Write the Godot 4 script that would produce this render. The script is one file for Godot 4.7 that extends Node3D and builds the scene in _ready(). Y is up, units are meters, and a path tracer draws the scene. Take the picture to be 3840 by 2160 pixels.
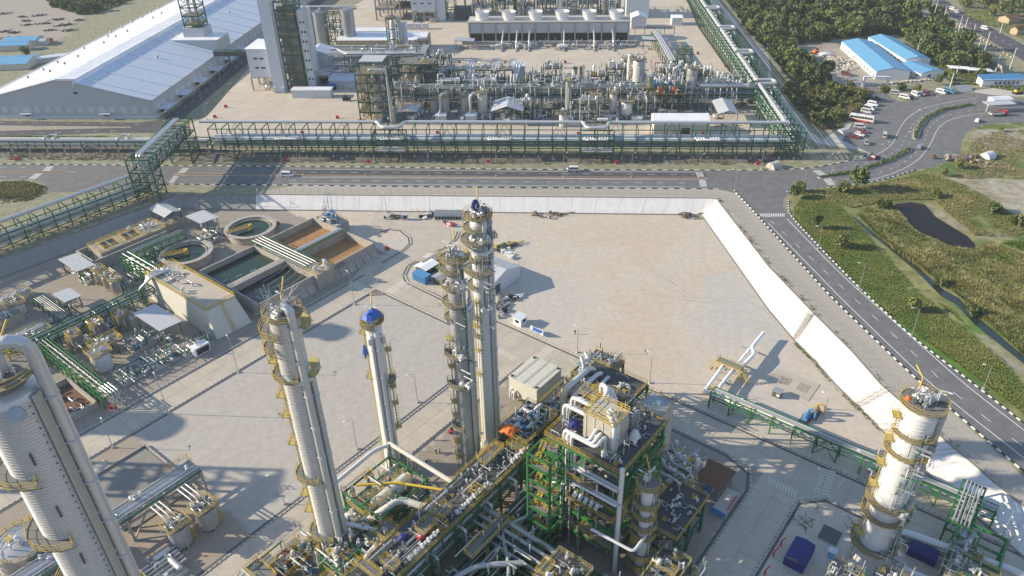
extends Node3D
const NY := 0.88846
const FY := -0.07325
const HE := 4.0
const HF := 5.0
var rng := RandomNumberGenerator.new()
var M := {}
var ubox: ArrayMesh
var ucyl: ArrayMesh
var taken := {}
var lib := {}
var tex := {}

class MB:
	var v := PackedVector3Array()
	var n := PackedVector3Array()
	var c := PackedColorArray()
	var cc := Color.WHITE
	var usec := false
	func tri(a: Vector3,b: Vector3,d: Vector3) -> void:
		var q := (d - a).cross(b - a).normalized()
		v.append(a); v.append(b); v.append(d)
		n.append(q); n.append(q); n.append(q)
		if usec:
			c.append(cc); c.append(cc); c.append(cc)
	func trin(a: Vector3,b: Vector3,d: Vector3,na: Vector3,nb: Vector3,nd: Vector3) -> void:
		v.append(a); v.append(b); v.append(d)
		n.append(na); n.append(nb); n.append(nd)
		if usec:
			c.append(cc); c.append(cc); c.append(cc)
	func quad(a: Vector3,b: Vector3,d: Vector3,e: Vector3) -> void:
		tri(a,b,d); tri(a,d,e)
	func quadn(a: Vector3,b: Vector3,d: Vector3,e: Vector3,na: Vector3,nb: Vector3) -> void:
		trin(a,b,d,na,na,nb); trin(a,d,e,na,nb,nb)
	func box(o: Vector3,s: Vector3,b := Basis()) -> void:
		var x := b.x*s.x*0.5
		var y := b.y*s.y*0.5
		var z := b.z*s.z*0.5
		quad(o - x + y + z,o - x + y - z,o + x + y - z,o + x + y + z)
		quad(o - x - y - z,o - x - y + z,o + x - y + z,o + x - y - z)
		quad(o - x - y + z,o - x + y + z,o + x + y + z,o + x - y + z)
		quad(o + x - y - z,o + x + y - z,o - x + y - z,o - x - y - z)
		quad(o + x - y + z,o + x + y + z,o + x + y - z,o + x - y - z)
		quad(o - x - y - z,o - x + y - z,o - x + y + z,o - x - y + z)
	static func along(d: Vector3) -> Basis:
		var z := d.normalized()
		var up := Vector3.UP if absf(z.y) < 0.98 else Vector3.RIGHT
		var x := up.cross(z).normalized()
		return Basis(x,z.cross(x),z)
	func bar(p: Vector3,q: Vector3,w: float,h := -1.0) -> void:
		box((p + q)*0.5,Vector3(w,h if h > 0 else w,p.distance_to(q)),along(q - p))
	func cyl(p: Vector3,q: Vector3,r0: float,r1 := -1.0,sides := 8,caps := true) -> void:
		if r1 < 0: r1 = r0
		var b := along(q - p)
		var sl := (r0 - r1)/maxf(p.distance_to(q),0.001)
		for i in sides:
			var a0 := TAU*i/sides
			var a1 := TAU*(i + 1)/sides
			var d0 := b.x*cos(a0) + b.y*sin(a0)
			var d1 := b.x*cos(a1) + b.y*sin(a1)
			quadn(p + d0*r0,q + d0*r1,q + d1*r1,p + d1*r0,(d0 + b.z*sl).normalized(),(d1 + b.z*sl).normalized())
			if caps:
				if r1 > 0: tri(q,q + d1*r1,q + d0*r1)
				tri(p,p + d0*r0,p + d1*r0)
	func tube(p: Array,r: float,sides := 8) -> void:
		var k := p.size()
		var rings := []
		var nr := []
		var bx := Vector3.ZERO
		for i in k:
			var d: Vector3 = (p[mini(i + 1,k - 1)] - p[maxi(i - 1,0)]).normalized()
			if i == 0: bx = along(d).x
			else: bx = (bx - d*bx.dot(d)).normalized()
			var by := d.cross(bx)
			var ring := PackedVector3Array()
			var nn := PackedVector3Array()
			var rr := r
			if i > 0 and i < k - 1:
				var c1: float = clampf((p[i] - p[i - 1]).normalized().dot((p[i + 1] - p[i]).normalized()),-0.5,1)
				rr = r/sqrt((1 + c1)*0.5) if c1 < 0.85 else r
			for s in sides:
				var a := TAU*s/sides
				var e := bx*cos(a) + by*sin(a)
				nn.append(e); ring.append(p[i] + e*rr)
			rings.append(ring); nr.append(nn)
		for i in k - 1:
			for s in sides:
				var t := (s + 1) % sides
				quadn(rings[i][s],rings[i + 1][s],rings[i + 1][t],rings[i][t],nr[i][s],nr[i][t])
		for s in range(1,sides - 1):
			tri(rings[0][0],rings[0][s],rings[0][s + 1])
			tri(rings[k - 1][0],rings[k - 1][s + 1],rings[k - 1][s])
	func lathe(prof: Array,sides := 24,o := Vector3.ZERO,smooth := true) -> void:
		for i in prof.size() - 1:
			var p: Vector2 = prof[i]
			var q: Vector2 = prof[i + 1]
			var t := (q - p).normalized()
			for s in sides:
				var a0 := TAU*s/sides
				var a1 := TAU*(s + 1)/sides
				var e0 := Vector3(cos(a0),0,sin(a0))
				var e1 := Vector3(cos(a1),0,sin(a1))
				var n0 := (e0*t.y - Vector3.UP*t.x).normalized()
				var n1 := (e1*t.y - Vector3.UP*t.x).normalized()
				quadn(o + e1*p.x + Vector3.UP*p.y,o + e1*q.x + Vector3.UP*q.y,o + e0*q.x + Vector3.UP*q.y,o + e0*p.x + Vector3.UP*p.y,n1,n0)
	func arc(o: Vector3,r: float,a0: float,a1: float,w: float,h: float,seg := -1) -> void:
		var k := seg if seg > 0 else maxi(2,int(absf(a1 - a0)/0.3))
		for i in k:
			var b0 := lerpf(a0,a1,float(i)/k)
			var b1 := lerpf(a0,a1,float(i + 1)/k)
			var e0 := Vector3(cos(b0),0,sin(b0))
			var e1 := Vector3(cos(b1),0,sin(b1))
			var up := Vector3.UP*h
			var i0 := o + e0*(r - w); var i1 := o + e1*(r - w); var o0 := o + e0*r; var o1 := o + e1*r
			quad(i0 + up,i1 + up,o1 + up,o0 + up)
			quad(o0,o0 + up,o1 + up,o1)
			quad(i1,i1 + up,i0 + up,i0)
			quad(i0,o0,o1,i1)
	func prism(pts: Array,y0: float,y1: float) -> void:
		var p2 := PackedVector2Array()
		for p in pts: p2.append(Vector2(p.x,p.y) if p is Vector2 else Vector2(p.x,p.z))
		if Geometry2D.is_polygon_clockwise(p2): p2.reverse()
		var t := Geometry2D.triangulate_polygon(p2)
		for i in range(0,t.size(),3):
			var q := []
			for k in 3: q.append(Vector3(p2[t[i + k]].x,y1,p2[t[i + k]].y))
			if (q[2] - q[0]).cross(q[1] - q[0]).y > 0: tri(q[0],q[1],q[2])
			else: tri(q[0],q[2],q[1])
		if y0 < y1:
			for i in p2.size():
				var a := p2[i]
				var b := p2[(i + 1) % p2.size()]
				quad(Vector3(a.x,y0,a.y),Vector3(b.x,y0,b.y),Vector3(b.x,y1,b.y),Vector3(a.x,y1,a.y))
	func strip(l: Array,r: Array) -> void:
		for i in l.size() - 1: quad(l[i],l[i + 1],r[i + 1],r[i])
	func mesh() -> ArrayMesh:
		var a := []
		a.resize(Mesh.ARRAY_MAX)
		a[Mesh.ARRAY_VERTEX] = v
		a[Mesh.ARRAY_NORMAL] = n
		if usec: a[Mesh.ARRAY_COLOR] = c
		var m := ArrayMesh.new()
		m.add_surface_from_arrays(Mesh.PRIMITIVE_TRIANGLES,a)
		return m

func N(a: float,b: float,y := 0.0) -> Vector3:
	return Vector3(a*cos(NY) + b*sin(NY),y,-a*sin(NY) + b*cos(NY))
func FR(x: float,z: float,y := HF) -> Vector3:
	return Vector3(x*cos(FY) + z*sin(FY),y,-x*sin(FY) + z*cos(FY))
func V(x: float,y: float,z: float) -> Vector3: return Vector3(x,y,z)
func bend(p: Array,r: float,k := 4) -> Array:
	var o := [p[0]]
	for i in range(1,p.size() - 1):
		var a: Vector3 = p[i] + (p[i - 1] - p[i]).normalized()*minf(r,p[i].distance_to(p[i - 1])*0.49)
		var b: Vector3 = p[i] + (p[i + 1] - p[i]).normalized()*minf(r,p[i].distance_to(p[i + 1])*0.49)
		for j in k + 1:
			var t := float(j)/k
			o.append(a.lerp(p[i],t).lerp(p[i].lerp(b,t),t))
	o.append(p[-1])
	return o

func called(s: String) -> String:
	var k: int = taken.get(s,0)
	taken[s] = k + 1
	return s if k == 0 else "%s_%03d" % [s,k]
func tag(o: Node3D,label: String,category: String,group := "") -> Node3D:
	o.set_meta("label",label)
	o.set_meta("category",category)
	if group: o.set_meta("group",group)
	return o
func thing(s: String,label: String,category: String,at := Vector3.ZERO,turn := 0.0,group := "") -> Node3D:
	var o := Node3D.new()
	o.name = called(s)
	add_child(o)
	o.position = at
	o.rotation.y = turn
	return tag(o,label,category,group)
func put(par: Node,s: String,mesh: Mesh,m: Material,tr := Transform3D(),label := "") -> MeshInstance3D:
	var o := MeshInstance3D.new()
	o.mesh = mesh
	o.material_override = m
	o.transform = tr
	if par == self: o.name = called(s)
	else:
		var k := "%d/%s" % [par.get_instance_id(),s]
		var c: int = taken.get(k,0)
		taken[k] = c + 1
		o.name = s if c == 0 else "%s_%03d" % [s,c]
	par.add_child(o,true)
	if label: o.set_meta("label",label)
	return o
func part(par: Node,s: String,b: MB,m: Material,label := "") -> MeshInstance3D:
	return put(par,s,b.mesh(),m,Transform3D(),label)
func pbar(par: Node,s: String,p: Vector3,q: Vector3,w: float,m: Material,h := -1.0) -> MeshInstance3D:
	var b := MB.along(q - p)
	return put(par,s,ubox,m,Transform3D(Basis(b.x*w,b.y*(h if h > 0 else w),b.z*p.distance_to(q)),(p + q)*0.5))
func pbox(par: Node,s: String,o: Vector3,z: Vector3,m: Material,label := "") -> MeshInstance3D:
	return put(par,s,ubox,m,Transform3D(Basis.from_scale(z),o),label)
func pcyl(par: Node,s: String,p: Vector3,q: Vector3,r: float,m: Material) -> MeshInstance3D:
	var b := MB.along(q - p)
	return put(par,s,ucyl,m,Transform3D(Basis(b.x*r,b.y*r,b.z*p.distance_to(q)),(p + q)*0.5))
func ppipe(par: Node,s: String,pts: Array,r: float,m: Material,sides := 8,br := -1.0) -> MeshInstance3D:
	var b := MB.new()
	b.tube(bend(pts,br if br > 0 else r*3.0) if pts.size() > 2 else pts,r,sides)
	return part(par,s,b,m)
func struct(s: String,b: MB,m: Material) -> MeshInstance3D:
	var o := part(self,s,b,m)
	o.set_meta("kind","structure")
	return o
func dup(o: Node3D,at: Vector3,turn: float,label := "",sc := Vector3.ONE) -> Node3D:
	var d: Node3D = o.duplicate()
	var s := String(o.name)
	var rx := RegEx.create_from_string("_[0-9]{3}$")
	d.name = called(rx.sub(s,""))
	add_child(d)
	d.transform = Transform3D(Basis(Vector3.UP,turn).scaled_local(sc),at)
	if label: d.set_meta("label",label)
	return d
const ORD := ["","first","second","third","fourth","fifth","sixth","seventh","eighth","ninth","tenth","eleventh","twelfth","thirteenth","fourteenth","fifteenth","sixteenth","seventeenth","eighteenth","nineteenth","twentieth"]
func nth(i: int) -> String:
	if i <= 20: return ORD[i]
	var t: String = ["","","twenty","thirty","forty","fifty","sixty","seventy","eighty","ninety"][i/10]
	return t + "-" + ORD[i % 10] if i % 10 else t.trim_suffix("y") + "ieth"

func noise_tex(f: float,oct: int,a: Color,b: Color,gain := 0.6,size := 512,seed_ := 1,mid := Color(0,0,0,0)) -> NoiseTexture2D:
	var n := FastNoiseLite.new()
	n.noise_type = FastNoiseLite.TYPE_SIMPLEX_SMOOTH
	n.frequency = f
	n.fractal_octaves = oct
	n.fractal_gain = gain
	n.seed = seed_
	var t := NoiseTexture2D.new()
	t.width = size; t.height = size
	t.seamless = true
	t.noise = n
	var g := Gradient.new()
	g.set_color(0,a.linear_to_srgb()); g.set_color(1,b.linear_to_srgb())
	g.set_offset(0,0.2); g.set_offset(1,0.8)
	if mid.a > 0: g.add_point(0.5,mid.linear_to_srgb())
	t.color_ramp = g
	return t
func grey(x: float) -> Color: return Color(x,x,x)
func mat(s: String,col: Color,rough := 0.7,metal := 0.0,t = null,sc := 0.1,vc := false) -> StandardMaterial3D:
	var m := StandardMaterial3D.new()
	m.resource_name = s
	m.albedo_color = col.linear_to_srgb()
	m.roughness = rough
	m.metallic = metal
	if t:
		m.albedo_texture = t
		m.uv1_triplanar = true
		m.uv1_world_triplanar = true
		m.uv1_scale = Vector3.ONE*sc
	m.vertex_color_use_as_albedo = vc
	M[s] = m
	return m
func C(r: float,g: float,b: float) -> Color: return Color(r,g,b)
func materials() -> void:
	tex.wear = noise_tex(0.012,6,grey(0.84),grey(1.0),0.62,1024,3)
	tex.fine = noise_tex(0.03,5,grey(0.8),grey(1.0),0.7,512,5)
	tex.blot = noise_tex(0.004,8,grey(0.84),grey(1.0),0.7,1024,9)
	tex.grass = noise_tex(0.012,7,C(0.6,0.63,0.55),C(1.0,1.0,1.0),0.7,1024,11)
	tex.soil = noise_tex(0.012,7,grey(0.6),grey(1.0),0.66,1024,13)
	tex.mottle = noise_tex(0.014,8,grey(0.84),grey(1.0),0.78,1024,21)
	tex.road = noise_tex(0.006,8,grey(0.72),grey(1.0),0.74,1024,23)
	tex.streak = noise_tex(0.006,8,grey(0.7),grey(1.0),0.72,1024,25)
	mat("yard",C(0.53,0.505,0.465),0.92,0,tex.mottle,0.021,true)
	mat("slab",C(0.47,0.42,0.345),0.9,0,tex.blot,0.03)
	mat("far_slab",C(0.52,0.455,0.37),0.9,0,tex.blot,0.02)
	mat("track",C(0.46,0.405,0.335),0.9,0,tex.mottle,0.05)
	mat("pale_concrete",C(0.74,0.72,0.69),0.9,0,tex.blot,0.05,true)
	mat("concrete",C(0.41,0.385,0.34),0.9,0,tex.streak,0.07)
	mat("stained_shaded_concrete",C(0.3,0.29,0.27),0.9,0,tex.streak,0.06)  # grey of dirt stains, with shade mixed into the colour
	mat("dark_concrete",C(0.25,0.24,0.22),0.9,0,tex.blot,0.08)
	mat("kerb",C(0.5,0.47,0.42),0.9,0,tex.fine,0.2)
	mat("black_paint",C(0.03,0.03,0.03),0.8)
	mat("white_paint",C(0.75,0.75,0.73),0.8,0,tex.wear,0.3)
	mat("faded_paint",C(0.62,0.58,0.5),0.9,0,tex.wear,0.3)
	mat("asphalt",C(0.17,0.17,0.172),0.9,0,tex.road,0.03)
	mat("fresh_asphalt",C(0.085,0.087,0.094),0.9,0,tex.road,0.04)
	mat("gravel",C(0.4,0.36,0.3),0.95,0,tex.soil,0.06)
	mat("verge",C(0.4,0.365,0.31),0.95,0,tex.mottle,0.05)
	mat("brown_soil",C(0.23,0.13,0.07),0.95,0,tex.soil,0.08)
	mat("rubble",C(0.19,0.175,0.155),0.95,0,tex.soil,0.3)  # rock colour darkened to carry the shade under the pipe rack
	mat("terrain",C(1,1,1),0.95,0,tex.grass,0.015,true)
	mat("white_steel",C(0.66,0.67,0.67),0.45,0.0,tex.wear,0.15)
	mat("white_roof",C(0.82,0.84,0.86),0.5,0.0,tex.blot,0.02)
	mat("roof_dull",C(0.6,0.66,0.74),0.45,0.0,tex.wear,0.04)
	mat("cladding",C(0.5,0.53,0.56),0.55,0.0,tex.wear,0.05)
	mat("clad_band",C(0.62,0.66,0.7),0.55,0.0,tex.wear,0.05)
	mat("blue_roof",C(0.17,0.42,0.64),0.5,0.0,tex.wear,0.05)
	mat("blue_roof_deep",C(0.06,0.22,0.42),0.5,0.0,tex.wear,0.05)
	mat("insulation",C(0.6,0.61,0.6),0.32,0.35,tex.wear,0.12)
	mat("dull_insulation",C(0.4,0.42,0.42),0.42,0.3,tex.wear,0.12)
	mat("bare_steel",C(0.4,0.42,0.44),0.4,0.6,tex.wear,0.2)
	mat("galvanised",C(0.36,0.38,0.38),0.5,0.3,tex.fine,0.4)
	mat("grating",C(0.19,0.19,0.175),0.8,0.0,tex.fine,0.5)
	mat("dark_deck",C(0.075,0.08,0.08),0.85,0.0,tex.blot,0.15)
	mat("green_steel",C(0.026,0.125,0.06),0.55,0.0,tex.fine,0.3)
	mat("bright_green",C(0.03,0.17,0.045),0.55,0.0,tex.fine,0.3)
	mat("yellow",C(0.62,0.44,0.05),0.6,0.0,tex.fine,0.3)
	mat("pale_yellow",C(0.5,0.42,0.16),0.7,0.0,tex.fine,0.3)
	mat("red",C(0.5,0.03,0.035),0.5)
	mat("orange",C(0.75,0.17,0.03),0.7,0,tex.fine,0.4)
	mat("ochre",C(0.42,0.27,0.1),0.6,0,tex.fine,0.3)
	mat("blue_tarp",C(0.03,0.13,0.5),0.6,0,tex.fine,0.3)
	mat("dark_blue",C(0.015,0.025,0.17),0.7,0,tex.fine,0.3)
	mat("blue_box",C(0.08,0.25,0.5),0.6,0,tex.fine,0.3)
	mat("dark",C(0.03,0.032,0.035),0.8)
	mat("shadow_grey",C(0.1,0.105,0.11),0.8,0,tex.fine,0.3)
	mat("rust",C(0.19,0.1,0.06),0.9,0,tex.soil,0.2)
	mat("sludge",C(0.37,0.2,0.085),0.9,0,tex.streak,0.05)
	mat("tan_wall",C(0.46,0.37,0.24),0.85,0,tex.wear,0.06)
	mat("cream_wall",C(0.58,0.57,0.5),0.8,0,tex.wear,0.06)
	mat("beige_panel",C(0.46,0.44,0.37),0.7,0,tex.wear,0.06)
	mat("glass",C(0.03,0.04,0.05),0.12)
	mat("tyre",C(0.02,0.02,0.02),0.9)
	mat("leaf",C(1,1,1),0.7,0,null,1,true)
	mat("bark",C(0.14,0.1,0.07),0.9)
	mat("lamp_white",C(0.75,0.75,0.75),0.4)
	mat("silver_roof",C(0.55,0.56,0.56),0.45,0.2,tex.wear,0.1)
	mat("skin",C(0.3,0.18,0.12),0.7)
	mat("pond_water",C(0.016,0.014,0.014),0.12)
	mat("green_water",C(0.018,0.04,0.024),0.1)
	mat("murky_water",C(0.02,0.032,0.03),0.1)
	mat("scrap",C(0.16,0.15,0.14),0.8,0,tex.soil,0.4)
	for k in ["leaf"]: M[k].backlight = Color(0.12,0.16,0.04)
	M.pond_water.metallic_specular = 0.2
	var rip := noise_tex(0.05,4,grey(0),grey(1),0.5,512,31)
	rip.color_ramp = null
	rip.as_normal_map = true
	rip.bump_strength = 2.0
	for w in ["pond_water","green_water","murky_water"]:
		M[w].normal_enabled = true
		M[w].normal_texture = rip
		M[w].normal_scale = 0.35
		M[w].uv1_triplanar = true
		M[w].uv1_world_triplanar = true
		M[w].uv1_scale = Vector3.ONE*0.12
	var b := MB.new()
	b.box(Vector3.ZERO,Vector3.ONE)
	ubox = b.mesh()
	b = MB.new()
	b.cyl(V(0,0,-0.5),V(0,0,0.5),1,1,10)
	ucyl = b.mesh()
func _ready() -> void:
	rng.seed = 20240
	var cam := Camera3D.new()
	cam.name = "camera"
	cam.fov = 41.81
	cam.far = 6000
	cam.near = 0.5
	add_child(cam)
	cam.transform = Transform3D(Basis(Vector3.RIGHT,-deg_to_rad(32.62)),V(0,135,0))
	cam.rotate_object_local(Vector3.BACK,-deg_to_rad(1.391))
	cam.current = true
	var we := WorldEnvironment.new()
	we.name = "surroundings"
	var e := Environment.new()
	e.background_mode = Environment.BG_SKY
	var sk := ProceduralSkyMaterial.new()
	sk.sky_top_color = Color(0.46,0.56,0.7)
	sk.sky_horizon_color = Color(0.8,0.81,0.81)
	sk.sky_curve = 0.12
	sk.ground_horizon_color = Color(0.6,0.6,0.58)
	sk.ground_bottom_color = Color(0.3,0.3,0.28)
	sk.sky_energy_multiplier = 1.0
	e.sky = Sky.new()
	e.sky.sky_material = sk
	e.tonemap_mode = Environment.TONE_MAPPER_LINEAR
	e.tonemap_exposure = 1.6
	e.fog_enabled = true
	e.fog_density = 0.00011
	e.fog_light_color = Color(0.8,0.84,0.88)
	e.sdfgi_enabled = true
	e.ssao_enabled = true
	e.ssil_enabled = true
	we.environment = e
	add_child(we)
	var sun := DirectionalLight3D.new()
	sun.name = "sun"
	sun.light_energy = 1.6
	sun.light_color = Color(1.0,0.935,0.83)
	sun.light_angular_distance = 0.5
	sun.shadow_enabled = true
	var az := deg_to_rad(4.8)
	var el := deg_to_rad(22.5)
	add_child(sun)
	sun.look_at_from_position(V(0,300,0),V(0,300,0) + V(cos(az)*cos(el),-sin(el),sin(az)*cos(el)))
	materials()
	ground()
	roads()
	prototypes()
	greenery()
	vehicles()
	street_furniture()
	warehouse()
	far_plant()
	boundary_racks()
	water_works()
	yard_things()
	near_columns()
	near_plant()
	right_side()
func sheet(s: String,pts: Array,y: float,m: Material,thick := 0.0) -> MeshInstance3D:
	var b := MB.new()
	b.prism(pts,y - thick,y)
	return struct(s,b,m)
func field(s: String,x0: float,x1: float,z0: float,z1: float,y: float,step: float,m: Material,tint: Callable,inside = null) -> MeshInstance3D:
	var b := MB.new()
	var nx := int((x1 - x0)/step)
	var nz := int((z1 - z0)/step)
	var cols := []
	for i in nx + 1:
		for k in nz + 1: cols.append(tint.call(x0 + i*step,z0 + k*step))
	for i in nx:
		for k in nz:
			var x := x0 + i*step
			var z := z0 + k*step
			if inside != null and not Geometry2D.is_point_in_polygon(Vector2(x + step*0.5,z + step*0.5),inside): continue
			var id := [[0,0],[1,0],[1,1],[0,0],[1,1],[0,1]]
			for q in id:
				var px: float = x + q[0]*step
				var pz: float = z + q[1]*step
				b.v.append(V(px,y,pz)); b.n.append(Vector3.UP)
				b.c.append(cols[(i + q[0])*(nz + 1) + k + q[1]])
	b.usec = true
	return struct(s,b,m)
func flat(pts: Array) -> PackedVector2Array:
	var o := PackedVector2Array()
	for p in pts: o.append(Vector2(p.x,p.z))
	return o
var rim := []
var foot := []
var meadow := PackedVector2Array()
func ground() -> void:
	rim = [V(-211.6,4,-198.3),V(-180,4,-231.4),V(-158,4,-254.8),V(-135.8,4,-280.9),V(-103.1,4,-280),V(0.9,4,-272.3),V(77.6,4,-266.5),V(80.7,4,-265.6),V(85.5,4,-214.7),V(90.7,4,-187.2),V(95,4,-167),V(96.9,4,-153.2),V(103.3,4,-132.6),V(108,4,-118.1),V(110.4,4,-111.3),V(117.8,4,-90.2)]
	foot = [V(-209.3,0,-192.4),V(-178.1,0,-225.2),V(-156.3,0,-248.3),V(-132,0,-276.3),V(-102.2,0,-273.9),V(0.7,0,-265.7),V(73.5,0,-260),V(73.9,0,-259.1),V(80.1,0,-194.4),V(82.8,0,-178.6),V(85.1,0,-169.3),V(87.4,0,-158.3),V(92.9,0,-137.6),V(100.8,0,-114.5),V(103.5,0,-107.5),V(113.3,0,-81.3)]
	var big := FastNoiseLite.new()
	big.frequency = 0.016
	big.fractal_octaves = 4
	var fine := FastNoiseLite.new()
	fine.frequency = 0.09
	fine.fractal_octaves = 3
	var hole := rim + [V(400,HE,200),V(-400,HE,200)]
	var b := MB.new()
	var out := [V(-400,HE,200),V(-3000,HE,200),V(-3000,HE,-4000),V(3000,HE,-4000),V(3000,HE,200),V(400,HE,200)]
	var ring := out.duplicate()
	for i in range(rim.size() - 1,-1,-1): ring.append(rim[i])
	b.usec = true
	b.cc = C(0.30,0.29,0.2)
	b.prism(ring,HE,HE)
	struct("ground",b,M.terrain)
	b = MB.new()
	b.usec = true
	for i in range(4,rim.size() - 1):   # stained and streaked from the rim down
		var k := int(foot[i].distance_to(foot[i + 1])/1.1) + 1
		var dirt := 0.25 if i < 11 else 0.8
		for j in k:
			var s := clampf(fine.get_noise_2d(j*9.0,i*40.0) + 0.45,0,1)*dirt*(0.5 + rng.randf())
			for r in 4:
				var c := []
				for e in [[j,r],[j,r + 1],[j + 1,r + 1],[j + 1,r]]: c.append(foot[i].lerp(foot[i + 1],float(e[0])/k).lerp(rim[i].lerp(rim[i + 1],float(e[0])/k),e[1]/4.0))
				b.cc = C(1,1,1).lerp(C(0.5,0.47,0.42),clampf(s*[0.7,0.35,0.3,0.55][r],0,0.8))
				b.quad(c[0],c[1],c[2],c[3])
	struct("embankment_lining",b,M.pale_concrete)
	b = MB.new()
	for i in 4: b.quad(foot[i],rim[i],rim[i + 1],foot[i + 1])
	struct("grey_lining",b,M.stained_shaded_concrete)  # left slope drawn darker for its dirt and its shade
	b = MB.new()
	for i in rim.size() - 1:   # gutter kerb at the foot and a low coping along the rim
		b.bar(foot[i] + V(0,0.1,0),foot[i + 1] + V(0,0.1,0),0.5,0.35)
		b.bar(rim[i] + V(0,0.02,0),rim[i + 1] + V(0,0.02,0),0.4,0.2)
	struct("embankment_coping",b,M.dark_concrete)
	b = MB.new()
	for i in range(3,rim.size() - 1):   # joints between the cast panels of the lining
		var len: float = foot[i].distance_to(foot[i + 1])
		var k := int(len/9.0)
		for j in k:
			var t := (j + 0.5)/k
			var p: Vector3 = foot[i].lerp(foot[i + 1],t)
			var q: Vector3 = rim[i].lerp(rim[i + 1],t)
			b.bar(p + V(0,0.0,0),q + V(0,0.0,0),0.09,0.05)
	struct("lining_joints",b,M.kerb)
	var grey_patch := [V(63.4,0,-215.1),V(72.2,0,-218.1),V(76.7,0,-214.5),V(79.8,0,-193.5),V(81.2,0,-178.5),V(76.2,0,-173.6),V(65.1,0,-183.2),V(60.7,0,-188.2),V(60,0,-196.2),V(64.1,0,-202.8)]
	var gp := flat(grey_patch)
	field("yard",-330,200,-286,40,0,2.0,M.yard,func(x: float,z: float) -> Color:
		var t := clampf(0.5 + big.get_noise_2d(x,z)*1.1 + fine.get_noise_2d(x,z)*0.35,0,1)
		var c := C(1.0,0.93,0.83).lerp(C(1.02,0.87,0.71),0.75*smoothstep(0.45,0.9,t))
		c = c.lerp(C(0.95,0.92,0.87),smoothstep(0.42,0.1,t))
		if Geometry2D.is_point_in_polygon(Vector2(x,z),gp): c = c.lerp(C(0.9,0.92,0.9),0.8)
		var q := N(0,0).x
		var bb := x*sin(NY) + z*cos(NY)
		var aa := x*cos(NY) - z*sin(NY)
		if bb < -179 and aa < 155: c = c.lerp(C(0.52,0.48,0.43),0.88)
		elif bb < -115 and bb > -169 and aa < 50: c = c.lerp(C(0.55,0.48,0.41),0.85)
		elif bb < -115 and aa < 136: c = c.lerp(C(0.8,0.785,0.76),0.9)
		elif bb > -105 and bb < -34 and aa < 136: c = c.lerp(C(0.5,0.46,0.41),0.85)  # ground among the near racks painted darker as their shade
		return c)
	b = MB.new()   # tyre tracks and saw cuts on the open yard
	for i in 9:
		var p := N(rng.randf_range(152,225),rng.randf_range(-170,-60),0.012)
		var h := rng.randf()*TAU
		var w := rng.randf_range(-0.05,0.05)
		for s in rng.randi_range(8,26):
			var q := p + V(cos(h),0,sin(h))*2.0
			var n := V(-sin(h),0,cos(h))*0.9
			b.bar(p + n,q + n,0.3,0.006); b.bar(p - n,q - n,0.3,0.006)
			p = q; h += w
	struct("tyre_tracks",b,M.track)
	b = MB.new()
	for i in 9: b.bar(N(10 + i*14,-168,0.01),N(10 + i*14,-117,0.01),0.08,0.01)
	for i in 4: b.bar(N(0,-158 + i*12,0.01),N(131,-158 + i*12,0.01),0.08,0.01)
	struct("yard_joints",b,M.track)
	var strip := [V(-103.1,4,-280),V(0.9,4,-272.3),V(77.6,4,-266.5),V(80.7,4,-265.6),V(85.5,4,-214.7),V(90.7,4,-187.2),V(95,4,-167),V(96.9,4,-153.2),V(103.3,4,-132.6),V(108,4,-118.1),V(110.4,4,-111.3),V(117.8,4,-90.2),V(125.6,4,-101.2),V(115.4,4,-119.8),V(107.5,4,-151.7),V(107.1,4,-153.8),V(99,4,-193.7),V(93,4,-239.5),V(91,4,-262.3),V(89.7,4,-271.3),V(80.6,4,-274.8),V(1,4,-279.3),V(-88.7,4,-287.6),V(-103.7,4,-282.2)]
	sheet("verge",strip,HE + 0.008,M.verge)
	meadow = flat([V(108.5,4,-263.1),V(104.4,4,-248.8),V(109.6,4,-197.8),V(114.2,4,-172.4),V(120.5,4,-150.6),V(124.6,4,-135.5),V(128.8,4,-123.5),V(146.9,4,-111.1),V(243.5,4,-262.7),V(262.1,4,-341.7),V(224.4,4,-337.2),V(214.1,4,-331.9),V(203.1,4,-317),V(195,4,-303.1),V(177.8,4,-289.9),V(168.5,4,-287.8),V(153.3,4,-279.4),V(140.8,4,-275.1),V(117.7,4,-269.7),V(110.2,4,-267.7)])
	var pale := [flat([V(182.8,4,-266.1),V(185.9,4,-240.3),V(192.7,4,-223.4),V(226.4,4,-276),V(184.9,4,-278.2),V(177.3,4,-281.3)]),flat([V(158.5,4,-257.5),V(161.1,4,-255.7),V(163.8,4,-239.4),V(176.5,4,-229.9),V(167.2,4,-226.5),V(163,4,-232.5),V(158.8,4,-239.2),V(157.4,4,-247.1)]),flat([V(133,4,-174.2),V(135.3,4,-172.8),V(138.9,4,-159.9),V(139.8,4,-151.5),V(135.6,4,-154.4),V(133.2,4,-164.8)]),flat([V(211.7,4,-329.5),V(240,4,-332.7),V(251.8,4,-325.2),V(235.1,4,-298.4),V(225.4,4,-307.9),V(205.3,4,-310.7)])]
	var green := [flat([V(103.8,4,-247.8),V(107.2,4,-206.6),V(109.2,4,-186.7),V(114.6,4,-172.4),V(121.4,4,-152.2),V(126.2,4,-152.1),V(131.6,4,-172.3),V(124.3,4,-193.3),V(121.6,4,-209.2),V(123.7,4,-249.9),V(115.3,4,-262.7)]),flat([V(164.9,4,-225.7),V(178.6,4,-227.8),V(187.2,4,-214.7),V(168.8,4,-199),V(161.1,4,-210.7)]),flat([V(134.1,4,-188.5),V(139,4,-185.4),V(141.9,4,-165.1),V(139.2,4,-160.5),V(134,4,-176.1)])]
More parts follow.
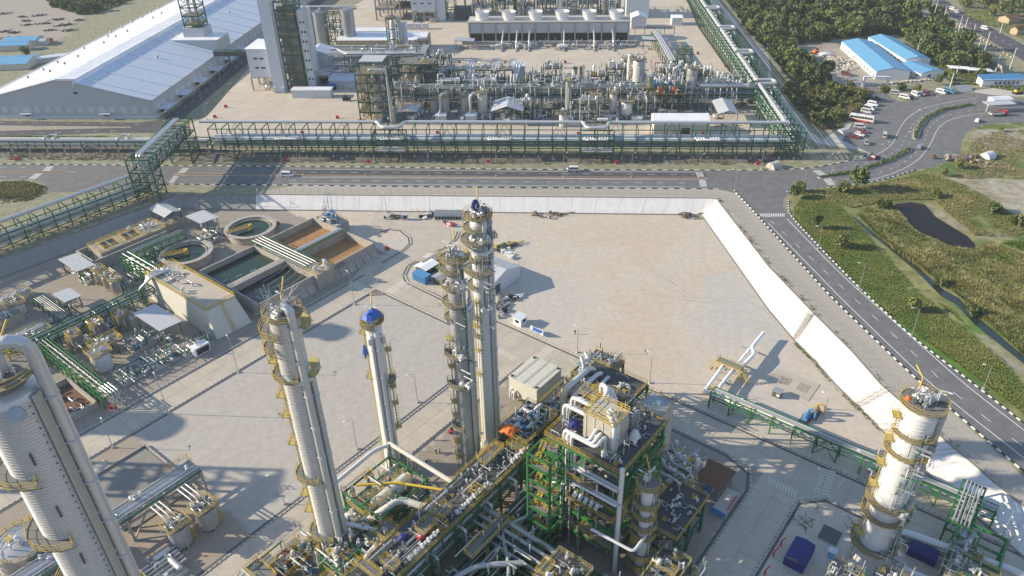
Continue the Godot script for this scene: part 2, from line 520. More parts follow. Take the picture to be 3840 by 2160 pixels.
	field("meadow",60,420,-400,-90,HE + 0.012,2.5,M.terrain,func(x: float,z: float) -> Color:
		var t := clampf(0.5 + big.get_noise_2d(x*1.5,z*1.5)*0.9 + fine.get_noise_2d(x,z)*0.5,0,1)
		var c := C(0.13,0.18,0.045).lerp(C(0.28,0.27,0.11),smoothstep(0.3,0.75,t))
		for g in green:
			if Geometry2D.is_point_in_polygon(Vector2(x,z),g): c = C(0.1,0.2,0.03).lerp(C(0.19,0.24,0.07),smoothstep(0.5,0.9,t))
		for g in pale:
			if Geometry2D.is_point_in_polygon(Vector2(x,z),g): c = C(0.42,0.38,0.31).lerp(C(0.3,0.26,0.17),smoothstep(0.45,0.9,t))
		return c,meadow)
	var pond := [V(146.1,4,-257),V(153.4,4,-258.6),V(157.5,4,-256.4),V(157.3,4,-251.4),V(156.7,4,-246.6),V(158.6,4,-238.7),V(160.6,4,-231.6),V(160.2,4,-225.5),V(158,4,-221.4),V(153.9,4,-222.1),V(150.5,4,-226.2),V(147.9,4,-231.3),V(144.9,4,-236.9),V(145,4,-242.5),V(145.2,4,-249.3)]
	var bank := []
	var mid := Vector3.ZERO
	for p in pond: mid += p/pond.size()
	for p in pond: bank.append(mid + (p - mid)*1.04)
	sheet("pond_bank",bank,HE + 0.02,M.rust)
	sheet("pond_water",pond,HE + 0.04,M.pond_water)
	var ditch := [V(126.8,4,-247.6),V(127.6,4,-235.3),V(129.5,4,-226.5),V(130.9,4,-217.4),V(132.2,4,-209.6),V(132.8,4,-199.1),V(133.1,4,-193.7),V(135.3,4,-189.2),V(135.4,4,-178.7),V(138.9,4,-159.9),V(140.9,4,-163.3),V(138.3,4,-181.3),V(137.9,4,-192.7),V(135.7,4,-197.4),V(134.4,4,-207.8),V(134.4,4,-216.3),V(131.5,4,-222.7),V(130.8,4,-227.4),V(129.4,4,-235.2),V(127.7,4,-247.6)]
	sheet("ditch_water",ditch,HE + 0.03,M.murky_water)
	var plateau := [FR(-93,-338,0),FR(-102,-1200,0),FR(112,-1200,0),FR(112,-328,0),FR(70,-326,0)]
	var fp := [V(-158.1,5,-361.5),V(-152.9,5,-371.6),V(-155.8,5,-473.8),V(-158.3,5,-482.9),FR(-125,-800),FR(104,-800),V(131.2,5,-529.1),V(122.2,5,-338),V(128.7,5,-329.1),V(125.4,5,-324.3),V(1.7,5,-331.6),V(-119.6,5,-341.2),V(-151.5,5,-344.2)]
	sheet("plateau_paving",fp,HF,M.far_slab,0.9)
	var sand := [V(-479.5,4,-685.6),V(-380.2,4,-706.8),V(-320.4,4,-598.1),V(-326.8,4,-586.3),V(-310.9,4,-561.3),V(-314.1,4,-519.2),V(-367.6,4,-504.7)]
	sheet("sandy_lot",sand,HE + 0.01,M.gravel)
	b = MB.new()
	var up := [V(-243.1,4.6,-344.7),V(-177.5,4.6,-339.3),V(-114.8,4.6,-323.2),V(1.4,4.6,-314.4),V(112.3,4.6,-304.6),V(127,4.6,-314.2)]
	var dn := [V(-232.7,4.02,-325.8),V(-173.5,4.02,-319.1),V(-112.1,4.02,-313.1),V(1.3,4.02,-304.8),V(110.9,4.02,-299.5),V(126.5,4.02,-302.2)]
	for i in 5:
		var k := 40
		for j in k:
			var w := []
			for s in 5:
				for e in 2:
					var t := (j + e)/float(k)
					var p: Vector3 = up[i].lerp(up[i + 1],t).lerp(dn[i].lerp(dn[i + 1],t),s/4.0)
					w.append(p + V(0,0.35*fine.get_noise_2d(p.x*5,p.z*5),0))
			for s in 4: b.quad(w[s*2],w[s*2 + 1],w[s*2 + 3],w[s*2 + 2])
	struct("rock_bank",b,M.rubble)
func roads() -> void:
	var roads_n := [[-60,160,-179.5,-169.2],[136.2,146.2,-169.2,60],[0,136.2,-115.6,-106],[60,136.2,-34.2,-25]]
	var b := MB.new()
	for r in roads_n: b.prism([N(r[0],r[2]),N(r[1],r[2]),N(r[1],r[3]),N(r[0],r[3])],0.004,0.012)
	var plaza := [V(-49.8,0,-235.7),V(-43.5,0,-234.4),V(-38.4,0,-240),V(-37.1,0,-246.9),V(-41.4,0,-253.9),V(-48.5,0,-254.2),V(-54.2,0,-259.4),V(-53.6,0,-269.5),V(-32.3,0,-266.6),V(-18.9,0,-248),V(-22.9,0,-239.2),V(-29.7,0,-233.8),V(-36,0,-225.8),V(-36.4,0,-221.4),V(-22.2,0,-205.9),V(-21.4,0,-193.4),V(-41.5,0,-209.5),V(-48.3,0,-209.4),V(-55.1,0,-216.3)]
	b.prism(plaza,0.008,0.02)
	b.prism([N(132,-169.2),N(136.2,-164.4),N(136.2,-169.2)],0.008,0.02)
	b.prism([N(131.7,-25),N(136.2,-20.5),N(136.2,-25)],0.008,0.02)
	struct("concrete_road",b,M.slab)
	b = MB.new()
	for r in roads_n:   # sawn joints
		if r[1] - r[0] > r[3] - r[2]:
			for k in int((r[1] - r[0])/6.0): b.bar(N(r[0] + k*6 + 3,r[2],0.02),N(r[0] + k*6 + 3,r[3],0.02),0.07,0.01)
			b.bar(N(r[0],(r[2] + r[3])/2,0.02),N(r[1],(r[2] + r[3])/2,0.02),0.07,0.01)
		else:
			for k in int((r[3] - r[2])/6.0): b.bar(N(r[0],r[2] + k*6 + 3,0.02),N(r[1],r[2] + k*6 + 3,0.02),0.07,0.01)
			b.bar(N((r[0] + r[1])/2,r[2],0.02),N((r[0] + r[1])/2,r[3],0.02),0.07,0.01)
	struct("road_joints",b,M.dark_concrete)
	kerb_line([N(-20,-169),N(132.2,-169),N(136.4,-164.5),N(136.4,-118.5),N(134,-115.8),N(0,-115.8)])
	kerb_line([N(-20,-179.7),N(140,-179.7)])
	kerb_line([N(146.5,-160),N(146.5,5),N(145.8,40)])
	kerb_line([N(30,-105.8),N(134,-105.8),N(136,-103),N(136,-44),N(133.5,-36.5),N(128,-34.4),N(70,-34.4)])
	kerb_line([N(70,-24.8),N(131.6,-24.8),N(136.4,-20),N(136.4,30)])
	kerb_line([V(-49.8,0,-252.7),V(-46,0,-254.9),V(-41.3,0,-253.5),V(-37.5,0,-247.9),V(-36.5,0,-242.8),V(-39,0,-237.1),V(-45.1,0,-228.9)])
	kerb_line([V(-19.3,0,-251.2),V(-19.8,0,-246),V(-22.9,0,-239.2),V(-29.7,0,-233.8),V(-35.6,0,-226.7),V(-36.5,0,-220.5),V(-35,0,-216.2),V(-22.2,0,-205.1)])
	var blv := [V(-284.3,4,-321.4),V(-228.1,4,-317.5),V(-110.6,4,-307.7),V(-54.4,4,-303.5),V(1.2,4,-297.7),V(108.2,4,-290.4),V(127.4,4,-291.6),V(146.9,4,-298.8),V(158.2,4,-305.4),V(151.3,4,-322),V(165.1,4,-344.8),V(183.4,4,-374.3),V(191.1,4,-395.7),V(199.7,4,-395),V(198.1,4,-378.4),V(199.6,4,-371),V(223.2,4,-380.7),V(242.1,4,-382.5),V(262.7,4,-371.5),V(297.2,4,-365.9),V(280.2,4,-340.5),V(243.9,4,-339.4),V(224.6,4,-337.6),V(214.4,4,-332.4),V(203.9,4,-318.6),V(194.7,4,-303.1),V(177.4,4,-290.4),V(168.6,4,-288.2),V(153.5,4,-279.8),V(140.9,4,-275.5),V(114.6,4,-269.9),V(109.2,4,-267.8),V(106,4,-263.3),V(103.9,4,-257.6),V(104.2,4,-249.4),V(109.7,4,-198.9),V(114.3,4,-173.4),V(121.1,4,-151.7),V(125.1,4,-136.5),V(138.6,4,-107.7),V(130.1,4,-96.2),V(116.4,4,-121.6),V(107.9,4,-151.9),V(107,4,-153.7),V(99.1,4,-194.1),V(93.3,4,-240.5),V(90.6,4,-262.9),V(89.4,4,-270.1),V(83.7,4,-274.6),V(1,4,-280.8),V(-60.9,4,-285.6),V(-142,4,-291.7),V(-172.2,4,-286),V(-189.7,4,-287),V(-197.4,4,-295.8),V(-204.2,4,-300.2),V(-272.7,4,-304.6)]
	sheet("boulevard",blv,HE + 0.02,M.asphalt)
	sheet("fresh_lane",[V(-95.5,4,-304.9),V(1.2,4,-297.1),V(82.1,4,-290.9),V(81.5,4,-285.8),V(1.1,4,-291.3),V(-94.1,4,-298.8)],HE + 0.026,M.fresh_asphalt)
	var inner := [V(-304.3,4,-380),V(-260.6,4,-375.6),V(-186.1,4,-368),V(-175.6,4,-372),V(-167.5,4,-515.9),V(-157.4,4,-634.9),V(-148.9,4,-679.9),V(-142,4,-679.1),V(-150.2,4,-610.9),V(-158.6,4,-483.5),V(-165.2,4,-375.2),V(-168.5,4,-354.9),V(-172.7,4,-352.5),V(-190.4,4,-354.6),V(-247.8,4,-352.7),V(-287.4,4,-353.9)]
	sheet("works_road",inner,HE + 0.022,M.fresh_asphalt)
	sheet("road_island",[V(-299,4,-371.9),V(-256.6,4,-368.5),V(-187.6,4,-362),V(-187.2,4,-360.8),V(-252.1,4,-360.5),V(-292.2,4,-361.3)],HE + 0.1,M.gravel,0.1)
	var hw := [V(331.6,4,-623.9),V(338.5,4,-623.1),V(325.7,4,-548.2),V(319.4,4,-468.4),V(314.5,4,-413.8),V(300.1,4,-391.3),V(300.2,4,-435.6),V(306.6,4,-495.2),V(313,4,-541.6)]
	sheet("highway",hw,HE + 0.02,M.fresh_asphalt)
	var path := [V(156.7,4,-644.3),V(157.8,4,-519.8),V(150.6,4,-432.3),V(138.7,4,-392.5),V(136.8,4,-359.8),V(135.2,4,-329.6),V(139.3,4,-318.8),V(152.2,4,-312.2),V(157.9,4,-306.1),V(152.1,4,-317.9),V(143.3,4,-323.3),V(140.5,4,-334.3),V(142.8,4,-364.2),V(146.2,4,-407.9),V(158.6,4,-458.9),V(167.2,4,-643.1)]
	sheet("service_path",path,HE + 0.016,M.kerb)
	var slabs := [V(164.4,4,-343.1),V(158.1,4,-340),V(151.3,4,-331.8),V(143.6,4,-324.1),V(151.8,4,-317.2),V(158.7,4,-305.3),V(153.6,4,-321.8)]
	sheet("apron",slabs,HE + 0.018,M.kerb)
	b = MB.new()
	var y := HE + 0.034
	for r in [[V(94.5,4,-244.6),V(102.3,4,-192.7),V(109.7,4,-152.7),V(118.7,4,-125.5)],[V(102.3,4,-247.9),V(107.4,4,-207.2),V(114.4,4,-173.5),V(118.6,4,-152.3),V(124.1,4,-134.6)],[V(137.9,4,-295.8),V(148.6,4,-300.1),V(161,4,-305.2),V(172.7,4,-317.4),V(181.8,4,-333.2),V(194.5,4,-351),V(209.4,4,-363.3),V(226.1,4,-370.1),V(238.9,4,-373.9)],[V(138.4,4,-277.1),V(154.6,4,-282.4),V(173.5,4,-296.2),V(189.1,4,-316.4),V(201,4,-335.3),V(214.8,4,-347.7),V(232.8,4,-352.6),V(254.3,4,-357.2)],[V(-93.4,4,-296.1),V(1.1,4,-289.5),V(79.4,4,-283.6)],[V(-91.9,4,-289.6),V(1,4,-282.5),V(70.4,4,-277)],[V(-95.5,4,-304.8),V(1.2,4,-296.6),V(78.8,4,-291.1)]]:
		var q := bend(r,12.0,6)
		for i in q.size() - 1: b.bar(V(q[i].x,y,q[i].z),V(q[i + 1].x,y,q[i + 1].z),0.22,0.006)
	dashes(b,[V(96,4,-246.6),V(104.8,4,-200.3),V(113,4,-158.1),V(113.3,4,-151.5),V(120.7,4,-128.9)],3.0,6.0,0.16,y)
	dashes(b,[V(-94.7,4,-301.4),V(1.2,4,-294.6),V(77.2,4,-288.7)],3.0,6.0,0.18,y)
	dashes(b,[V(-92.6,4,-292.8),V(1.1,4,-286.1),V(71.2,4,-280.7)],3.0,6.0,0.18,y)
	dashes(b,[V(-226.5,4,-314.6),V(-206,4,-312.5)],3.0,6.0,0.18,y)
	dashes(b,[V(-220.9,4,-304.6),V(-208.7,4,-303.2)],3.0,6.0,0.18,y)
	dashes(b,[V(-259.2,4,-373),V(-185.1,4,-365.5)],3.0,6.0,0.2,y)
	dashes(b,[V(-249.9,4,-356.4),V(-191.6,4,-357.3)],3.0,6.0,0.2,y)
	dashes(b,[V(-172.1,4,-371.8),V(-162.9,4,-499.2)],3.0,6.0,0.2,y)
	dashes(b,[V(134.3,4,-289.1),V(155.8,4,-298.3),V(172.2,4,-309.7),V(184.2,4,-329.7),V(196.8,4,-346.2),V(216.3,4,-363.8),V(235.2,4,-369.4)],2.0,4.0,0.18,y)
	dashes(b,[V(130.5,4,-278.8),V(149.9,4,-284.2),V(168.1,4,-295.4),V(185.9,4,-316.6),V(196.8,4,-335.6),V(211.2,4,-350.8),V(232.9,4,-357.7)],2.0,4.0,0.18,y)
	dashes(b,[V(327.6,4,-604.8),V(315.1,4,-528),V(310.3,4,-452.9)],3.0,6.0,0.25,y)
	struct("lane_markings",b,M.white_paint)
	b = MB.new()
	zebra(b,V(77.9,4,-290.7),V(80.8,4,-290.6),V(77.8,4,-286.5),6,y)
	zebra(b,V(77.6,4,-282.9),V(80.4,4,-282.8),V(76.8,4,-276.9),7,y)
	zebra(b,V(-205.5,4,-314),V(-202.2,4,-313.8),V(-204.9,4,-309.3),6,y)
	zebra(b,V(-206.6,4,-306.3),V(-203.3,4,-306.1),V(-206.8,4,-300.8),7,y)
	zebra(b,V(-143,4,-308.5),V(-140,4,-308.3),V(-143.5,4,-303.6),6,y)
	zebra(b,V(-143.9,4,-300.1),V(-141.6,4,-300),V(-143.7,4,-293.4),7,y)
	zebra(b,V(126.6,4,-289.3),V(129.9,4,-289.9),V(127.5,4,-284.9),6,y)
	zebra(b,V(128,4,-280.9),V(131.2,4,-281.5),V(127.8,4,-275.2),7,y)
	zebra(b,V(96.8,4,-252.2),V(96,4,-249.7),V(103,4,-251.9),10,y)
	zebra(b,V(93.7,4,-252.3),V(93.7,4,-249.8),V(96.7,4,-252.1),5,y)
	struct("crossing_stripes",b,M.white_paint)
	b = MB.new()
	y = 0.034
	zebra(b,V(-52.4,0,-217.5),V(-55.6,0,-216.3),V(-47.4,0,-212.2),9,y)
	zebra(b,V(-37.8,0,-217.3),V(-35.3,0,-215.4),V(-42.2,0,-211.2),10,y)
	zebra(b,V(9.8,0,-178.4),V(11.9,0,-176.7),V(5.3,0,-172.7),9,y)
	zebra(b,V(-5.1,0,-176.8),V(-3.6,0,-178),V(-0.5,0,-172.2),8,y)
	zebra(b,V(72.9,0,-127.5),V(75.8,0,-126.2),V(68.5,0,-120.4),9,y)
	zebra(b,V(59.7,0,-125.2),V(58.8,0,-123.1),V(64.9,0,-121.1),10,y)
	for l in [[V(11.2,0,-173),V(13.7,0,-176)],[V(59.6,0,-119.7),V(62,0,-117.7)],[V(74.7,0,-121.6),V(77.3,0,-124.4)],[V(-35.7,0,-210.9),V(-33.5,0,-214.5)],[V(15.9,0,-172.1),V(18,0,-169.6)]]:
		b.bar(l[0] + V(0,y,0),l[1] + V(0,y,0),0.3,0.006)
	struct("yard_markings",b,M.faded_paint)
	block_kerb("painted_kerb","black and white kerb along the meadow side of the sloping road",[V(107.9,4,-262.9),V(105.6,4,-256.4),V(104.4,4,-249.4),V(107.1,4,-223),V(110.1,4,-198.9),V(114.5,4,-173.4),V(121.2,4,-151.9),V(125.4,4,-136.9)],0.35,0.22,1.1)
	block_kerb("painted_kerb","black and white kerb along the lining side of the sloping road",[V(89.5,4,-270.4),V(90.7,4,-263.2),V(93.5,4,-241.2),V(99.3,4,-194.6),V(107.2,4,-154.1),V(116.2,4,-121.2)],0.35,0.22,1.3)
	block_kerb("painted_kerb","long black and white kerb below the rock bank, far side of the boulevard",[V(-246.9,4,-319.1),V(-228.4,4,-318),V(-110.9,4,-308.6),V(-54.5,4,-304.2),V(1.2,4,-298.4),V(108.4,4,-291.1),V(127.7,4,-292.3),V(147.2,4,-299.5),V(158.5,4,-306.1)],0.35,0.25,2.2)
	block_kerb("painted_kerb","black and white kerb between the boulevard and the lined slope",[V(-147.1,4,-292),V(-105.6,4,-289.1),V(-52,4,-284.5),V(1,4,-280.4),V(83.6,4,-274.2)],0.35,0.22,2.2)
	block_kerb("painted_kerb","black and white kerb on the meadow edge of the curving road",[V(114.8,4,-270.4),V(141,4,-275.7),V(153.6,4,-280.1),V(168.6,4,-288)],0.35,0.22,1.4)
	var med := [[[V(-260.4,4,-312.3),V(-223.9,4,-310),V(-195,4,-308.2),V(-188.7,4,-306.4),V(-193.8,4,-305.5),V(-222.7,4,-307.8),V(-259.1,4,-310.2)],"brown planted median strip ending at the left crossing"],[[V(-144.8,4,-302.4),V(-139.9,4,-303.2),V(-108.5,4,-299.7),V(1.1,4,-291.2),V(77.7,4,-285.8),V(82.2,4,-284.2),V(77.2,4,-283.7),V(1.1,4,-289.7),V(-108,4,-298),V(-139,4,-300.5)],"long brown median strip down the middle of the boulevard"]]
	for m in med:
		var o := thing("median_strip",m[1],"median strip")
		b = MB.new(); b.prism(m[0],HE,HE + 0.18)
		part(o,"kerb_ring",b,M.kerb)
		b = MB.new()
		var c2 := Vector3.ZERO
		var inn := []
		for i in m[0].size(): inn.append(m[0][i])
		var poly := Geometry2D.offset_polygon(flat(inn),-0.35)
		if poly.size(): b.prism(Array(poly[0]),HE + 0.15,HE + 0.24)
		part(o,"planting_soil",b,M.brown_soil)
	for m in [[[V(126,4,-283),V(129.3,4,-284.4),V(142.8,4,-288.2),V(161.9,4,-299.3),V(175.9,4,-311.3),V(178,4,-310.9),V(175.4,4,-306.5),V(161.5,4,-295.8),V(141.4,4,-284.7),V(126.7,4,-281.6)],"lower clipped green hedge median in the curving road"],[[V(183.6,4,-323.1),V(188.4,4,-332.8),V(200.1,4,-347.8),V(214,4,-359.1),V(233.1,4,-365.6),V(233.1,4,-363),V(214,4,-355.3),V(201.3,4,-345),V(192,4,-332.5),V(186.2,4,-322.1),V(183.7,4,-320.7)],"upper clipped green hedge median bending around the curving road"]]:
		var o := thing("hedge_median",m[1],"median hedge")
		b = MB.new(); b.prism(m[0],HE,HE + 0.2)
		part(o,"kerb_ring",b,M.kerb)
		var poly := Geometry2D.offset_polygon(flat(m[0]),-0.5)
		b = MB.new()
		b.usec = true
		for pg in poly:
			b.cc = C(0.05,0.08,0.02)
			b.prism(Array(pg),HE + 0.18,HE + 0.7)
			var bx := Rect2(pg[0],Vector2.ZERO)
			for p in pg: bx = bx.expand(p)
			for i in 9000:
				var p := bx.position + Vector2(rng.randf(),rng.randf())*bx.size
				if not Geometry2D.is_point_in_polygon(p,pg): continue
				leafquad(b,V(p.x,HE + 0.6 + rng.randf()*0.35,p.y),0.5,C(0.07,0.13,0.03).lerp(C(0.2,0.2,0.06),rng.randf()*rng.randf()))
		part(o,"hedge_leaves",b,M.leaf)
func leafquad(b: MB,p: Vector3,s: float,c: Color) -> void:
	var q := Basis(Vector3(rng.randfn(),rng.randfn(),rng.randfn()).normalized(),rng.randf()*TAU)
	b.cc = c
	b.quad(p - q.x*s*0.5 - q.y*s*0.4,p - q.x*s*0.3 + q.y*s*0.5,p + q.x*s*0.5 + q.y*s*0.3,p + q.x*s*0.4 - q.y*s*0.5)
func zebra(b: MB,p: Vector3,q: Vector3,e: Vector3,n: int,y: float) -> void:
	var d := (e - p)/(n - 0.5)
	var w := d.length()*0.5
	for i in n:
		var a := p + d*i
		b.bar(V(a.x,y,a.z) ,V((q + d*i).x,y,(q + d*i).z),w,0.006)
func dashes(b: MB,pts: Array,on: float,off: float,w: float,y: float) -> void:
	var q := bend(pts,12.0,6)
	var s := 0.0
	for i in q.size() - 1:
		var a := V(q[i].x,y,q[i].z)
		var c := V(q[i + 1].x,y,q[i + 1].z)
		var len := a.distance_to(c)
		var t := -s
		while t < len:
			if t + on > 0: b.bar(a.lerp(c,maxf(t,0)/len),a.lerp(c,minf(t + on,len)/len),w,0.006)
			t += on + off
		s = fposmod(len + s,on + off)
func kerb_line(p: Array) -> void:
	var b := MB.new()
	var g := MB.new()
	for i in p.size() - 1:
		b.bar(p[i] + V(0,0.08,0),p[i + 1] + V(0,0.08,0),0.3,0.24)
	struct("kerb",b,M.kerb)
	for i in p.size() - 1:
		var d: Vector3 = (p[i + 1] - p[i]).normalized().cross(Vector3.UP)
		g.bar(p[i] + d*0.75 + V(0,0.01,0),p[i + 1] + d*0.75 + V(0,0.01,0),0.6,0.03)
		var len: float = p[i].distance_to(p[i + 1])
		var k := int(len/1.2)
		for j in k:
			var a: Vector3 = p[i].lerp(p[i + 1],(j + 0.2)/k)
			g.bar(a + V(0,0.2,0),a + (p[i + 1] - p[i]).normalized()*0.5 + V(0,0.2,0),0.2,0.02)
	struct("gutter_grate",g,M.shadow_grey)
func block_kerb(s: String,label: String,pts: Array,w: float,h: float,step: float) -> void:
	var o := thing(s,label,"kerb")
	var q := bend(pts,8.0,4)
	var tot := 0.0
	for i in q.size() - 1: tot += q[i].distance_to(q[i + 1])
	var n := int(tot/step)
	n = mini(n,300)
	var st := tot/n
	var i := 0
	var s0 := 0.0
	var last: Vector3 = q[0]
	for k in range(1,n + 1):
		while i < q.size() - 2 and s0 + q[i].distance_to(q[i + 1]) < k*st:
			s0 += q[i].distance_to(q[i + 1]); i += 1
		var p: Vector3 = q[i].lerp(q[i + 1],(k*st - s0)/q[i].distance_to(q[i + 1]))
		pbar(o,"kerb_block",last + V(0,h*0.5,0),p + V(0,h*0.5,0),w,M.white_paint if k % 2 else M.black_paint,h)
		last = p
func tree_mesh(seed_: int,h: float,r: float,n: int,c0: Color,c1: Color,leaf: float) -> Array:
	var rg := RandomNumberGenerator.new()
	rg.seed = seed_
	var keep := rng
	rng = rg
	var t := MB.new()
	t.tube([V(0,0,0),V(0.1,h*0.3,0.05),V(0,h*0.6,0.1)],0.22,6)
	var b := MB.new()
	b.usec = true
	var blobs := []
	for i in 9:
		var a := rg.randf()*TAU
		var d := sqrt(rg.randf())*r*0.62
		var y := h*lerpf(0.42,0.86,rg.randf()) - d*0.25
		blobs.append([V(cos(a)*d,y,sin(a)*d),r*lerpf(0.34,0.6,rg.randf()),rg.randf()])
		t.tube([V(0,h*0.35,0),blobs[-1][0]],0.07,4)
	for i in n:
		var k: Array = blobs[i % blobs.size()]
		var u := Vector3(rg.randfn(),rg.randfn()*0.85,rg.randfn()).normalized()
		var p: Vector3 = k[0] + u*k[1]*lerpf(0.55,1.05,sqrt(rg.randf()))
		leafquad(b,p,leaf*lerpf(0.6,1.3,rg.randf()),c0.lerp(c1,clampf(k[2]*0.5 + rg.randf()*0.5,0,1)))
	rng = keep
	return [t.mesh(),b.mesh()]
func prototypes() -> void:
	lib.trees = [tree_mesh(11,9.5,4.2,620,C(0.04,0.07,0.02),C(0.16,0.2,0.05),1.0),tree_mesh(12,8.0,4.6,620,C(0.045,0.08,0.02),C(0.2,0.23,0.06),1.0),tree_mesh(13,11,3.9,620,C(0.035,0.06,0.02),C(0.13,0.17,0.045),0.95),tree_mesh(14,7.0,3.6,560,C(0.06,0.1,0.022),C(0.25,0.27,0.075),0.85)]
	lib.trees.append_array([tree_mesh(15,8.5,5.4,760,C(0.04,0.075,0.02),C(0.17,0.22,0.055),1.0),tree_mesh(16,12.5,3.1,560,C(0.04,0.06,0.022),C(0.15,0.17,0.05),0.9)])
	lib.bushes = [tree_mesh(21,3.2,2.2,330,C(0.04,0.075,0.02),C(0.12,0.16,0.04),0.6),tree_mesh(22,2.4,2.0,300,C(0.055,0.085,0.02),C(0.2,0.2,0.06),0.55)]
	process_prototypes()
func nearest(p: Vector2) -> String:
	var marks := [[V(149.9,4,-496.6),"beside the edge pipe rack"],[V(201.4,4,-582.3),"at the top edge near the rack"],[V(241.5,4,-586.7),"in the middle of the top edge"],[V(283.1,4,-591.2),"by the upper end of the concrete wall"],[V(178.8,4,-484.3),"left of the rubble yard"],[V(210.7,4,-514.7),"above the rubble yard"],[V(237.7,4,-515.6),"behind the longest blue roof"],[V(258.9,4,-513.5),"behind the second blue roof"],[V(266.1,4,-485.8),"right of the second blue roof"],[V(263.4,4,-436.1),"between the blue roofs and the lower wall"],[V(166.3,4,-411.1),"below the rubble yard fence"]]
	var best := ""
	var d := 1e9
	for m in marks:
		var e := p.distance_to(Vector2(m[0].x,m[0].z))
		if e < d:
			d = e; best = m[1]
	return best
func tree(k: int,at: Vector3,s: float,label: String,group := "",bush := false) -> void:
	var t: Array = (lib.bushes if bush else lib.trees)[k]
	var o := thing("shrub" if bush else "tree",label,"shrub" if bush else "tree",at,rng.randf()*TAU,group)
	o.scale = V(s,s*rng.randf_range(0.85,1.15),s)
	put(o,"trunk" if not bush else "stems",t[0],M.bark)
	put(o,"crown",t[1],M.leaf)
func scatter(poly: PackedVector2Array,n: int,gap: float,avoid := []) -> Array:
	var r := Rect2(poly[0],Vector2.ZERO)
	for p in poly: r = r.expand(p)
	var grid := {}
	var o := []
	for i in n*6:
		var p := r.position + Vector2(rng.randf(),rng.randf())*r.size
		if not Geometry2D.is_point_in_polygon(p,poly): continue
		var bad := false
		for a in avoid:
			if Geometry2D.is_point_in_polygon(p,a): bad = true
		var c := Vector2i((p/gap).floor())
		for dx in [-1,0,1]:
			for dy in [-1,0,1]:
				var q = grid.get(c + Vector2i(dx,dy))
				if q != null and p.distance_to(q) < gap: bad = true
		if bad: continue
		grid[c] = p
		o.append(p)
		if o.size() >= n: break
	return o
func stuff(named: String,label: String,cat: String,mesh: Mesh,m: Material,tr: Array,cols: Array) -> void:
	var mm := MultiMesh.new()
	mm.transform_format = MultiMesh.TRANSFORM_3D
	mm.use_colors = true
	mm.mesh = mesh
	mm.instance_count = tr.size()
	for i in tr.size():
		mm.set_instance_transform(i,tr[i])
		mm.set_instance_color(i,cols[i])
	var o := MultiMeshInstance3D.new()
	o.name = called(named)
	o.multimesh = mm
	o.material_override = m
	add_child(o,true)
	tag(o,label,cat)
	o.set_meta("kind","stuff")
func tufts(named: String,label: String,cat: String,poly: PackedVector2Array,n: int,h: float,c0: Color,c1: Color,avoid := [],y := HE) -> void:
	var b := MB.new()
	b.usec = true
	for i in 9:
		var a := rng.randf()*TAU
		var d := rng.randf()*0.45
		var p := V(cos(a)*d,0,sin(a)*d)
		var w := V(cos(a + 1.57),0,sin(a + 1.57))*0.13
		b.tri(p - w,p + V(cos(a)*0.4,rng.randf_range(0.55,1.0),sin(a)*0.4),p + w)
	var f := FastNoiseLite.new()
	f.frequency = 0.05
	f.fractal_octaves = 3
	f.seed = n
	var r := Rect2(poly[0],Vector2.ZERO)
	for p in poly: r = r.expand(p)
	var tr := []
	var co := []
	for i in n*3:
		var p := r.position + Vector2(rng.randf(),rng.randf())*r.size
		if not Geometry2D.is_point_in_polygon(p,poly): continue
		var bad := false
		for a in avoid:
			if Geometry2D.is_point_in_polygon(p,a): bad = true
		if bad: continue
		var k := f.get_noise_2d(p.x,p.y) + 0.5
		if rng.randf() > 0.35 + k: continue
		var s := h*rng.randf_range(0.5,1.2)*(0.6 + k*0.7)
		tr.append(Transform3D(Basis(Vector3.UP,rng.randf()*TAU).scaled(V(s*1.1,s,s*1.1)),V(p.x,y,p.y)))
		co.append(c0.lerp(c1,clampf(k*0.8 + rng.randf_range(-0.25,0.35),0,1)))
		if tr.size() >= n: break
	stuff(named,label,cat,b.mesh(),M.leaf,tr,co)
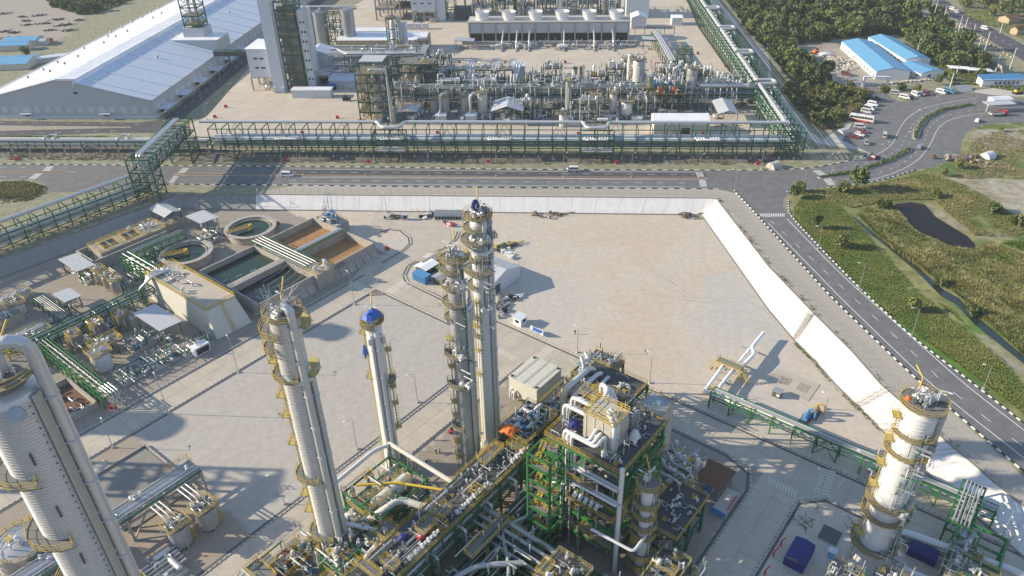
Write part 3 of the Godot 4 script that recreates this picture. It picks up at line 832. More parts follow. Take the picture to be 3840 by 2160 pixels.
func greenery() -> void:
	var pond := flat([V(145.9,4,-258.8),V(153.8,4,-259.5),V(158.5,4,-257.5),V(157.4,4,-247.1),V(159.3,4,-239.2),V(161.4,4,-232.1),V(160.9,4,-225.4),V(157.8,4,-220.5),V(153.6,4,-221.6),V(149.8,4,-225.8),V(147.2,4,-230.9),V(144.2,4,-236.4),V(144.3,4,-242.5),V(144.3,4,-249.4)])
	var ditch := flat([V(126.3,4,-247.7),V(127.4,4,-234.8),V(129.2,4,-225.8),V(130.6,4,-216.7),V(131.9,4,-208.9),V(132.5,4,-198.4),V(135,4,-188.6),V(138.5,4,-159.3),V(141.2,4,-163.9),V(138.1,4,-193.1),V(136.1,4,-198.1),V(134.8,4,-208.6),V(131.9,4,-223.6),V(129.8,4,-236.1),V(128.4,4,-248.6)])
	var green := flat([V(108,4,-256.3),V(105.5,4,-247.7),V(109.3,4,-209.4),V(111.7,4,-190.2),V(116.4,4,-174.2),V(123.5,4,-154.3),V(127.8,4,-139.2),V(133.8,4,-151.2),V(133.3,4,-169.1),V(132.7,4,-185.7),V(127.7,4,-196.2),V(126.4,4,-220.2),V(126.8,4,-247.6),V(124.2,4,-264.6),V(114.4,4,-266.3)])
	var track := flat([V(126.7,4,-197.8),V(129.3,4,-195.4),V(133.3,4,-174.8),V(139.2,4,-160.5),V(139.8,4,-151.5),V(135.3,4,-153.8),V(130.7,4,-175.6),V(127.3,4,-195.5)])
	var reeds := flat([V(129.5,4,-249.6),V(141.9,4,-257.8),V(145.4,4,-257.6),V(144,4,-246.7),V(143.7,4,-235.4),V(149.2,4,-224.6),V(157.1,4,-219.7),V(166.2,4,-224.7),V(172.3,4,-217.1),V(176.9,4,-198.6),V(144.9,4,-148.6),V(141.2,4,-163.9),V(138.7,4,-194.2),V(135.2,4,-209.4),V(130.3,4,-228.4)])
	var lush := flat([V(164.4,4,-224.8),V(178.1,4,-226.9),V(188.3,4,-216.4),V(174,4,-194.1),V(165.6,4,-205.5),V(163.1,4,-215.8)])
	var rough := flat([V(112.2,4,-268.8),V(129.7,4,-255.1),V(147.9,4,-260.9),V(162.8,4,-260.1),V(163.4,4,-231.5),V(179.2,4,-228.8),V(196.4,4,-258.3),V(183,4,-268.5),V(172.3,4,-285.5),V(140.1,4,-273.3),V(111.4,4,-271.3)])
	var bare := flat([V(182.8,4,-266.1),V(185.9,4,-240.3),V(192.7,4,-223.4),V(226.4,4,-276),V(184.9,4,-278.2),V(177.3,4,-281.3)])
	tufts("meadow_grass","short bright green grass on the bank beside the sloping road","grass",green,30000,0.6,C(0.1,0.19,0.025),C(0.27,0.27,0.085),[ditch,track])
	tufts("reed_bed","tall olive and straw reeds between the ditch and the pond","reeds",reeds,30000,1.5,C(0.13,0.17,0.045),C(0.31,0.28,0.11),[pond,ditch])
	tufts("lush_ground_cover","bright green creeping plants at the right end of the pond","ground cover",lush,6000,1.3,C(0.07,0.16,0.02),C(0.18,0.28,0.05),[pond])
	tufts("rough_grass","dry rough grass between the pond and the curving road","grass",rough,12000,0.7,C(0.14,0.18,0.045),C(0.36,0.32,0.14),[pond,bare])
	var right_rough := flat([V(193,4,-298.1),V(210.2,4,-319.8),V(219.1,4,-327.3),V(238.1,4,-329.4),V(257.6,4,-324.8),V(218.8,4,-264.1),V(196.4,4,-258.3),V(192,4,-271.5),V(179.7,4,-278.5)])
	tufts("dry_grass","thin dry grass on the bare lot outside the curving road","grass",right_rough,8000,0.6,C(0.16,0.17,0.06),C(0.36,0.31,0.18),[bare])
	var rimgrass := flat([V(81.1,4,-267),V(85.9,4,-216),V(91.1,4,-188.2),V(95.4,4,-167.9),V(97.4,4,-154.2),V(103.6,4,-133.3),V(108.5,4,-118.8),V(111.6,4,-110),V(110.9,4,-112.2),V(108.9,4,-119),V(104.2,4,-133.9),V(98.3,4,-153.1),V(96.1,4,-167.8),V(91.7,4,-188.2),V(86.6,4,-216),V(81.9,4,-266.3)])
	tufts("rim_weeds","strip of weeds along the top of the white lining","weeds",rimgrass,2200,0.7,C(0.09,0.14,0.03),C(0.22,0.2,0.07))
	var toe := flat([V(83.2,0,-176.8),V(85.5,0,-168.8),V(88.1,0,-158.3),V(87.4,0,-158.3),V(90.5,0,-148),V(93.7,0,-137.1),V(92.7,0,-137),V(89.1,0,-148),V(86.3,0,-158.3),V(84.6,0,-168.9),V(82.3,0,-176.8)])
	tufts("gutter_weeds","green weeds growing in the gutter below the lining","weeds",toe,1200,0.5,C(0.1,0.16,0.03),C(0.25,0.22,0.07),[],0.1)
	var bank := flat([V(-247,4,-351.3),V(-229.3,4,-351.8),V(-193.9,4,-347.8),V(-176.1,4,-343.2),V(-177.2,4,-338.3),V(-242.6,4,-343.3)])
	tufts("bank_grass","yellow green grass between the works road and the low pipe rack","grass",bank,5000,0.9,C(0.12,0.18,0.02),C(0.32,0.33,0.05))
	var bank2 := flat([V(-239.2,4,-337.3),V(-180.1,4,-330.4),V(-114.4,4,-321.6),V(-56,4,-315.7),V(1.4,4,-311.4),V(112,4,-303.1),V(123.7,4,-303.8),V(110.1,4,-296.8),V(1.3,4,-304.1),V(-112.1,4,-313.2),V(-231.4,4,-323.4)])
	tufts("rock_bank_weeds","sparse dry weeds over the rock bank by the boulevard","weeds",bank2,3500,0.75,C(0.1,0.12,0.04),C(0.3,0.25,0.12))
	var scrub := flat([V(151.2,4,-402.9),V(165.2,4,-401.8),V(184.2,4,-393.5),V(192.1,4,-388.5),V(177.6,4,-366.6),V(169.3,4,-355.6),V(157.5,4,-338.3),V(147.7,4,-335.5),V(145.9,4,-346.1),V(145.1,4,-369),V(147,4,-389.7)])
	tufts("scrub_grass","green and rusty scrub between the service path and the parked vans","scrub",scrub,5000,1.6,C(0.07,0.11,0.025),C(0.26,0.2,0.1))
	for p in scatter(scrub,34,4.5): tree(rng.randi() % 2,V(p.x,HE,p.y),rng.randf_range(0.8,1.7),"green scrub bush between the service path and the parked vans","scrub bushes by the service path",true)
	var left_lot := flat([V(-222.8,4,-297.9),V(-209.4,4,-299.2),V(-196.4,4,-293.7),V(-190.2,4,-287.1),V(-195.7,4,-278.7),V(-210.2,4,-275.8)])
	tufts("corner_grass","dry grass patch on the lot at the left end of the boulevard","grass",left_lot,2500,0.8,C(0.13,0.16,0.05),C(0.34,0.29,0.13))
	var clear := [flat([V(180.1,4,-477.9),V(206.8,4,-484.9),V(223,4,-496.4),V(255.8,4,-496.6),V(243.7,4,-412.1),V(233.6,4,-391.9),V(198.4,4,-390.2),V(188.4,4,-393.2),V(167.6,4,-408.6),V(178.4,4,-435.2),V(176.9,4,-463.2)]),flat([V(165.4,4,-352.1),V(192.4,4,-399.7),V(202.8,4,-398.8),V(182.6,4,-347.2)])]
	var wood := flat([V(173.4,4,-642.3),V(173.4,4,-585.3),V(160.1,4,-502.3),V(162,4,-470.4),V(158.3,4,-442.2),V(156.8,4,-402.4),V(177.1,4,-400.8),V(176.8,4,-420),V(174.5,4,-463.4),V(182.4,4,-482.4),V(210.7,4,-491),V(256.5,4,-498.2),V(251.2,4,-450.9),V(248.3,4,-424.2),V(259,4,-413.3),V(268.4,4,-407.7),V(277.1,4,-443.1),V(279.7,4,-459.9),V(284.2,4,-514.6),V(286.4,4,-544.4),V(294.5,4,-599.1),V(303.6,4,-627.2)])
	var near_gap := scatter(wood,285,6.0,clear)
	var tones := ["deep green","olive green","dark green","light green","broad green","slender green"]
	for i in near_gap.size():
		var p: Vector2 = near_gap[i]
		var k := rng.randi() % 6
		var s := rng.randf_range(0.7,1.3)
		tree(k,V(p.x,HE,p.y),s,("large " if s > 1.0 else "small ") + tones[k] + " tree of the wood " + nearest(p),"trees of the wood by the pipe rack")
	var under := scatter(wood,500,4.2,clear)
	var tr := []
	var co := []
	for p in under:
		var s := rng.randf_range(1.0,1.8)
		tr.append(Transform3D(Basis(Vector3.UP,rng.randf()*TAU).scaled(V(s,s,s)),V(p.x,HE,p.y)))
		co.append(Color(1,1,1).lerp(C(0.7,0.75,0.6),rng.randf()))
	stuff("undergrowth","mass of low bushes filling the floor of the wood","undergrowth",lib.bushes[0][1],M.leaf,tr,co)
	for q in [[V(335,4,-567.9),V(350.1,4,-583.8),V(346.5,4,-562.5),V(360.9,4,-578.2),V(352.9,4,-553.5),V(365,4,-564.7),V(361.4,4,-548.5),V(372.6,4,-559.7),V(339.6,4,-542.8),V(348,4,-538),V(378,4,-580.7),V(387,4,-584.2)],[V(307.4,4,-570.9),V(302.5,4,-550.6),V(303.3,4,-542.6),V(316.3,4,-587.5),V(291.8,4,-506.8),V(284.4,4,-504.1)]]:
		for p in q: tree(rng.randi() % 6,p,rng.randf_range(0.7,1.1),"dark leafy tree beside the far highway, " + nth(int(taken.get("tree",0)) - near_gap.size() + 1) + " of the row","trees beside the highway")
	var singles := [[V(137,4,-271),1.0,0,"dense dark tree on the meadow below the lower hedge median"],[V(131,4,-269),0.62,1,"low round tree beside the dense tree below the hedge median"],[V(114.6,4,-269.9),0.6,3,"small tree at the meadow corner by the crossing"],[V(110.6,4,-264.2),0.62,0,"dark bushy tree at the top corner of the meadow"],[V(110.1,4,-239.2),0.5,2,"small dark tree on the bank beside the first road lamp"],[V(121,4,-186.2),0.6,3,"spreading tree on the bank by the third road lamp"],[V(164.4,4,-262.4),0.5,1,"small tree at the head of the pond"],[V(187.1,4,-288.7),0.5,3,"thin tree beside the brown rock pile"],[V(177.3,4,-281.3),0.42,3,"sapling at the mouth of the dirt track"],[V(226.4,4,-328.5),0.4,3,"lone sapling on the bare lot outside the bend"],[V(-312.8,4,-499.9),0.7,1,"green tree beside the blue roofed sheds at the left"],[V(-311.6,4,-481.8),0.45,3,"small tree in front of the blue roofed sheds"],[V(113.9,4,-225.4),0.6,1,"shadowed shrub tree halfway down the bank"],[V(180.2,4,-374.5),0.75,1,"rounded tree beside the dark parked pickup"],[V(178.7,4,-383),0.6,3,"pale green tree in the scrub near the gate"],[V(255.7,4,-401.6),0.8,0,"dark tree beside the blue roofed guard house"],[V(231,4,-396.6),0.6,2,"dark tree in front of the small blue shed"],[V(241.2,4,-402.8),0.55,1,"olive tree left of the pale carport"]]
	for s in singles: tree(s[2],s[0],s[1],s[3])
	var bushes := [[V(141,4,-253.4),"rounded bush on the near bank of the pond"],[V(136,4,-200.5),"green bush leaning over the ditch"],[V(179.6,4,-249.1),"wide green bush on the bare ground behind the pond"],[V(182.4,4,-238.5),"low bush at the right edge behind the pond"],[V(137.5,4,-183.4),"leafy bush in the bend of the ditch"],[V(169.5,4,-420.6),"large bush at the corner of the rubble yard"],[V(176,4,-432.8),"leafy bush beside the parked blue van"],[V(197.9,4,-385.9),"dark hedge bush right of the camp gate"],[V(207.9,4,-389.5),"dark hedge bush behind the parked vans"],[V(215.7,4,-386.7),"hedge bush behind the white van"],[V(-340,4,-640.4),"wild bush above the far warehouse edge"]]
	for i in bushes.size(): tree(i % 2,bushes[i][0],rng.randf_range(0.9,1.5),bushes[i][1],"",true)
	var hill := flat([V(-406.5,4,-698.8),V(-372.8,4,-706),V(-312.3,4,-666.9),V(-320.1,4,-615.4),V(-333.2,4,-616.7),V(-364.9,4,-643.1)])
	for p in scatter(hill,60,7.0):
		tree(rng.randi() % 2,V(p.x,HE,p.y),rng.randf_range(1.0,2.1),"wild scrub bush on the overgrown mound behind the warehouse","scrub on the mound behind the warehouse",true)
	tufts("mound_grass","yellow green grass over the mound behind the warehouse","grass",hill,5000,1.6,C(0.09,0.13,0.03),C(0.27,0.26,0.08))
	var far_side := flat([V(321.8,4,-540.7),V(326.3,4,-480.2),V(323.8,4,-428.3),V(440.8,4,-611.2),V(353.3,4,-621.4)])
	tufts("roadside_grass","green grass beyond the far highway","grass",far_side,9000,1.0,C(0.09,0.13,0.03),C(0.25,0.25,0.09))
	var hedge_side := flat([V(243.5,4,-414.6),V(256.5,4,-498.2),V(253.8,4,-456.4),V(258.4,4,-433.8),V(271.4,4,-402.7),V(280.5,4,-402),V(268,4,-380.5),V(248.8,4,-395.3),V(237.9,4,-396.1)])
	tufts("camp_grass","green grass behind the blue roofed sheds","grass",hedge_side,3000,1.2,C(0.07,0.12,0.025),C(0.2,0.22,0.06))
func slab(b: MB,prof: Array) -> void:
	var n := prof.size()
	var mid := Vector3.ZERO
	for p in prof: mid += p/n
	for i in n:
		var p: Vector3 = prof[i]
		var q: Vector3 = prof[(i + 1) % n]
		b.quad(V(p.x,p.y,p.z),V(p.x,p.y,-p.z),V(q.x,q.y,-q.z),V(q.x,q.y,q.z))
		b.tri(V(mid.x,mid.y,mid.z),V(p.x,p.y,p.z),V(q.x,q.y,q.z))
		b.tri(V(mid.x,mid.y,-mid.z),V(q.x,q.y,-q.z),V(p.x,p.y,-p.z))
func side_glass(o: Node3D,x0: float,x1: float,x2: float,x3: float,y0: float,y1: float,w0: float,w1: float,n: int) -> void:
	for s in [-1,1]:
		for i in n:
			var t0 := (i + 0.06)/n
			var t1 := (i + 0.94)/n
			var b := MB.new()
			b.quad(V(lerpf(x0,x1,t0),y0,s*w0),V(lerpf(x2,x3,t0),y1,s*w1),V(lerpf(x2,x3,t1),y1,s*w1),V(lerpf(x0,x1,t1),y0,s*w0))
			part(o,"side_window",b,M.glass)
func car(kind: String,col: Color,at: Vector3,turn: float,label: String,group := "") -> void:
	var key := kind + str(col)
	if lib.has(key):
		dup(lib[key],at,turn,label)
		return
	var nm: String = {"van": "passenger_van","suv": "sport_utility_car","car": "parked_car","pickup": "pickup_truck","bus": "coach_bus","truck": "crane_truck","jeep": "covered_truck"}[kind]
	var cat: String = {"van": "van","suv": "car","car": "car","pickup": "pickup","bus": "bus","truck": "truck","jeep": "truck"}[kind]
	var o := thing(nm,label,cat,at,turn,group)
	lib[key] = o
	if not M.has("p" + str(col)): mat("p" + str(col),col,0.3).clearcoat_enabled = true
	var m: Material = M["p" + str(col)]
	var b := MB.new()
	var len := 4.4
	var wb := [1.35,-1.3]
	var hw := 0.86
	var wr := 0.33
	match kind:
		"van":
			len = 5.3; hw = 0.95; wb = [1.75,-1.6]
			slab(b,[V(-2.65,0.35,0.93),V(-2.65,1.2,0.94),V(-2.5,2.1,0.8),V(-2.2,2.22,0.78),V(1.1,2.22,0.78),V(1.5,2.1,0.8),V(2.25,1.2,0.92),V(2.65,0.95,0.9),V(2.68,0.35,0.9)])
			side_glass(o,-2.3,1.75,-2.15,1.3,1.25,1.9,0.955,0.86,4)
			var f := MB.new(); f.quad(V(2.2,1.27,0.8),V(1.56,2.05,0.72),V(1.56,2.05,-0.72),V(2.2,1.27,-0.8)); part(o,"windscreen",f,M.glass)
			f = MB.new(); f.quad(V(-2.67,1.25,0.8),V(-2.54,2.0,0.72),V(-2.54,2.0,-0.72),V(-2.67,1.25,-0.8)); part(o,"rear_window",f,M.glass)
		"bus":
			len = 11.0; hw = 1.25; wb = [3.4,-3.0]; wr = 0.5
			slab(b,[V(-5.5,0.4,1.24),V(-5.55,1.6,1.25),V(-5.4,3.2,1.15),V(5.2,3.25,1.15),V(5.5,1.4,1.24),V(5.5,0.4,1.24)])
			side_glass(o,-5.1,5.1,-5.1,4.95,1.75,2.75,1.26,1.22,8)
			var f := MB.new(); f.quad(V(5.49,1.4,1.1),V(5.25,2.9,1.0),V(5.25,2.9,-1.0),V(5.49,1.4,-1.1)); part(o,"windscreen",f,M.glass)
			for s in [-1,1]:
				f = MB.new(); f.quad(V(-5.4,0.45,s*1.26),V(-5.4,1.3,s*1.265),V(5.3,0.85,s*1.265),V(5.3,0.45,s*1.26)); part(o,"red_stripe",f,M.red)
			for x in [-3.5,0.5]: pbox(o,"roof_vent",V(x,3.32,0),V(1.6,0.22,1.3),M.lamp_white)
		"truck":
			len = 9.0; hw = 1.2; wb = [3.2,-2.2]; wr = 0.5
			slab(b,[V(2.4,0.6,1.15),V(2.4,2.6,1.05),V(3.9,2.6,1.05),V(4.4,1.6,1.15),V(4.5,0.6,1.15)])
			pbox(o,"flat_bed",V(-1.2,1.15,0),V(6.6,0.25,2.4),M.lamp_white)
			for s in [-1,1]: pbox(o,"side_board",V(-1.2,1.55,s*1.2),V(6.6,0.6,0.08),M.lamp_white)
			pbox(o,"cargo",V(-1.6,1.7,0),V(5.0,0.8,2.0),M.scrap)
			ppipe(o,"crane_boom",[V(2.0,1.4,0),V(2.0,3.0,0),V(-2.2,2.9,0.2)],0.18,M.red,6,0.3)
			var f := MB.new(); f.quad(V(4.36,1.7,0.95),V(3.98,2.5,0.9),V(3.98,2.5,-0.9),V(4.36,1.7,-0.95)); part(o,"windscreen",f,M.glass)
		"jeep":
			len = 6.0; hw = 1.0; wb = [2.0,-1.7]; wr = 0.4
			slab(b,[V(-3.0,0.5,0.98),V(-3.0,2.3,0.95),V(1.5,2.4,0.95),V(1.9,1.4,0.95),V(3.0,1.2,0.85),V(3.0,0.5,0.85)])
			side_glass(o,-2.8,1.5,-2.8,1.4,1.5,2.1,0.99,0.975,4)
		"pickup":
			len = 5.2; wb = [1.6,-1.5]; hw = 0.93
			slab(b,[V(-2.6,0.4,0.92),V(-2.6,1.1,0.92),V(2.2,1.12,0.92),V(2.6,0.95,0.85),V(2.6,0.4,0.85)])
			var c2 := MB.new()
			slab(c2,[V(-0.6,1.1,0.88),V(-0.45,1.75,0.74),V(0.7,1.78,0.74),V(1.35,1.1,0.86)])
			part(o,"cabin",c2,m)
			side_glass(o,-0.5,1.2,-0.4,0.72,1.16,1.66,0.885,0.78,2)
			pbox(o,"load_bed",V(-1.65,1.12,0),V(1.7,0.06,1.5),M.dark)
		_:
			var tall := 0.25 if kind == "suv" else 0.0
			hw = 0.88
			slab(b,[V(-2.2,0.38,0.86),V(-2.22,0.9 + tall*0.6,0.87),V(1.1,0.95 + tall*0.6,0.88),V(2.05,0.8 + tall*0.5,0.82),V(2.2,0.38,0.8)])
			var c2 := MB.new()
			slab(c2,[V(-2.1 if tall > 0 else -1.7,0.93 + tall*0.6,0.84),V(-1.75 if tall > 0 else -1.1,1.42 + tall,0.7),V(0.25,1.45 + tall,0.7),V(1.1,0.94 + tall*0.6,0.84)])
			part(o,"cabin",c2,m)
			side_glass(o,-1.9 if tall > 0 else -1.4,0.95,-1.65 if tall > 0 else -1.05,0.25,1.0 + tall*0.6,1.34 + tall,0.85,0.74,3)
			var f := MB.new(); f.quad(V(1.06,1.0 + tall*0.6,0.72),V(0.32,1.42 + tall,0.62),V(0.32,1.42 + tall,-0.62),V(1.06,1.0 + tall*0.6,-0.72)); part(o,"windscreen",f,M.glass)
	part(o,"body",b,m)
	for x in wb:
		for s in [-1,1]: pcyl(o,"wheel",V(x,wr,s*(hw - 0.22)),V(x,wr,s*(hw + 0.02)),wr,M.tyre)
	for s in [-1,1]:
		pbox(o,"headlight",V(len/2 - 0.02,0.75,s*hw*0.7),V(0.08,0.16,0.3),M.lamp_white)
		pbox(o,"tail_light",V(-len/2 - 0.01,0.85,s*hw*0.8),V(0.06,0.22,0.16),M.red)
func vehicles() -> void:
	car("pickup",C(0.02,0.022,0.03),V(189.1,4,-376.3),-0.58,"dark pickup parked nearest the camp gate")
	car("van",C(0.7,0.7,0.7),V(183.8,4,-367),-0.87,"white van parked second in the row below the camp gate")
	car("van",C(0.7,0.7,0.7),V(179.7,4,-361.3),-0.86,"white van parked third in the row below the camp gate")
	car("van",C(0.45,0.46,0.47),V(176.4,4,-356.8),-0.85,"silver van parked between white van and dark red car")
	car("car",C(0.13,0.012,0.02),V(172.1,4,-351.3),-0.76,"dark red car parked tight behind the red and white coach")
	car("bus",C(0.72,0.7,0.68),V(169.2,4,-345.3),-0.55,"red and white coach parked in the row of vans")
	car("van",C(0.6,0.6,0.6),V(165,4,-336.7),-0.34,"pale van with brown side parked just below the coach")
	car("suv",C(0.16,0.012,0.025),V(164.2,4,-330.8),-0.87,"maroon car parked between two white vehicles below the coach")
	car("suv",C(0.68,0.68,0.68),V(161.2,4,-327.2),-0.90,"white car with dark windows parked between two maroon cars")
	car("suv",C(0.16,0.012,0.025),V(157.8,4,-324.8),-0.68,"maroon car parked last in the row beside the pale tent")
	car("suv",C(0.3,0.31,0.32),V(160,4,-317),-1.81,"grey car pulling out at the lower end of the parked row")
	car("van",C(0.45,0.46,0.47),V(171.7,4,-325.2),1.13,"silver van driving up towards the parked row")
	car("suv",C(0.22,0.26,0.33),V(180.8,4,-311),1.04,"blue grey car driving between the two hedge medians")
	car("suv",C(0.16,0.012,0.025),V(157.4,4,-300.7),0.58,"maroon car turning into the curving road below the first lamp")
	car("suv",C(0.68,0.68,0.68),V(222.6,4,-341.2),0.89,"white car driving beside the long crane truck")
	car("truck",C(0.5,0.04,0.05),V(236.7,4,-348.6),0.11,"long flat bed truck with red crane near the guard booth")
	car("van",C(0.45,0.46,0.47),V(202.1,4,-383),-0.42,"silver van parked alone right of the camp entrance")
	car("van",C(0.7,0.7,0.7),V(204,4,-376.3),-0.76,"white van at the front of the upper parked cluster")
	car("car",C(0.03,0.03,0.035),V(207.3,4,-376.2),-1.03,"black car wedged beside the front white van")
	car("van",C(0.7,0.7,0.7),V(211.4,4,-380.1),-1.43,"white van in the middle of the upper parked cluster")
	car("suv",C(0.4,0.41,0.42),V(215,4,-381.1),-1.48,"silver car beside the maroon van in the upper cluster")
	car("van",C(0.16,0.012,0.025),V(217.5,4,-381.4),-1.61,"maroon van at the right end of the upper parked cluster")
	car("van",C(0.7,0.7,0.7),V(226,4,-382.9),-1.06,"white van parked beside the teal covered truck")
	car("jeep",C(0.06,0.25,0.36),V(230.5,4,-383.4),-1.21,"teal covered truck parked left of the metal ramp")
	car("jeep",C(0.12,0.2,0.28),V(178.4,4,-419.4),-0.44,"blue grey covered truck in the rubble yard corner")
	car("car",C(0.7,0.7,0.7),V(175.7,4,-411.8),-0.63,"white car parked by the rubble yard fence")
	car("jeep",C(0.13,0.015,0.02),V(189.6,4,-416.5),-0.90,"maroon covered truck parked in front of the rubble heap")
	car("suv",C(0.4,0.41,0.42),V(188.4,4,-408.6),-0.52,"silver car parked below the maroon covered truck")
	car("van",C(0.7,0.7,0.7),V(322.8,4,-562.5),-1.40,"white van leading on the far highway")
	car("van",C(0.45,0.46,0.47),V(321.6,4,-553.9),-1.58,"silver van following on the far highway")
	car("car",C(0.04,0.045,0.05),V(297.5,4,-521.6),-1.20,"dark car on the near lane of the far highway")
	car("van",C(0.7,0.7,0.7),V(316.2,4,-507.3),-1.29,"white van alone in the middle of the far highway")
	car("car",C(0.04,0.045,0.05),V(318.7,4,-534.8),-1.61,"dark car halfway along the far highway")
	car("van",C(0.7,0.7,0.7),V(-94.3,4,-297.1),-0.16,"white van driving right in the shaded near lane of the boulevard")
	car("van",C(0.72,0.72,0.72),V(27,4,-295.4),3.08,"white van driving left in the sunny far lane of the boulevard")
func lamp(at: Vector3,h: float,ang: float,kind: String,label: String) -> void:
	var o := thing("street_lamp" if kind != "pole" else "utility_pole",label,"street lamp" if kind != "pole" else "utility pole",at,ang)
	if kind == "pole":
		var b := MB.new()
		b.cyl(V(0,0,0),V(0,h,0),0.32,0.2,8)
		part(o,"pole",b,M.white_steel)
		pbar(o,"cross_arm",V(-1.1,h - 0.6,0),V(1.1,h - 0.6,0),0.14,M.galvanised)
		return
	var b := MB.new()
	b.cyl(V(0,0,0),V(0,h,0),0.11,0.07,7)
	part(o,"pole",b,M.galvanised)
	pbox(o,"footing",V(0,0.25,0),V(0.6,0.5,0.6),M.kerb)
	ppipe(o,"arm",[V(0,h - 0.8,0),V(0,h,0),V(1.8,h + 0.25,0)],0.05,M.galvanised,6,0.6)
	pbox(o,"lamp_head",V(2.0,h + 0.25,0),V(0.75,0.14,0.3),M.lamp_white)
	if kind == "double":
		ppipe(o,"arm",[V(0,h - 0.8,0),V(0,h,0),V(-1.8,h + 0.25,0)],0.05,M.galvanised,6,0.6)
		pbox(o,"lamp_head",V(-2.0,h + 0.25,0),V(0.75,0.14,0.3),M.lamp_white)
func street_furniture() -> void:
	lamp(V(-87.9,4,-297.9),9.8,0.80,"street","boulevard lamp post beside the white van in the shade")
	lamp(V(-60.8,4,-295.7),10.3,0.80,"street","boulevard lamp post left of the left pipe loop")
	lamp(V(-33.7,4,-293.4),10.4,0.80,"street","boulevard lamp post just right of the left pipe loop")
	lamp(V(-5.5,4,-291.7),10.3,0.80,"street","boulevard lamp post in the middle of the boulevard")
	lamp(V(22.5,4,-289),10.3,0.80,"street","boulevard lamp post left of the sunlit white van")
	lamp(V(50.4,4,-287.3),10.3,0.80,"street","boulevard lamp post right of the right pipe loop")
	lamp(V(78,4,-285.1),9.9,0.80,"street","boulevard lamp post at the right crossing")
	lamp(V(89.4,4,-272.2),8.5,2.40,"street","lamp post standing at the near corner of the junction")
	lamp(V(105.9,4,-292.9),8.0,0.80,"street","lamp post at the far corner of the junction")
	lamp(V(115.9,4,-270.1),8.9,2.40,"street","lamp post on the meadow corner of the junction")
	lamp(V(132.2,4,-284.2),9.8,0.50,"double","double lamp post at the tip of the lower hedge median")
	lamp(V(156.4,4,-293.7),9.6,0.50,"double","double lamp post halfway along the lower hedge median")
	lamp(V(176.2,4,-310.7),8.1,0.50,"double","double lamp post at the upper end of the lower hedge median")
	lamp(V(190.4,4,-333.5),9.6,0.50,"double","double lamp post low on the upper hedge median")
	lamp(V(208.8,4,-354.3),8.6,0.50,"double","double lamp post in the bend of the upper hedge median")
	lamp(V(233.6,4,-364.5),6.8,0.50,"street","lamp post at the guard booth end of the upper hedge")
	lamp(V(104.4,4,-252.1),8.5,2.90,"street","lamp post at the top of the sloping road")
	lamp(V(105.7,4,-224.7),8.6,2.90,"street","second lamp post down the sloping road by the small dark tree")
	lamp(V(109.5,4,-198.9),9.3,2.90,"street","third lamp post down the sloping road")
	lamp(V(114.3,4,-173.4),9.7,2.90,"street","fourth lamp post down the sloping road by the spreading tree")
	lamp(V(122.3,4,-150),7.8,2.90,"street","lowest lamp post on the sloping road")
	lamp(V(-51,0,-203.2),11.7,2.20,"street","tall lamp post at the chamfered corner of the paved yard")
	lamp(V(-39.7,0,-137.8),9.9,3.60,"street","lamp post between the two white banded columns")
	lamp(V(-26.2,0,-154.9),9.9,3.60,"street","lamp post behind the slim white column")
	lamp(V(-53.8,0,-120.6),10.1,3.60,"street","lamp post left of the tall banded column in the lattice shadow")
	lamp(V(-102,0,-140.4),8.3,2.20,"street","lamp post beside the empty concrete bund")
	lamp(V(-92.4,0,-152.6),12.6,2.20,"street","lamp post standing at the rounded column shadow")
	lamp(V(-78.8,0,-169.6),11.8,2.20,"street","curved lamp post in front of the concrete basin block")
	lamp(V(18.6,0,-175.1),8.4,2.00,"street","lone lamp post on the open yard behind the heater block")
	lamp(V(37.3,0,-160.6),9.3,2.00,"street","lamp post on the open yard right of the heater block")
	lamp(V(-49,0,-268.7),7.8,2.00,"street","lamp post at the foot of the far lining")
	lamp(V(-21.5,0,-240.1),8.2,2.00,"street","lamp post beside the shack yard corner")
	lamp(V(-100.4,0,-275),7.3,2.00,"street","lamp post at the far lining above the round clarifier")
	lamp(V(67.6,0,-115.9),10.2,2.00,"street","lamp post at the kerbed block with the blue canopy")
	lamp(V(81.4,0,-148.3),4.1,2.00,"street","short lamp post beside the orange pump")
	lamp(V(80.2,0,-123.9),7.3,2.00,"street","lamp post by the green rack leg")
	lamp(V(102.7,0,-105.1),10.0,2.00,"street","lamp post leaning over the shaded lining at the right edge")
	lamp(V(101.6,0,-101.7),7.1,2.00,"street","short lamp post beside the open green frame")
	lamp(V(-169.2,2,-246.3),5.3,2.00,"street","lamp post on the left lining beside the big green rack")
	lamp(V(-141,3.5,-274.3),6.4,2.00,"street","lamp post at the corner of the left lining")
	lamp(V(-238.6,4,-366),3.0,0.80,"street","lamp post at the left end of the works road")
	lamp(V(-204.1,4,-362.7),3.8,0.80,"street","lamp post in the middle of the works road island")
	lamp(V(-193.8,4,-354.8),5.7,0.80,"street","lamp post at the tip of the works road island")
	lamp(V(-226.6,4,-354.3),6.1,0.80,"street","lamp post on the near side of the works road")
	lamp(V(-173.8,4,-369.1),4.5,0.80,"street","lamp post at the corner of the big warehouse")
	lamp(V(-151.3,5,-366.7),7.5,0.80,"street","lamp post on the paving edge right of the warehouse road")
	lamp(V(-166.2,4,-402.2),8.0,0.80,"street","lamp post by the nearest warehouse canopy")
	lamp(V(-164.3,4,-431.1),8.4,0.80,"street","lamp post by the middle warehouse canopy")
	lamp(V(-153.3,5,-409.4),4.4,0.80,"street","lamp post on the paving by the red hydrant boxes")
	lamp(V(-116,5,-398.8),9.0,0.80,"street","lamp post by the white container in front of the silo house")
	lamp(V(-83.3,5,-388.8),8.1,0.80,"street","lamp post left of the green stair structure")
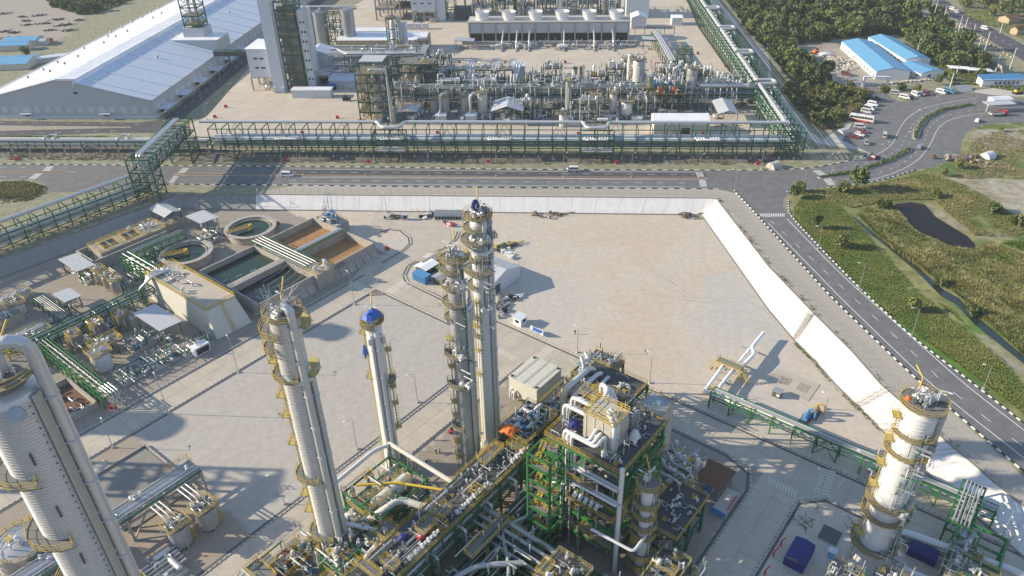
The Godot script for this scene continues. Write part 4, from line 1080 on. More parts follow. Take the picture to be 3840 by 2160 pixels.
	lamp(V(120.1,5,-524.7),10.0,0.80,"street","lamp post by the small white guard hut of the far works")
	lamp(V(171.4,4,-399),7.9,0.50,"street","lamp post at the corner of the rubble yard fence")
	lamp(V(185.9,4,-372),7.5,0.50,"street","lamp post at the camp entrance by the dark pickup")
	lamp(V(182.1,4,-492),7.7,0.00,"pole","pale utility pole standing out of the wood")
	lamp(V(292.7,4,-530.3),14.3,0.60,"pole","tall pale utility pole at the head of the concrete wall")
	lamp(V(298.9,4,-528.5),10.7,0.60,"pole","utility pole beside the two highway vans")
	lamp(V(288.7,4,-489.6),13.7,0.60,"pole","utility pole on the near side of the highway by the dark car")
	lamp(V(286,4,-469),13.3,0.60,"pole","tall utility pole between wall and highway, middle of the row")
	lamp(V(284,4,-456.1),9.5,0.60,"pole","short utility pole in the middle of the wall row")
	lamp(V(286.3,4,-453),12.6,0.60,"pole","utility pole beside the lone white highway van")
	lamp(V(272.6,4,-415.9),9.5,0.60,"pole","utility pole rising behind the concrete wall at the right")
	lamp(V(282.1,4,-418.9),12.5,0.60,"pole","last utility pole before the right edge")
	lamp(V(306.1,4,-512.5),6.8,0.60,"pole","thin utility pole between the highway lanes")
	lamp(V(320.6,4,-497.2),6.3,0.60,"pole","utility pole beyond the highway")
	lamp(V(248.7,4,-458.3),7.9,0.60,"pole","utility pole between the two long blue roofs and the wood")
	lamp(V(234.5,4,-390.7),8.1,0.60,"pole","utility pole right of the small blue shed")
	lamp(V(244.4,4,-404.9),7.6,0.60,"pole","utility pole in front of the pale carport")
	var folk := [[V(-20.6,0,-140.3),0.4,"person in dark work clothes standing by the red trolley"],[V(-21.9,0,-131.8),1.9,"person in dark clothes walking alone on the paved yard"],[V(-19.8,0,-135.6),2.6,"person in orange vest standing in the group on the yard"],[V(-18.9,0,-135.9),0.9,"person in pale shirt facing the group on the yard"],[V(18.7,0,-184.2),1.2,"person in dark clothes walking on the open yard by the blue sign"]]
	for i in folk.size(): person(folk[i][0],folk[i][1],folk[i][2],[M.dark,M.dark_blue,M.orange,M.lamp_white,M.dark][i])
	var reds := [V(-148,5,-369.3),V(-147.2,5,-384.7),V(-98.2,5,-343.7),V(-85.1,5,-364),V(-63.6,5,-341.8),V(-33.4,5,-339.5),V(34.8,5,-450.5),V(116.4,5,-461.9),V(89.6,5,-329.2),V(32.6,5,-333.7),V(-28.5,5,-455.9),V(-0.7,5,-452.7),V(126.4,5,-434.8),V(-97.8,4,-312.3),V(-61.5,4,-309),V(-9.1,4,-305.9),V(46.3,4,-301.4),V(105.5,4,-297.1),V(-222.5,4,-321.4),V(-108.2,0,-154.9),V(-90,0,-260.1),V(-44.9,0,-238.3)]
	var where := ["at the lower left of the far paving","second on the far paving edge","behind the boundary rack, left end","left of the green stair structure","behind the left pipe loop","under the white vent box","in front of the cooling tower pumps","on the right road of the far works","beside the white warehouse door","behind the right pipe loop","on the far works junction","left of the cooling tower road","at the foot of the right rack","on the rock bank in the shade","on the rock bank left of the left loop","on the rock bank in the middle","on the rock bank right of the right loop","on the rock bank at the right end","on the gravel at the left edge","beside the low bund wall at the left","behind the round clarifier","beside the curved kerb island"]
	for i in reds.size():
		var o := thing("hydrant_box","red fire hose box " + where[i],"hydrant box",reds[i])
		pbox(o,"cabinet",V(0,0.9,0),V(1.3,1.3,0.7),M.red)
		pcyl(o,"standpipe",V(0.9,0,0),V(0.9,1.2,0),0.12,M.red)
		pbox(o,"plinth",V(0.2,0.12,0),V(2.2,0.24,1.0),M.kerb)
func person(at: Vector3,turn: float,label: String,top: Material) -> void:
	var o := thing("person",label,"person",at,turn)
	if not lib.has("body"):
		var bones := [[V(0.02,0.05,0.11),V(0.0,0.48,0.1),0.06,0.07],[V(0,0.48,0.1),V(0,0.92,0.08),0.07,0.1],[V(-0.1,0.05,-0.11),V(-0.04,0.48,-0.1),0.06,0.07],[V(-0.04,0.48,-0.1),V(0,0.92,-0.08),0.07,0.1],[V(0,0.95,0),V(0,1.38,0),0.15,0.17],[V(0,1.4,0.19),V(-0.04,1.12,0.27),0.06,0.05],[V(-0.04,1.12,0.27),V(0.08,0.86,0.28),0.05,0.04],[V(0,1.4,-0.19),V(0.03,1.12,-0.27),0.06,0.05],[V(0.03,1.12,-0.27),V(0.16,0.9,-0.27),0.05,0.04],[V(0,1.42,0),V(0.02,1.56,0),0.07,0.06],[V(0.02,1.6,0),V(0.03,1.66,0),0.1,0.1],[V(0.02,0.04,0.11),V(0.16,0.04,0.12),0.05,0.045],[V(-0.1,0.04,-0.11),V(0.04,0.04,-0.12),0.05,0.045]]
		lib.body = nets(bones,V(-0.35,-0.05,-0.45),V(0.4,1.85,0.45),0.035)
		var h := MB.new()
		h.lathe([Vector2(0.13,1.68),Vector2(0.12,1.74),Vector2(0.07,1.79),Vector2(0.01,1.8)],10)
		lib.helmet = h.mesh()
		h = MB.new()
		h.lathe([Vector2(0.19,0.92),Vector2(0.2,1.1),Vector2(0.23,1.36),Vector2(0.15,1.46),Vector2(0.08,1.48)],10)
		lib.jacket = h.mesh()
	put(o,"body",lib.body,M.dark if top != M.dark else M.dark_blue)
	put(o,"jacket",lib.jacket,top,Transform3D(Basis.from_scale(V(0.75,1,1.1)),Vector3.ZERO))
	put(o,"helmet",lib.helmet,M.lamp_white)
func nets(bones: Array,lo: Vector3,hi: Vector3,h: float) -> ArrayMesh:
	var nx := int((hi.x - lo.x)/h) + 1
	var ny := int((hi.y - lo.y)/h) + 1
	var nz := int((hi.z - lo.z)/h) + 1
	var f := PackedFloat32Array()
	for i in nx:
		for j in ny:
			for k in nz:
				var p := lo + V(i,j,k)*h
				var d := 9.0
				for b in bones:
					var e: Vector3 = b[1] - b[0]
					var t := clampf((p - b[0]).dot(e)/e.length_squared(),0,1)
					var g: float = p.distance_to(b[0] + e*t) - lerpf(b[2],b[3],t)
					var q := maxf(0.05 - absf(d - g),0)/0.05
					d = minf(d,g) - q*q*0.0125
				f.append(d)
	var vid := {}
	var b := MB.new()
	for i in nx - 1:
		for j in ny - 1:
			for k in nz - 1:
				var s := Vector3.ZERO
				var c := 0
				var o := [0,1,nz,nz + 1,ny*nz,ny*nz + 1,ny*nz + nz,ny*nz + nz + 1]
				var base := (i*ny + j)*nz + k
				for a in 8:
					for bit in [1,2,4]:
						if a & bit: continue
						var u := f[base + o[a]]
						var w := f[base + o[a | bit]]
						if (u < 0) != (w < 0):
							var pa := V(a >> 2 & 1,a >> 1 & 1,a & 1)
							var e: int = a | bit
							s += pa.lerp(V(e >> 2 & 1,e >> 1 & 1,e & 1),u/(u - w))
							c += 1
				if c: vid[base] = lo + (V(i,j,k) + s/c)*h
	for i in range(1,nx - 1):
		for j in range(1,ny - 1):
			for k in range(1,nz - 1):
				var base := (i*ny + j)*nz + k
				for ax in [[ny*nz,nz,1],[nz,1,ny*nz],[1,ny*nz,nz]]:
					var u := f[base]
					var w: float = f[base + ax[0]]
					if (u < 0) == (w < 0): continue
					var q := [base,base - ax[1],base - ax[1] - ax[2],base - ax[2]]
					if not (vid.has(q[0]) and vid.has(q[1]) and vid.has(q[2]) and vid.has(q[3])): continue
					if u < 0: b.quad(vid[q[0]],vid[q[3]],vid[q[2]],vid[q[1]])
					else: b.quad(vid[q[0]],vid[q[1]],vid[q[2]],vid[q[3]])
	return b.mesh()
func ft(s: String,label: String,cat: String,x: float,z: float,y := HF,group := "") -> Node3D:
	return thing(s,label,cat,FR(x,z,y),FY,group)
func nt(s: String,label: String,cat: String,a: float,b: float,y := 0.0,group := "") -> Node3D:
	return thing(s,label,cat,N(a,b,y),NY,group)
func process_prototypes() -> void:
	var k := {}
	var b := MB.new()   # valve with wheel and bonnet
	b.tube([V(-0.6,0.5,0),V(0.6,0.5,0)],0.16,7); b.cyl(V(-0.35,0.5,0),V(-0.25,0.5,0),0.3,0.3,8); b.cyl(V(0.25,0.5,0),V(0.35,0.5,0),0.3,0.3,8); b.cyl(V(0,0.5,0),V(0,1.3,0),0.13,0.1,6); b.cyl(V(0,1.25,0),V(0,1.5,0),0.36,0.36,10)
	k.valve = b.mesh(); b = MB.new()   # tall relief valve with elbow
	b.tube(bend([V(0,0,0),V(0,1.6,0),V(0.7,1.6,0),V(0.7,0.4,0)],0.3),0.17,7); b.cyl(V(0,1.5,0),V(0,2.3,0),0.26,0.16,8); b.cyl(V(0,0.7,0),V(0,0.82,0),0.34,0.34,8)
	k.relief_valve = b.mesh(); b = MB.new()
	b.tube(bend([V(0,0,0),V(0,2.2,0),V(1.1,2.2,0),V(1.1,1.6,0)],0.4),0.16,7)
	k.gooseneck = b.mesh(); b = MB.new()
	b.tube(bend([V(-1.4,0,0),V(-1.4,1.1,0),V(1.4,1.1,0),V(1.4,0,0)],0.4),0.14,7); b.cyl(V(-0.2,1.1,0),V(0.2,1.1,0),0.26,0.26,8)
	k.pipe_hoop = b.mesh(); b = MB.new()
	b.tube(bend([V(-2.2,0.35,0.2),V(0,0.35,0.2),V(0,0.35,-1.3),V(1.8,0.35,-1.3)],0.35),0.17,7); b.tube([V(-1.8,0.3,0.6),V(1.6,0.3,0.6)],0.1,6)
	k.pipe_spool = b.mesh(); b = MB.new()
	b.box(V(0,0.2,0),V(2.4,0.4,1.0)); b.cyl(V(-1.0,0.8,0),V(0.1,0.8,0),0.38,0.38,9); b.cyl(V(0.45,0.8,0),V(0.95,0.8,0),0.5,0.42,9); b.tube(bend([V(0.7,0.8,0),V(0.7,2.1,0),V(0.7,2.1,1.2)],0.4),0.2,7)
	k.pump = b.mesh(); b = MB.new()
	b.box(V(0,1.1,0),V(0.7,0.9,0.35)); b.bar(V(0,0,0),V(0,0.8,0),0.1)
	k.control_box = b.mesh(); b = MB.new()
	for s in [-1,1]: b.box(V(s*0.9,0.4,0),V(0.3,0.8,0.9))
	b.cyl(V(-1.6,1.15,0),V(1.6,1.15,0),0.6,0.6,12); b.cyl(V(1.6,1.15,0),V(1.85,1.15,0),0.6,0.3,12); b.cyl(V(-1.6,1.15,0),V(-1.85,1.15,0),0.6,0.3,12)
	k.small_drum = b.mesh(); b = MB.new()
	b.lathe([Vector2(0.4,0.3),Vector2(0.5,0.5),Vector2(0.5,1.9),Vector2(0.35,2.2),Vector2(0.02,2.3)],10)
	for i in 3: b.bar(V(cos(i*2.1)*0.4,0,sin(i*2.1)*0.4),V(cos(i*2.1)*0.4,0.6,sin(i*2.1)*0.4),0.1)
	k.small_vessel = b.mesh(); b = MB.new()   # insulation-wrapped fitting
	for q in [[V(-0.7,0.5,0),V(0.6,0.7,0.1),0.4],[V(-0.1,0.3,-0.2),V(0.1,1.5,0.1),0.34],[V(0.3,0.6,0),V(0.8,0.5,0.7),0.3]]: b.cyl(q[0],q[1],q[2],q[2]*0.85,8)
	k.wrapped_fitting = b.mesh(); b = MB.new()
	b.bar(V(-0.7,0,0),V(-0.7,1.1,0),0.08); b.bar(V(0.7,0,0),V(0.7,1.1,0),0.08); b.bar(V(-0.7,1.1,0),V(0.7,1.1,0),0.08); b.bar(V(-0.7,0.6,0),V(0.7,0.6,0),0.08)
	for i in 4: b.box(V(0,0.1 + i*0.25,0.3 + i*0.25),V(1.3,0.06,0.25))
	k.step_over = b.mesh(); b = MB.new()
	b.bar(V(0,0,0),V(0,2.6,0),0.09); b.bar(V(0,2.6,0),V(0.9,2.7,0),0.07); b.box(V(1.1,2.68,0),V(0.6,0.1,0.25))
	k.deck_lamp = b.mesh()
	lib.kit = k
	lib.kitmat = {"valve": ["bare_steel","white_steel","galvanised"],"relief_valve": ["white_steel","bare_steel"],"gooseneck": ["white_steel","insulation"],"pipe_hoop": ["bare_steel","insulation"],"pipe_spool": ["insulation","bare_steel","dull_insulation"],"pump": ["galvanised","bare_steel","blue_box"],"control_box": ["white_steel","galvanised"],"small_drum": ["insulation","white_steel"],"small_vessel": ["white_steel","insulation"],"wrapped_fitting": ["white_steel","insulation","white_steel"],"step_over": ["yellow"],"deck_lamp": ["white_steel"]}
const TOPS := ["valve","valve","pipe_spool","pipe_spool","wrapped_fitting","wrapped_fitting","relief_valve","pipe_hoop","gooseneck","control_box","small_vessel","step_over"]
const LOWS := ["pump","valve","pipe_spool","pipe_hoop","control_box","small_drum","gooseneck"]
func kit(o: Node3D,n: int,x0: float,x1: float,z0: float,z1: float,y: float,kinds = TOPS,s := 1.0) -> void:
	for i in n:
		var k: String = kinds[rng.randi() % kinds.size()]
		var ms: Array = lib.kitmat[k]
		var sc := s*rng.randf_range(0.75,1.3)
		put(o,k,lib.kit[k],M[ms[rng.randi() % ms.size()]],Transform3D(Basis(Vector3.UP,PI/2*(rng.randi() % 4)).scaled(V(sc,sc,sc)),V(rng.randf_range(x0,x1),y,rng.randf_range(z0,z1))))
func rail(o: Node3D,pts: Array,m: Material,closed := false,h := 1.1,w := 0.06) -> void:
	var b := MB.new()
	var n := pts.size() if closed else pts.size() - 1
	for i in n:
		var p: Vector3 = pts[i]
		var q: Vector3 = pts[(i + 1) % pts.size()]
		for y in [h,h*0.52]: b.bar(p + V(0,y,0),q + V(0,y,0),w)
		b.bar(p + V(0,0.08,0),q + V(0,0.08,0),0.04,0.1)
		var k := maxi(1,int(p.distance_to(q)/1.6))
		for j in k + 1: b.bar(p.lerp(q,float(j)/k),p.lerp(q,float(j)/k) + V(0,h,0),w)
	part(o,"railing",b,m)
func deck(o: Node3D,x0: float,x1: float,z0: float,z1: float,y: float,m: Material,rm: Material = null) -> void:
	pbox(o,"platform",V((x0 + x1)/2,y - 0.1,(z0 + z1)/2),V(x1 - x0,0.2,z1 - z0),m)
	if rm: rail(o,[V(x0,y,z0),V(x1,y,z0),V(x1,y,z1),V(x0,y,z1)],rm,true)
func frame(o: Node3D,xs: Array,zs: Array,ys: Array,w: float,m: Material,braces := true,y0 := 0.0) -> void:
	for x in xs:
		for z in zs: pbar(o,"column",V(x,y0,z),V(x,ys[-1],z),w,m)
	for y in ys:
		for x in xs: pbar(o,"beam",V(x,y - w*0.4,zs[0]),V(x,y - w*0.4,zs[-1]),w*0.8,m,w)
		for z in zs: pbar(o,"beam",V(xs[0],y - w*0.45,z),V(xs[-1],y - w*0.45,z),w*0.75,m,w)
	if braces:
		var lo := y0
		for y in ys:
			for z in [zs[0],zs[-1]]:
				for i in xs.size() - 1:
					if (i + int(y)) % 2: continue
					pbar(o,"brace",V(xs[i],lo,z),V((xs[i] + xs[i + 1])/2,y,z),w*0.5,m); pbar(o,"brace",V(xs[i + 1],lo,z),V((xs[i] + xs[i + 1])/2,y,z),w*0.5,m)
			for x in [xs[0],xs[-1]]:
				pbar(o,"brace",V(x,lo,zs[0]),V(x,y,zs[1]),w*0.5,m)
			lo = y
func steps(a: float,b: float,n: int) -> Array:
	var o := []
	for i in n + 1: o.append(lerpf(a,b,float(i)/n))
	return o
func pipes_x(o: Node3D,x0: float,x1: float,z0: float,z1: float,y: float,n: int,r0: float,r1: float,ms: Array) -> void:
	for i in n:
		var r := rng.randf_range(r0,r1)
		var z := lerpf(z0,z1,(i + 0.5)/n)
		pcyl(o,"pipe",V(x0,y + r,z),V(x1,y + r,z),r,M[ms[rng.randi() % ms.size()]])
func pipes_z(o: Node3D,x0: float,x1: float,z0: float,z1: float,y: float,n: int,r0: float,r1: float,ms: Array) -> void:
	for i in n:
		var r := rng.randf_range(r0,r1)
		var x := lerpf(x0,x1,(i + 0.5)/n)
		pcyl(o,"pipe",V(x,y + r,z0),V(x,y + r,z1),r,M[ms[rng.randi() % ms.size()]])
const PM := ["insulation","white_steel","dull_insulation","bare_steel","insulation"]
func rack(o: Node3D,L: float,w: float,ys: Array,bay: float,cw: float,m: Material,counts: Array,r0: float,r1: float,pier := 0.0,ms := PM) -> void:
	var n := int(round(L/bay))
	for i in n + 1:
		var x := L*i/n
		for z in [0.0,w]:
			if pier > 0: pbar(o,"pier",V(x,-0.5,z),V(x,pier,z),cw*2.0,M.kerb)
			pbar(o,"column",V(x,pier,z),V(x,ys[-1],z),cw,m)
		for y in ys: pbar(o,"beam",V(x,y - cw*0.5,0),V(x,y - cw*0.5,w),cw*0.8,m,cw)
	for y in ys:
		for z in [0.0,w]: pbar(o,"girder",V(0,y - cw*0.6,z),V(L,y - cw*0.6,z),cw*0.6,m,cw*0.9)
	for i in range(1,n,4):
		for z in [0.0,w]:
			var y0 := pier
			for y in ys:
				pbar(o,"brace",V(L*i/n,y0,z),V(L*(i + 0.5)/n,y,z),cw*0.5,m); pbar(o,"brace",V(L*(i + 1)/n,y0,z),V(L*(i + 0.5)/n,y,z),cw*0.5,m)
				y0 = y
	for k in counts.size():
		if counts[k]: pipes_x(o,0,L,0.4,w - 0.4,ys[k],counts[k],r0,r1,ms)
func maze(o: Node3D,n: int,x0: float,x1: float,y0: float,y1: float,z0: float,z1: float,r := 0.16,ms := ["insulation","dull_insulation","bare_steel","green_steel","galvanised","white_steel"]) -> void:
	for i in n:
		var p := V(rng.randf_range(x0,x1),rng.randf_range(y0,y1),rng.randf_range(z0,z1))
		var q := p
		match rng.randi() % 4:
			0: q.x = clampf(p.x + rng.randf_range(3,9),x0,x1 + 1)
			1: q.z = clampf(p.z + rng.randf_range(2,7),z0,z1 + 1)
			_: q.y = clampf(p.y + rng.randf_range(2,6),y0,y1 + 1)
		if p.distance_to(q) > 0.8: pcyl(o,"pipe",p,q,r*rng.randf_range(0.5,1.6),M[ms[rng.randi() % ms.size()]])
func vessel(label: String,at: Vector3,turn: float,r: float,h: float,legs: float,m: Material,top := true,cat := "vessel") -> Node3D:
	var o := thing("process_vessel",label,cat,at,turn)
	var b := MB.new()
	b.lathe([Vector2(0.02,legs - r*0.4),Vector2(r*0.7,legs - r*0.28),Vector2(r,legs + 0.1),Vector2(r,legs + h),Vector2(r*0.75,legs + h + r*0.32),Vector2(0.02,legs + h + r*0.45)],18)
	part(o,"shell",b,m)
	if legs > 0.5:
		for i in 4: pbar(o,"leg",V(cos(i*PI/2 + 0.8)*r*0.85,0,sin(i*PI/2 + 0.8)*r*0.85),V(cos(i*PI/2 + 0.8)*r*0.85,legs + 0.3,sin(i*PI/2 + 0.8)*r*0.85),0.25,M.galvanised)
	else:
		pcyl(o,"skirt",V(0,0,0),V(0,maxf(legs,0.3),0),r*0.97,M.concrete)
	if top:
		deck(o,-r*1.1,r*1.1,-r*1.1,r*1.1,legs + h + r*0.5,M.grating,M.yellow)
		kit(o,3,-r*0.5,r*0.5,-r*0.5,r*0.5,legs + h + r*0.5)
	ppipe(o,"outlet_pipe",[V(0,legs + h*0.8,r*0.9),V(0,legs + h*0.8,r + 0.9),V(0,0.2,r + 0.9),V(1.5,0.2,r + 0.9)],0.14,M.white_steel,7,0.5)
	var ld := MB.new()
	for s in [-0.25,0.25]: ld.bar(V(-r - 0.2,0,s),V(-r - 0.2,legs + h + 1.2,s),0.07)
	for i in int((legs + h)/0.6): ld.bar(V(-r - 0.2,i*0.6,-0.25),V(-r - 0.2,i*0.6,0.25),0.05)
	part(o,"ladder",ld,M.yellow)
	return o
func canopy(label: String,at: Vector3,turn: float,lx: float,lz: float,h: float,gable: bool,roof: Material,steel: Material,stuffing := 5) -> Node3D:
	var o := thing("canopy_shelter",label,"canopy",at,turn)
	for x in [0.3,lx - 0.3]:
		for z in [0.3,lz - 0.3]: pbar(o,"column",V(x,0,z),V(x,h,z),0.28,steel)
	var b := MB.new()
	for x in [0.3,lx - 0.3]: b.bar(V(x,h - 0.2,0.3),V(x,h - 0.2,lz - 0.3),0.2)
	for z in [0.3,lz - 0.3]: b.bar(V(0.3,h - 0.2,z),V(lx - 0.3,h - 0.2,z),0.2)
	part(o,"eaves_beam",b,steel)
	if gable:
		var rise := lx*0.16
		for s in [0,1]:
			b = MB.new()
			var xa := 0.0 if s == 0 else lx
			b.prism([Vector2(0,0),Vector2(1,0),Vector2(1,1),Vector2(0,1)],0,0)
			b = MB.new()
			var p := [V(xa,h,-0.4),V(lx/2,h + rise,-0.4),V(lx/2,h + rise,lz + 0.4),V(xa,h,lz + 0.4)]
			b.quad(p[0],p[1],p[2],p[3])
			var d := V(0,-0.12,0)
			b.quad(p[0] + d,p[3] + d,p[2] + d,p[1] + d)
			for i in 4: b.quad(p[i],p[(i + 1) % 4],p[(i + 1) % 4] + d,p[i] + d)
			part(o,"roof_slope",b,roof)
	else:
		var m := put(o,"roof",ubox,roof,Transform3D(Basis(Vector3.FORWARD,0.06)*Basis.from_scale(V(lx + 0.8,0.18,lz + 0.8)),V(lx/2,h + 0.25,lz/2)))
		var rb := MB.new()
		for i in int(lx/0.9): rb.box(V(i*0.9 + 0.4,h + 0.36 - (i*0.9 + 0.4 - lx/2)*0.06,lz/2),V(0.08,0.06,lz + 0.8))
		part(o,"roof_ribs",rb,roof)
	kit(o,stuffing,1.2,lx - 1.2,1.2,lz - 1.2,0,LOWS)
	return o
func shed(s: String,label: String,cat: String,at: Vector3,turn: float,lx: float,lz: float,h: float,rise: float,wall: Material,roof: Material,ridge_x := true) -> Node3D:
	var o := thing(s,label,cat,at,turn)
	var b := MB.new()
	b.prism([Vector2(0,0),Vector2(lx,0),Vector2(lx,lz),Vector2(0,lz)],0,h)
	if ridge_x:
		for x in [0.0,lx]: b.tri(V(x,h,0),V(x,h + rise,lz/2),V(x,h,lz))
	else:
		for z in [0.0,lz]: b.tri(V(0,h,z),V(lx/2,h + rise,z),V(lx,h,z))
	part(o,"wall",b,wall)
	for sd in 2:
		b = MB.new()
		var e := 0.4
		var p := []
		if ridge_x:
			var z0 := -e if sd == 0 else lz + e
			p = [V(-e,h - 0.1,z0),V(lx + e,h - 0.1,z0),V(lx + e,h + rise + 0.1,lz/2),V(-e,h + rise + 0.1,lz/2)]
		else:
			var x0 := -e if sd == 0 else lx + e
			p = [V(x0,h - 0.1,-e),V(x0,h - 0.1,lz + e),V(lx/2,h + rise + 0.1,lz + e),V(lx/2,h + rise + 0.1,-e)]
		var d := V(0,0.12,0)
		b.quad(p[0] + d,p[1] + d,p[2] + d,p[3] + d)
		b.quad(p[0],p[3],p[2],p[1])
		for i in 4: b.quad(p[i],p[(i + 1) % 4],p[(i + 1) % 4] + d,p[i] + d)
		var n := int(p[0].distance_to(p[1])/1.2)
		for i in n:
			var t := (i + 0.5)/n
			b.bar(p[0].lerp(p[1],t) + V(0,0.14,0),p[3].lerp(p[2],t) + V(0,0.14,0),0.07,0.06)
		part(o,"roof_slope",b,roof)
	return o
func stairs(o: Node3D,x: float,z: float,y0: float,y1: float,w: float,run: float,flights: int) -> void:
	for i in flights:
		var a := lerpf(y0,y1,float(i)/flights)
		var c := lerpf(y0,y1,float(i + 1)/flights)
		var zz := z + (i % 2)*w
		var p := V(x if i % 2 == 0 else x + run,a,zz)
		var q := V(x + run if i % 2 == 0 else x,c,zz)
		var b := MB.new()
		for s in [-0.45,0.45]:
			b.bar(p + V(0,0,s),q + V(0,0,s),0.1,0.25)
			b.bar(p + V(0,1,s),q + V(0,1,s),0.07)
			for k in 4: b.bar(p.lerp(q,k/3.0) + V(0,0,s),p.lerp(q,k/3.0) + V(0,1,s),0.06)
		for k in 8: b.box(p.lerp(q,(k + 0.5)/8),V(0.28,0.05,0.9))
		part(o,"stair_flight",b,M.yellow)
		pbox(o,"landing",V(q.x,c,z + w*0.5),V(1.2,0.12,w + 1),M.grating)
		rail(o,[V(q.x - 0.6,c,z - 0.5),V(q.x + 0.6,c,z - 0.5),V(q.x + 0.6,c,z + w + 0.5)],M.yellow)
func lathed_silo(label: String,x: float,z: float,r: float,h: float) -> void:
	var o := ft("storage_silo",label,"silo",x,z)
	var b := MB.new()
	var p := []
	for i in int(h/2.0): p.append_array([Vector2(r,i*2.0),Vector2(r,i*2.0 + 1.85),Vector2(r*1.012,i*2.0 + 1.9),Vector2(r*1.012,i*2 + 1.97)])
	p.append_array([Vector2(r,h),Vector2(0.05,h + r*0.3)])
	b.lathe(p,22)
	part(o,"shell",b,M.bare_steel)
	b = MB.new()
	b.arc(V(0,h - 0.4,0),r + 0.3,0,TAU,0.4,0.3)
	part(o,"top_ring",b,M.galvanised)
	rail(o,[V(-r,h + 0.4,-r),V(r,h + 0.4,-r),V(r,h + 0.4,r),V(-r,h + 0.4,r)],M.galvanised,true)
	kit(o,3,-r*0.6,r*0.6,-r*0.6,r*0.6,h + 0.5)
func warehouse() -> void:
	var o := ft("polymer_warehouse","huge white roofed warehouse with a raised ridge at upper left","warehouse",-206,-359,HE)
	var Z := -420.0
	var gap := 0.0
	var sec := [Vector2(0,0),Vector2(0,9.6),Vector2(-36,18.3),Vector2(-37.5,19.6),Vector2(-46,20.4),Vector2(-91,9.8),Vector2(-91,0)]
	var b := MB.new()
	for z in [0.0,Z]:
		for t in [[0,1,2],[0,2,4],[0,4,5],[0,5,6],[2,3,4]]:
			b.tri(V(sec[t[0]].x,sec[t[0]].y,z),V(sec[t[1]].x,sec[t[1]].y,z),V(sec[t[2]].x,sec[t[2]].y,z))
	b.quad(V(0,0,0),V(0,9.6,0),V(0,9.6,Z),V(0,0,Z))
	b.quad(V(-91,0,0),V(-91,0,Z),V(-91,9.8,Z),V(-91,9.8,0))
	part(o,"wall",b,M.cladding)
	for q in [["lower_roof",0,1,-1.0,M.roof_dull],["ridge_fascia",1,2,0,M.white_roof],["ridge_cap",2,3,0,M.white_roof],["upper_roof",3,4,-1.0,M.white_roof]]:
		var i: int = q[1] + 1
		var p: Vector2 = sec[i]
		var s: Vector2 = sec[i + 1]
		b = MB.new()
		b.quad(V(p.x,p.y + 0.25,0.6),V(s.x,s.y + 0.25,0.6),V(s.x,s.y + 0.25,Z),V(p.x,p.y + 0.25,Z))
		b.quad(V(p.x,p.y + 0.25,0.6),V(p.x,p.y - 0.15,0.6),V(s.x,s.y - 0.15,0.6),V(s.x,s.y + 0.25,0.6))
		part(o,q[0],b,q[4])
	b = MB.new()
	b.box(V(-37.6,18.9,Z/2),V(1.0,2.6,-Z + 1.6))
	b.box(V(-41.5,20.3,0.5),V(9.5,1.0,0.6))
	part(o,"ridge_gutter",b,M.white_roof)
	b = MB.new()
	b.box(V(-91.3,9.9,Z/2),V(1.6,0.9,-Z)); b.box(V(0.1,9.6,Z/2),V(0.7,0.5,-Z))
	part(o,"eaves_gutter",b,M.cladding)
	for i in 26:   # standing ribs that cross each slope
		var z := -6.0 - i*15.5
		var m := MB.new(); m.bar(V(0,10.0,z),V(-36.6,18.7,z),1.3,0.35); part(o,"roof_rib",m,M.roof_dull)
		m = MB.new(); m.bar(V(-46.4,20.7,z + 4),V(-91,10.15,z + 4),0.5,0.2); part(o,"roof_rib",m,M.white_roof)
	for i in 15: pbox(o,"wall_panel",V(-4.5 - i*5.75,4.6,0.06),V(2.9,2.9,0.16),M.clad_band)
	for i in 44: pbox(o,"wall_panel",V(0.06,4.6,-4.5 - i*7.5),V(0.16,2.9,2.9),M.clad_band)
	pbox(o,"plinth",V(-45.5,0.6,0.2),V(91,1.5,0.4),M.clad_band)
	pbox(o,"plinth",V(0.2,0.6,Z/2),V(0.4,1.5,-Z),M.clad_band)
	for x in [-26.0,-68.0]:
		pbox(o,"door",V(x,1.3,0.3),V(1.6,2.4,0.12),M.dark)
		pbox(o,"door_hood",V(x,2.9,1.0),V(6,0.25,2.2),M.clad_band)
	pbox(o,"louvre",V(-38.5,13.4,0.1),V(2.2,1.1,0.14),M.shadow_grey)
	for i in 6:
		var z := -8.0 - i*22
		pbox(o,"dock_canopy",V(2.6,3.9,z),V(5,0.3,9),M.roof_dull)
		for s in [-4,4]: pbar(o,"canopy_post",V(4.9,0,z + s),V(4.9,3.8,z + s),0.25,M.galvanised)
		pbox(o,"dock_door",V(0.2,1.7,z),V(0.2,3.2,4),M.dark)
	for v in [[-81.0,-27.6],[-80.7,-41.5],[-68.5,-29.0],[-81.4,-56.5],[-68.6,-43.3],[-69.0,-57.7],[-82.4,-86.5],[-70.1,-88.1],[-83.0,-115.4],[-70.3,-102.6],[-90.4,-132.9],[-68.9,-114.6],[-90.0,-146.5],[-90.7,-161.5],[-68.9,-149.9],[-90.3,-175.3],[-69.6,-164.2],[-90.7,-189.7],[-91.3,-203.9],[-21.9,-56.3],[-22.4,-165.8],[-23.5,-117.5]]:
		var hh: float = 20.4 + (v[0] + 46)*0.2356 if v[0] < -46 else 20.4 if v[0] < -37 else 9.6 - v[0]*0.2417
		var m := MB.new()
		m.cyl(V(v[0],hh - 0.2,v[1]),V(v[0],hh + 0.9,v[1]),0.5,0.5,8); m.cyl(V(v[0],hh + 0.9,v[1]),V(v[0],hh + 1.6,v[1]),0.85,0.45,8)
		part(o,"roof_vent",m,M.galvanised)
	o = ft("roof_penthouse","low grey penthouse on the right slope of the warehouse roof","penthouse",-206.4,-447,HE + 8.5)
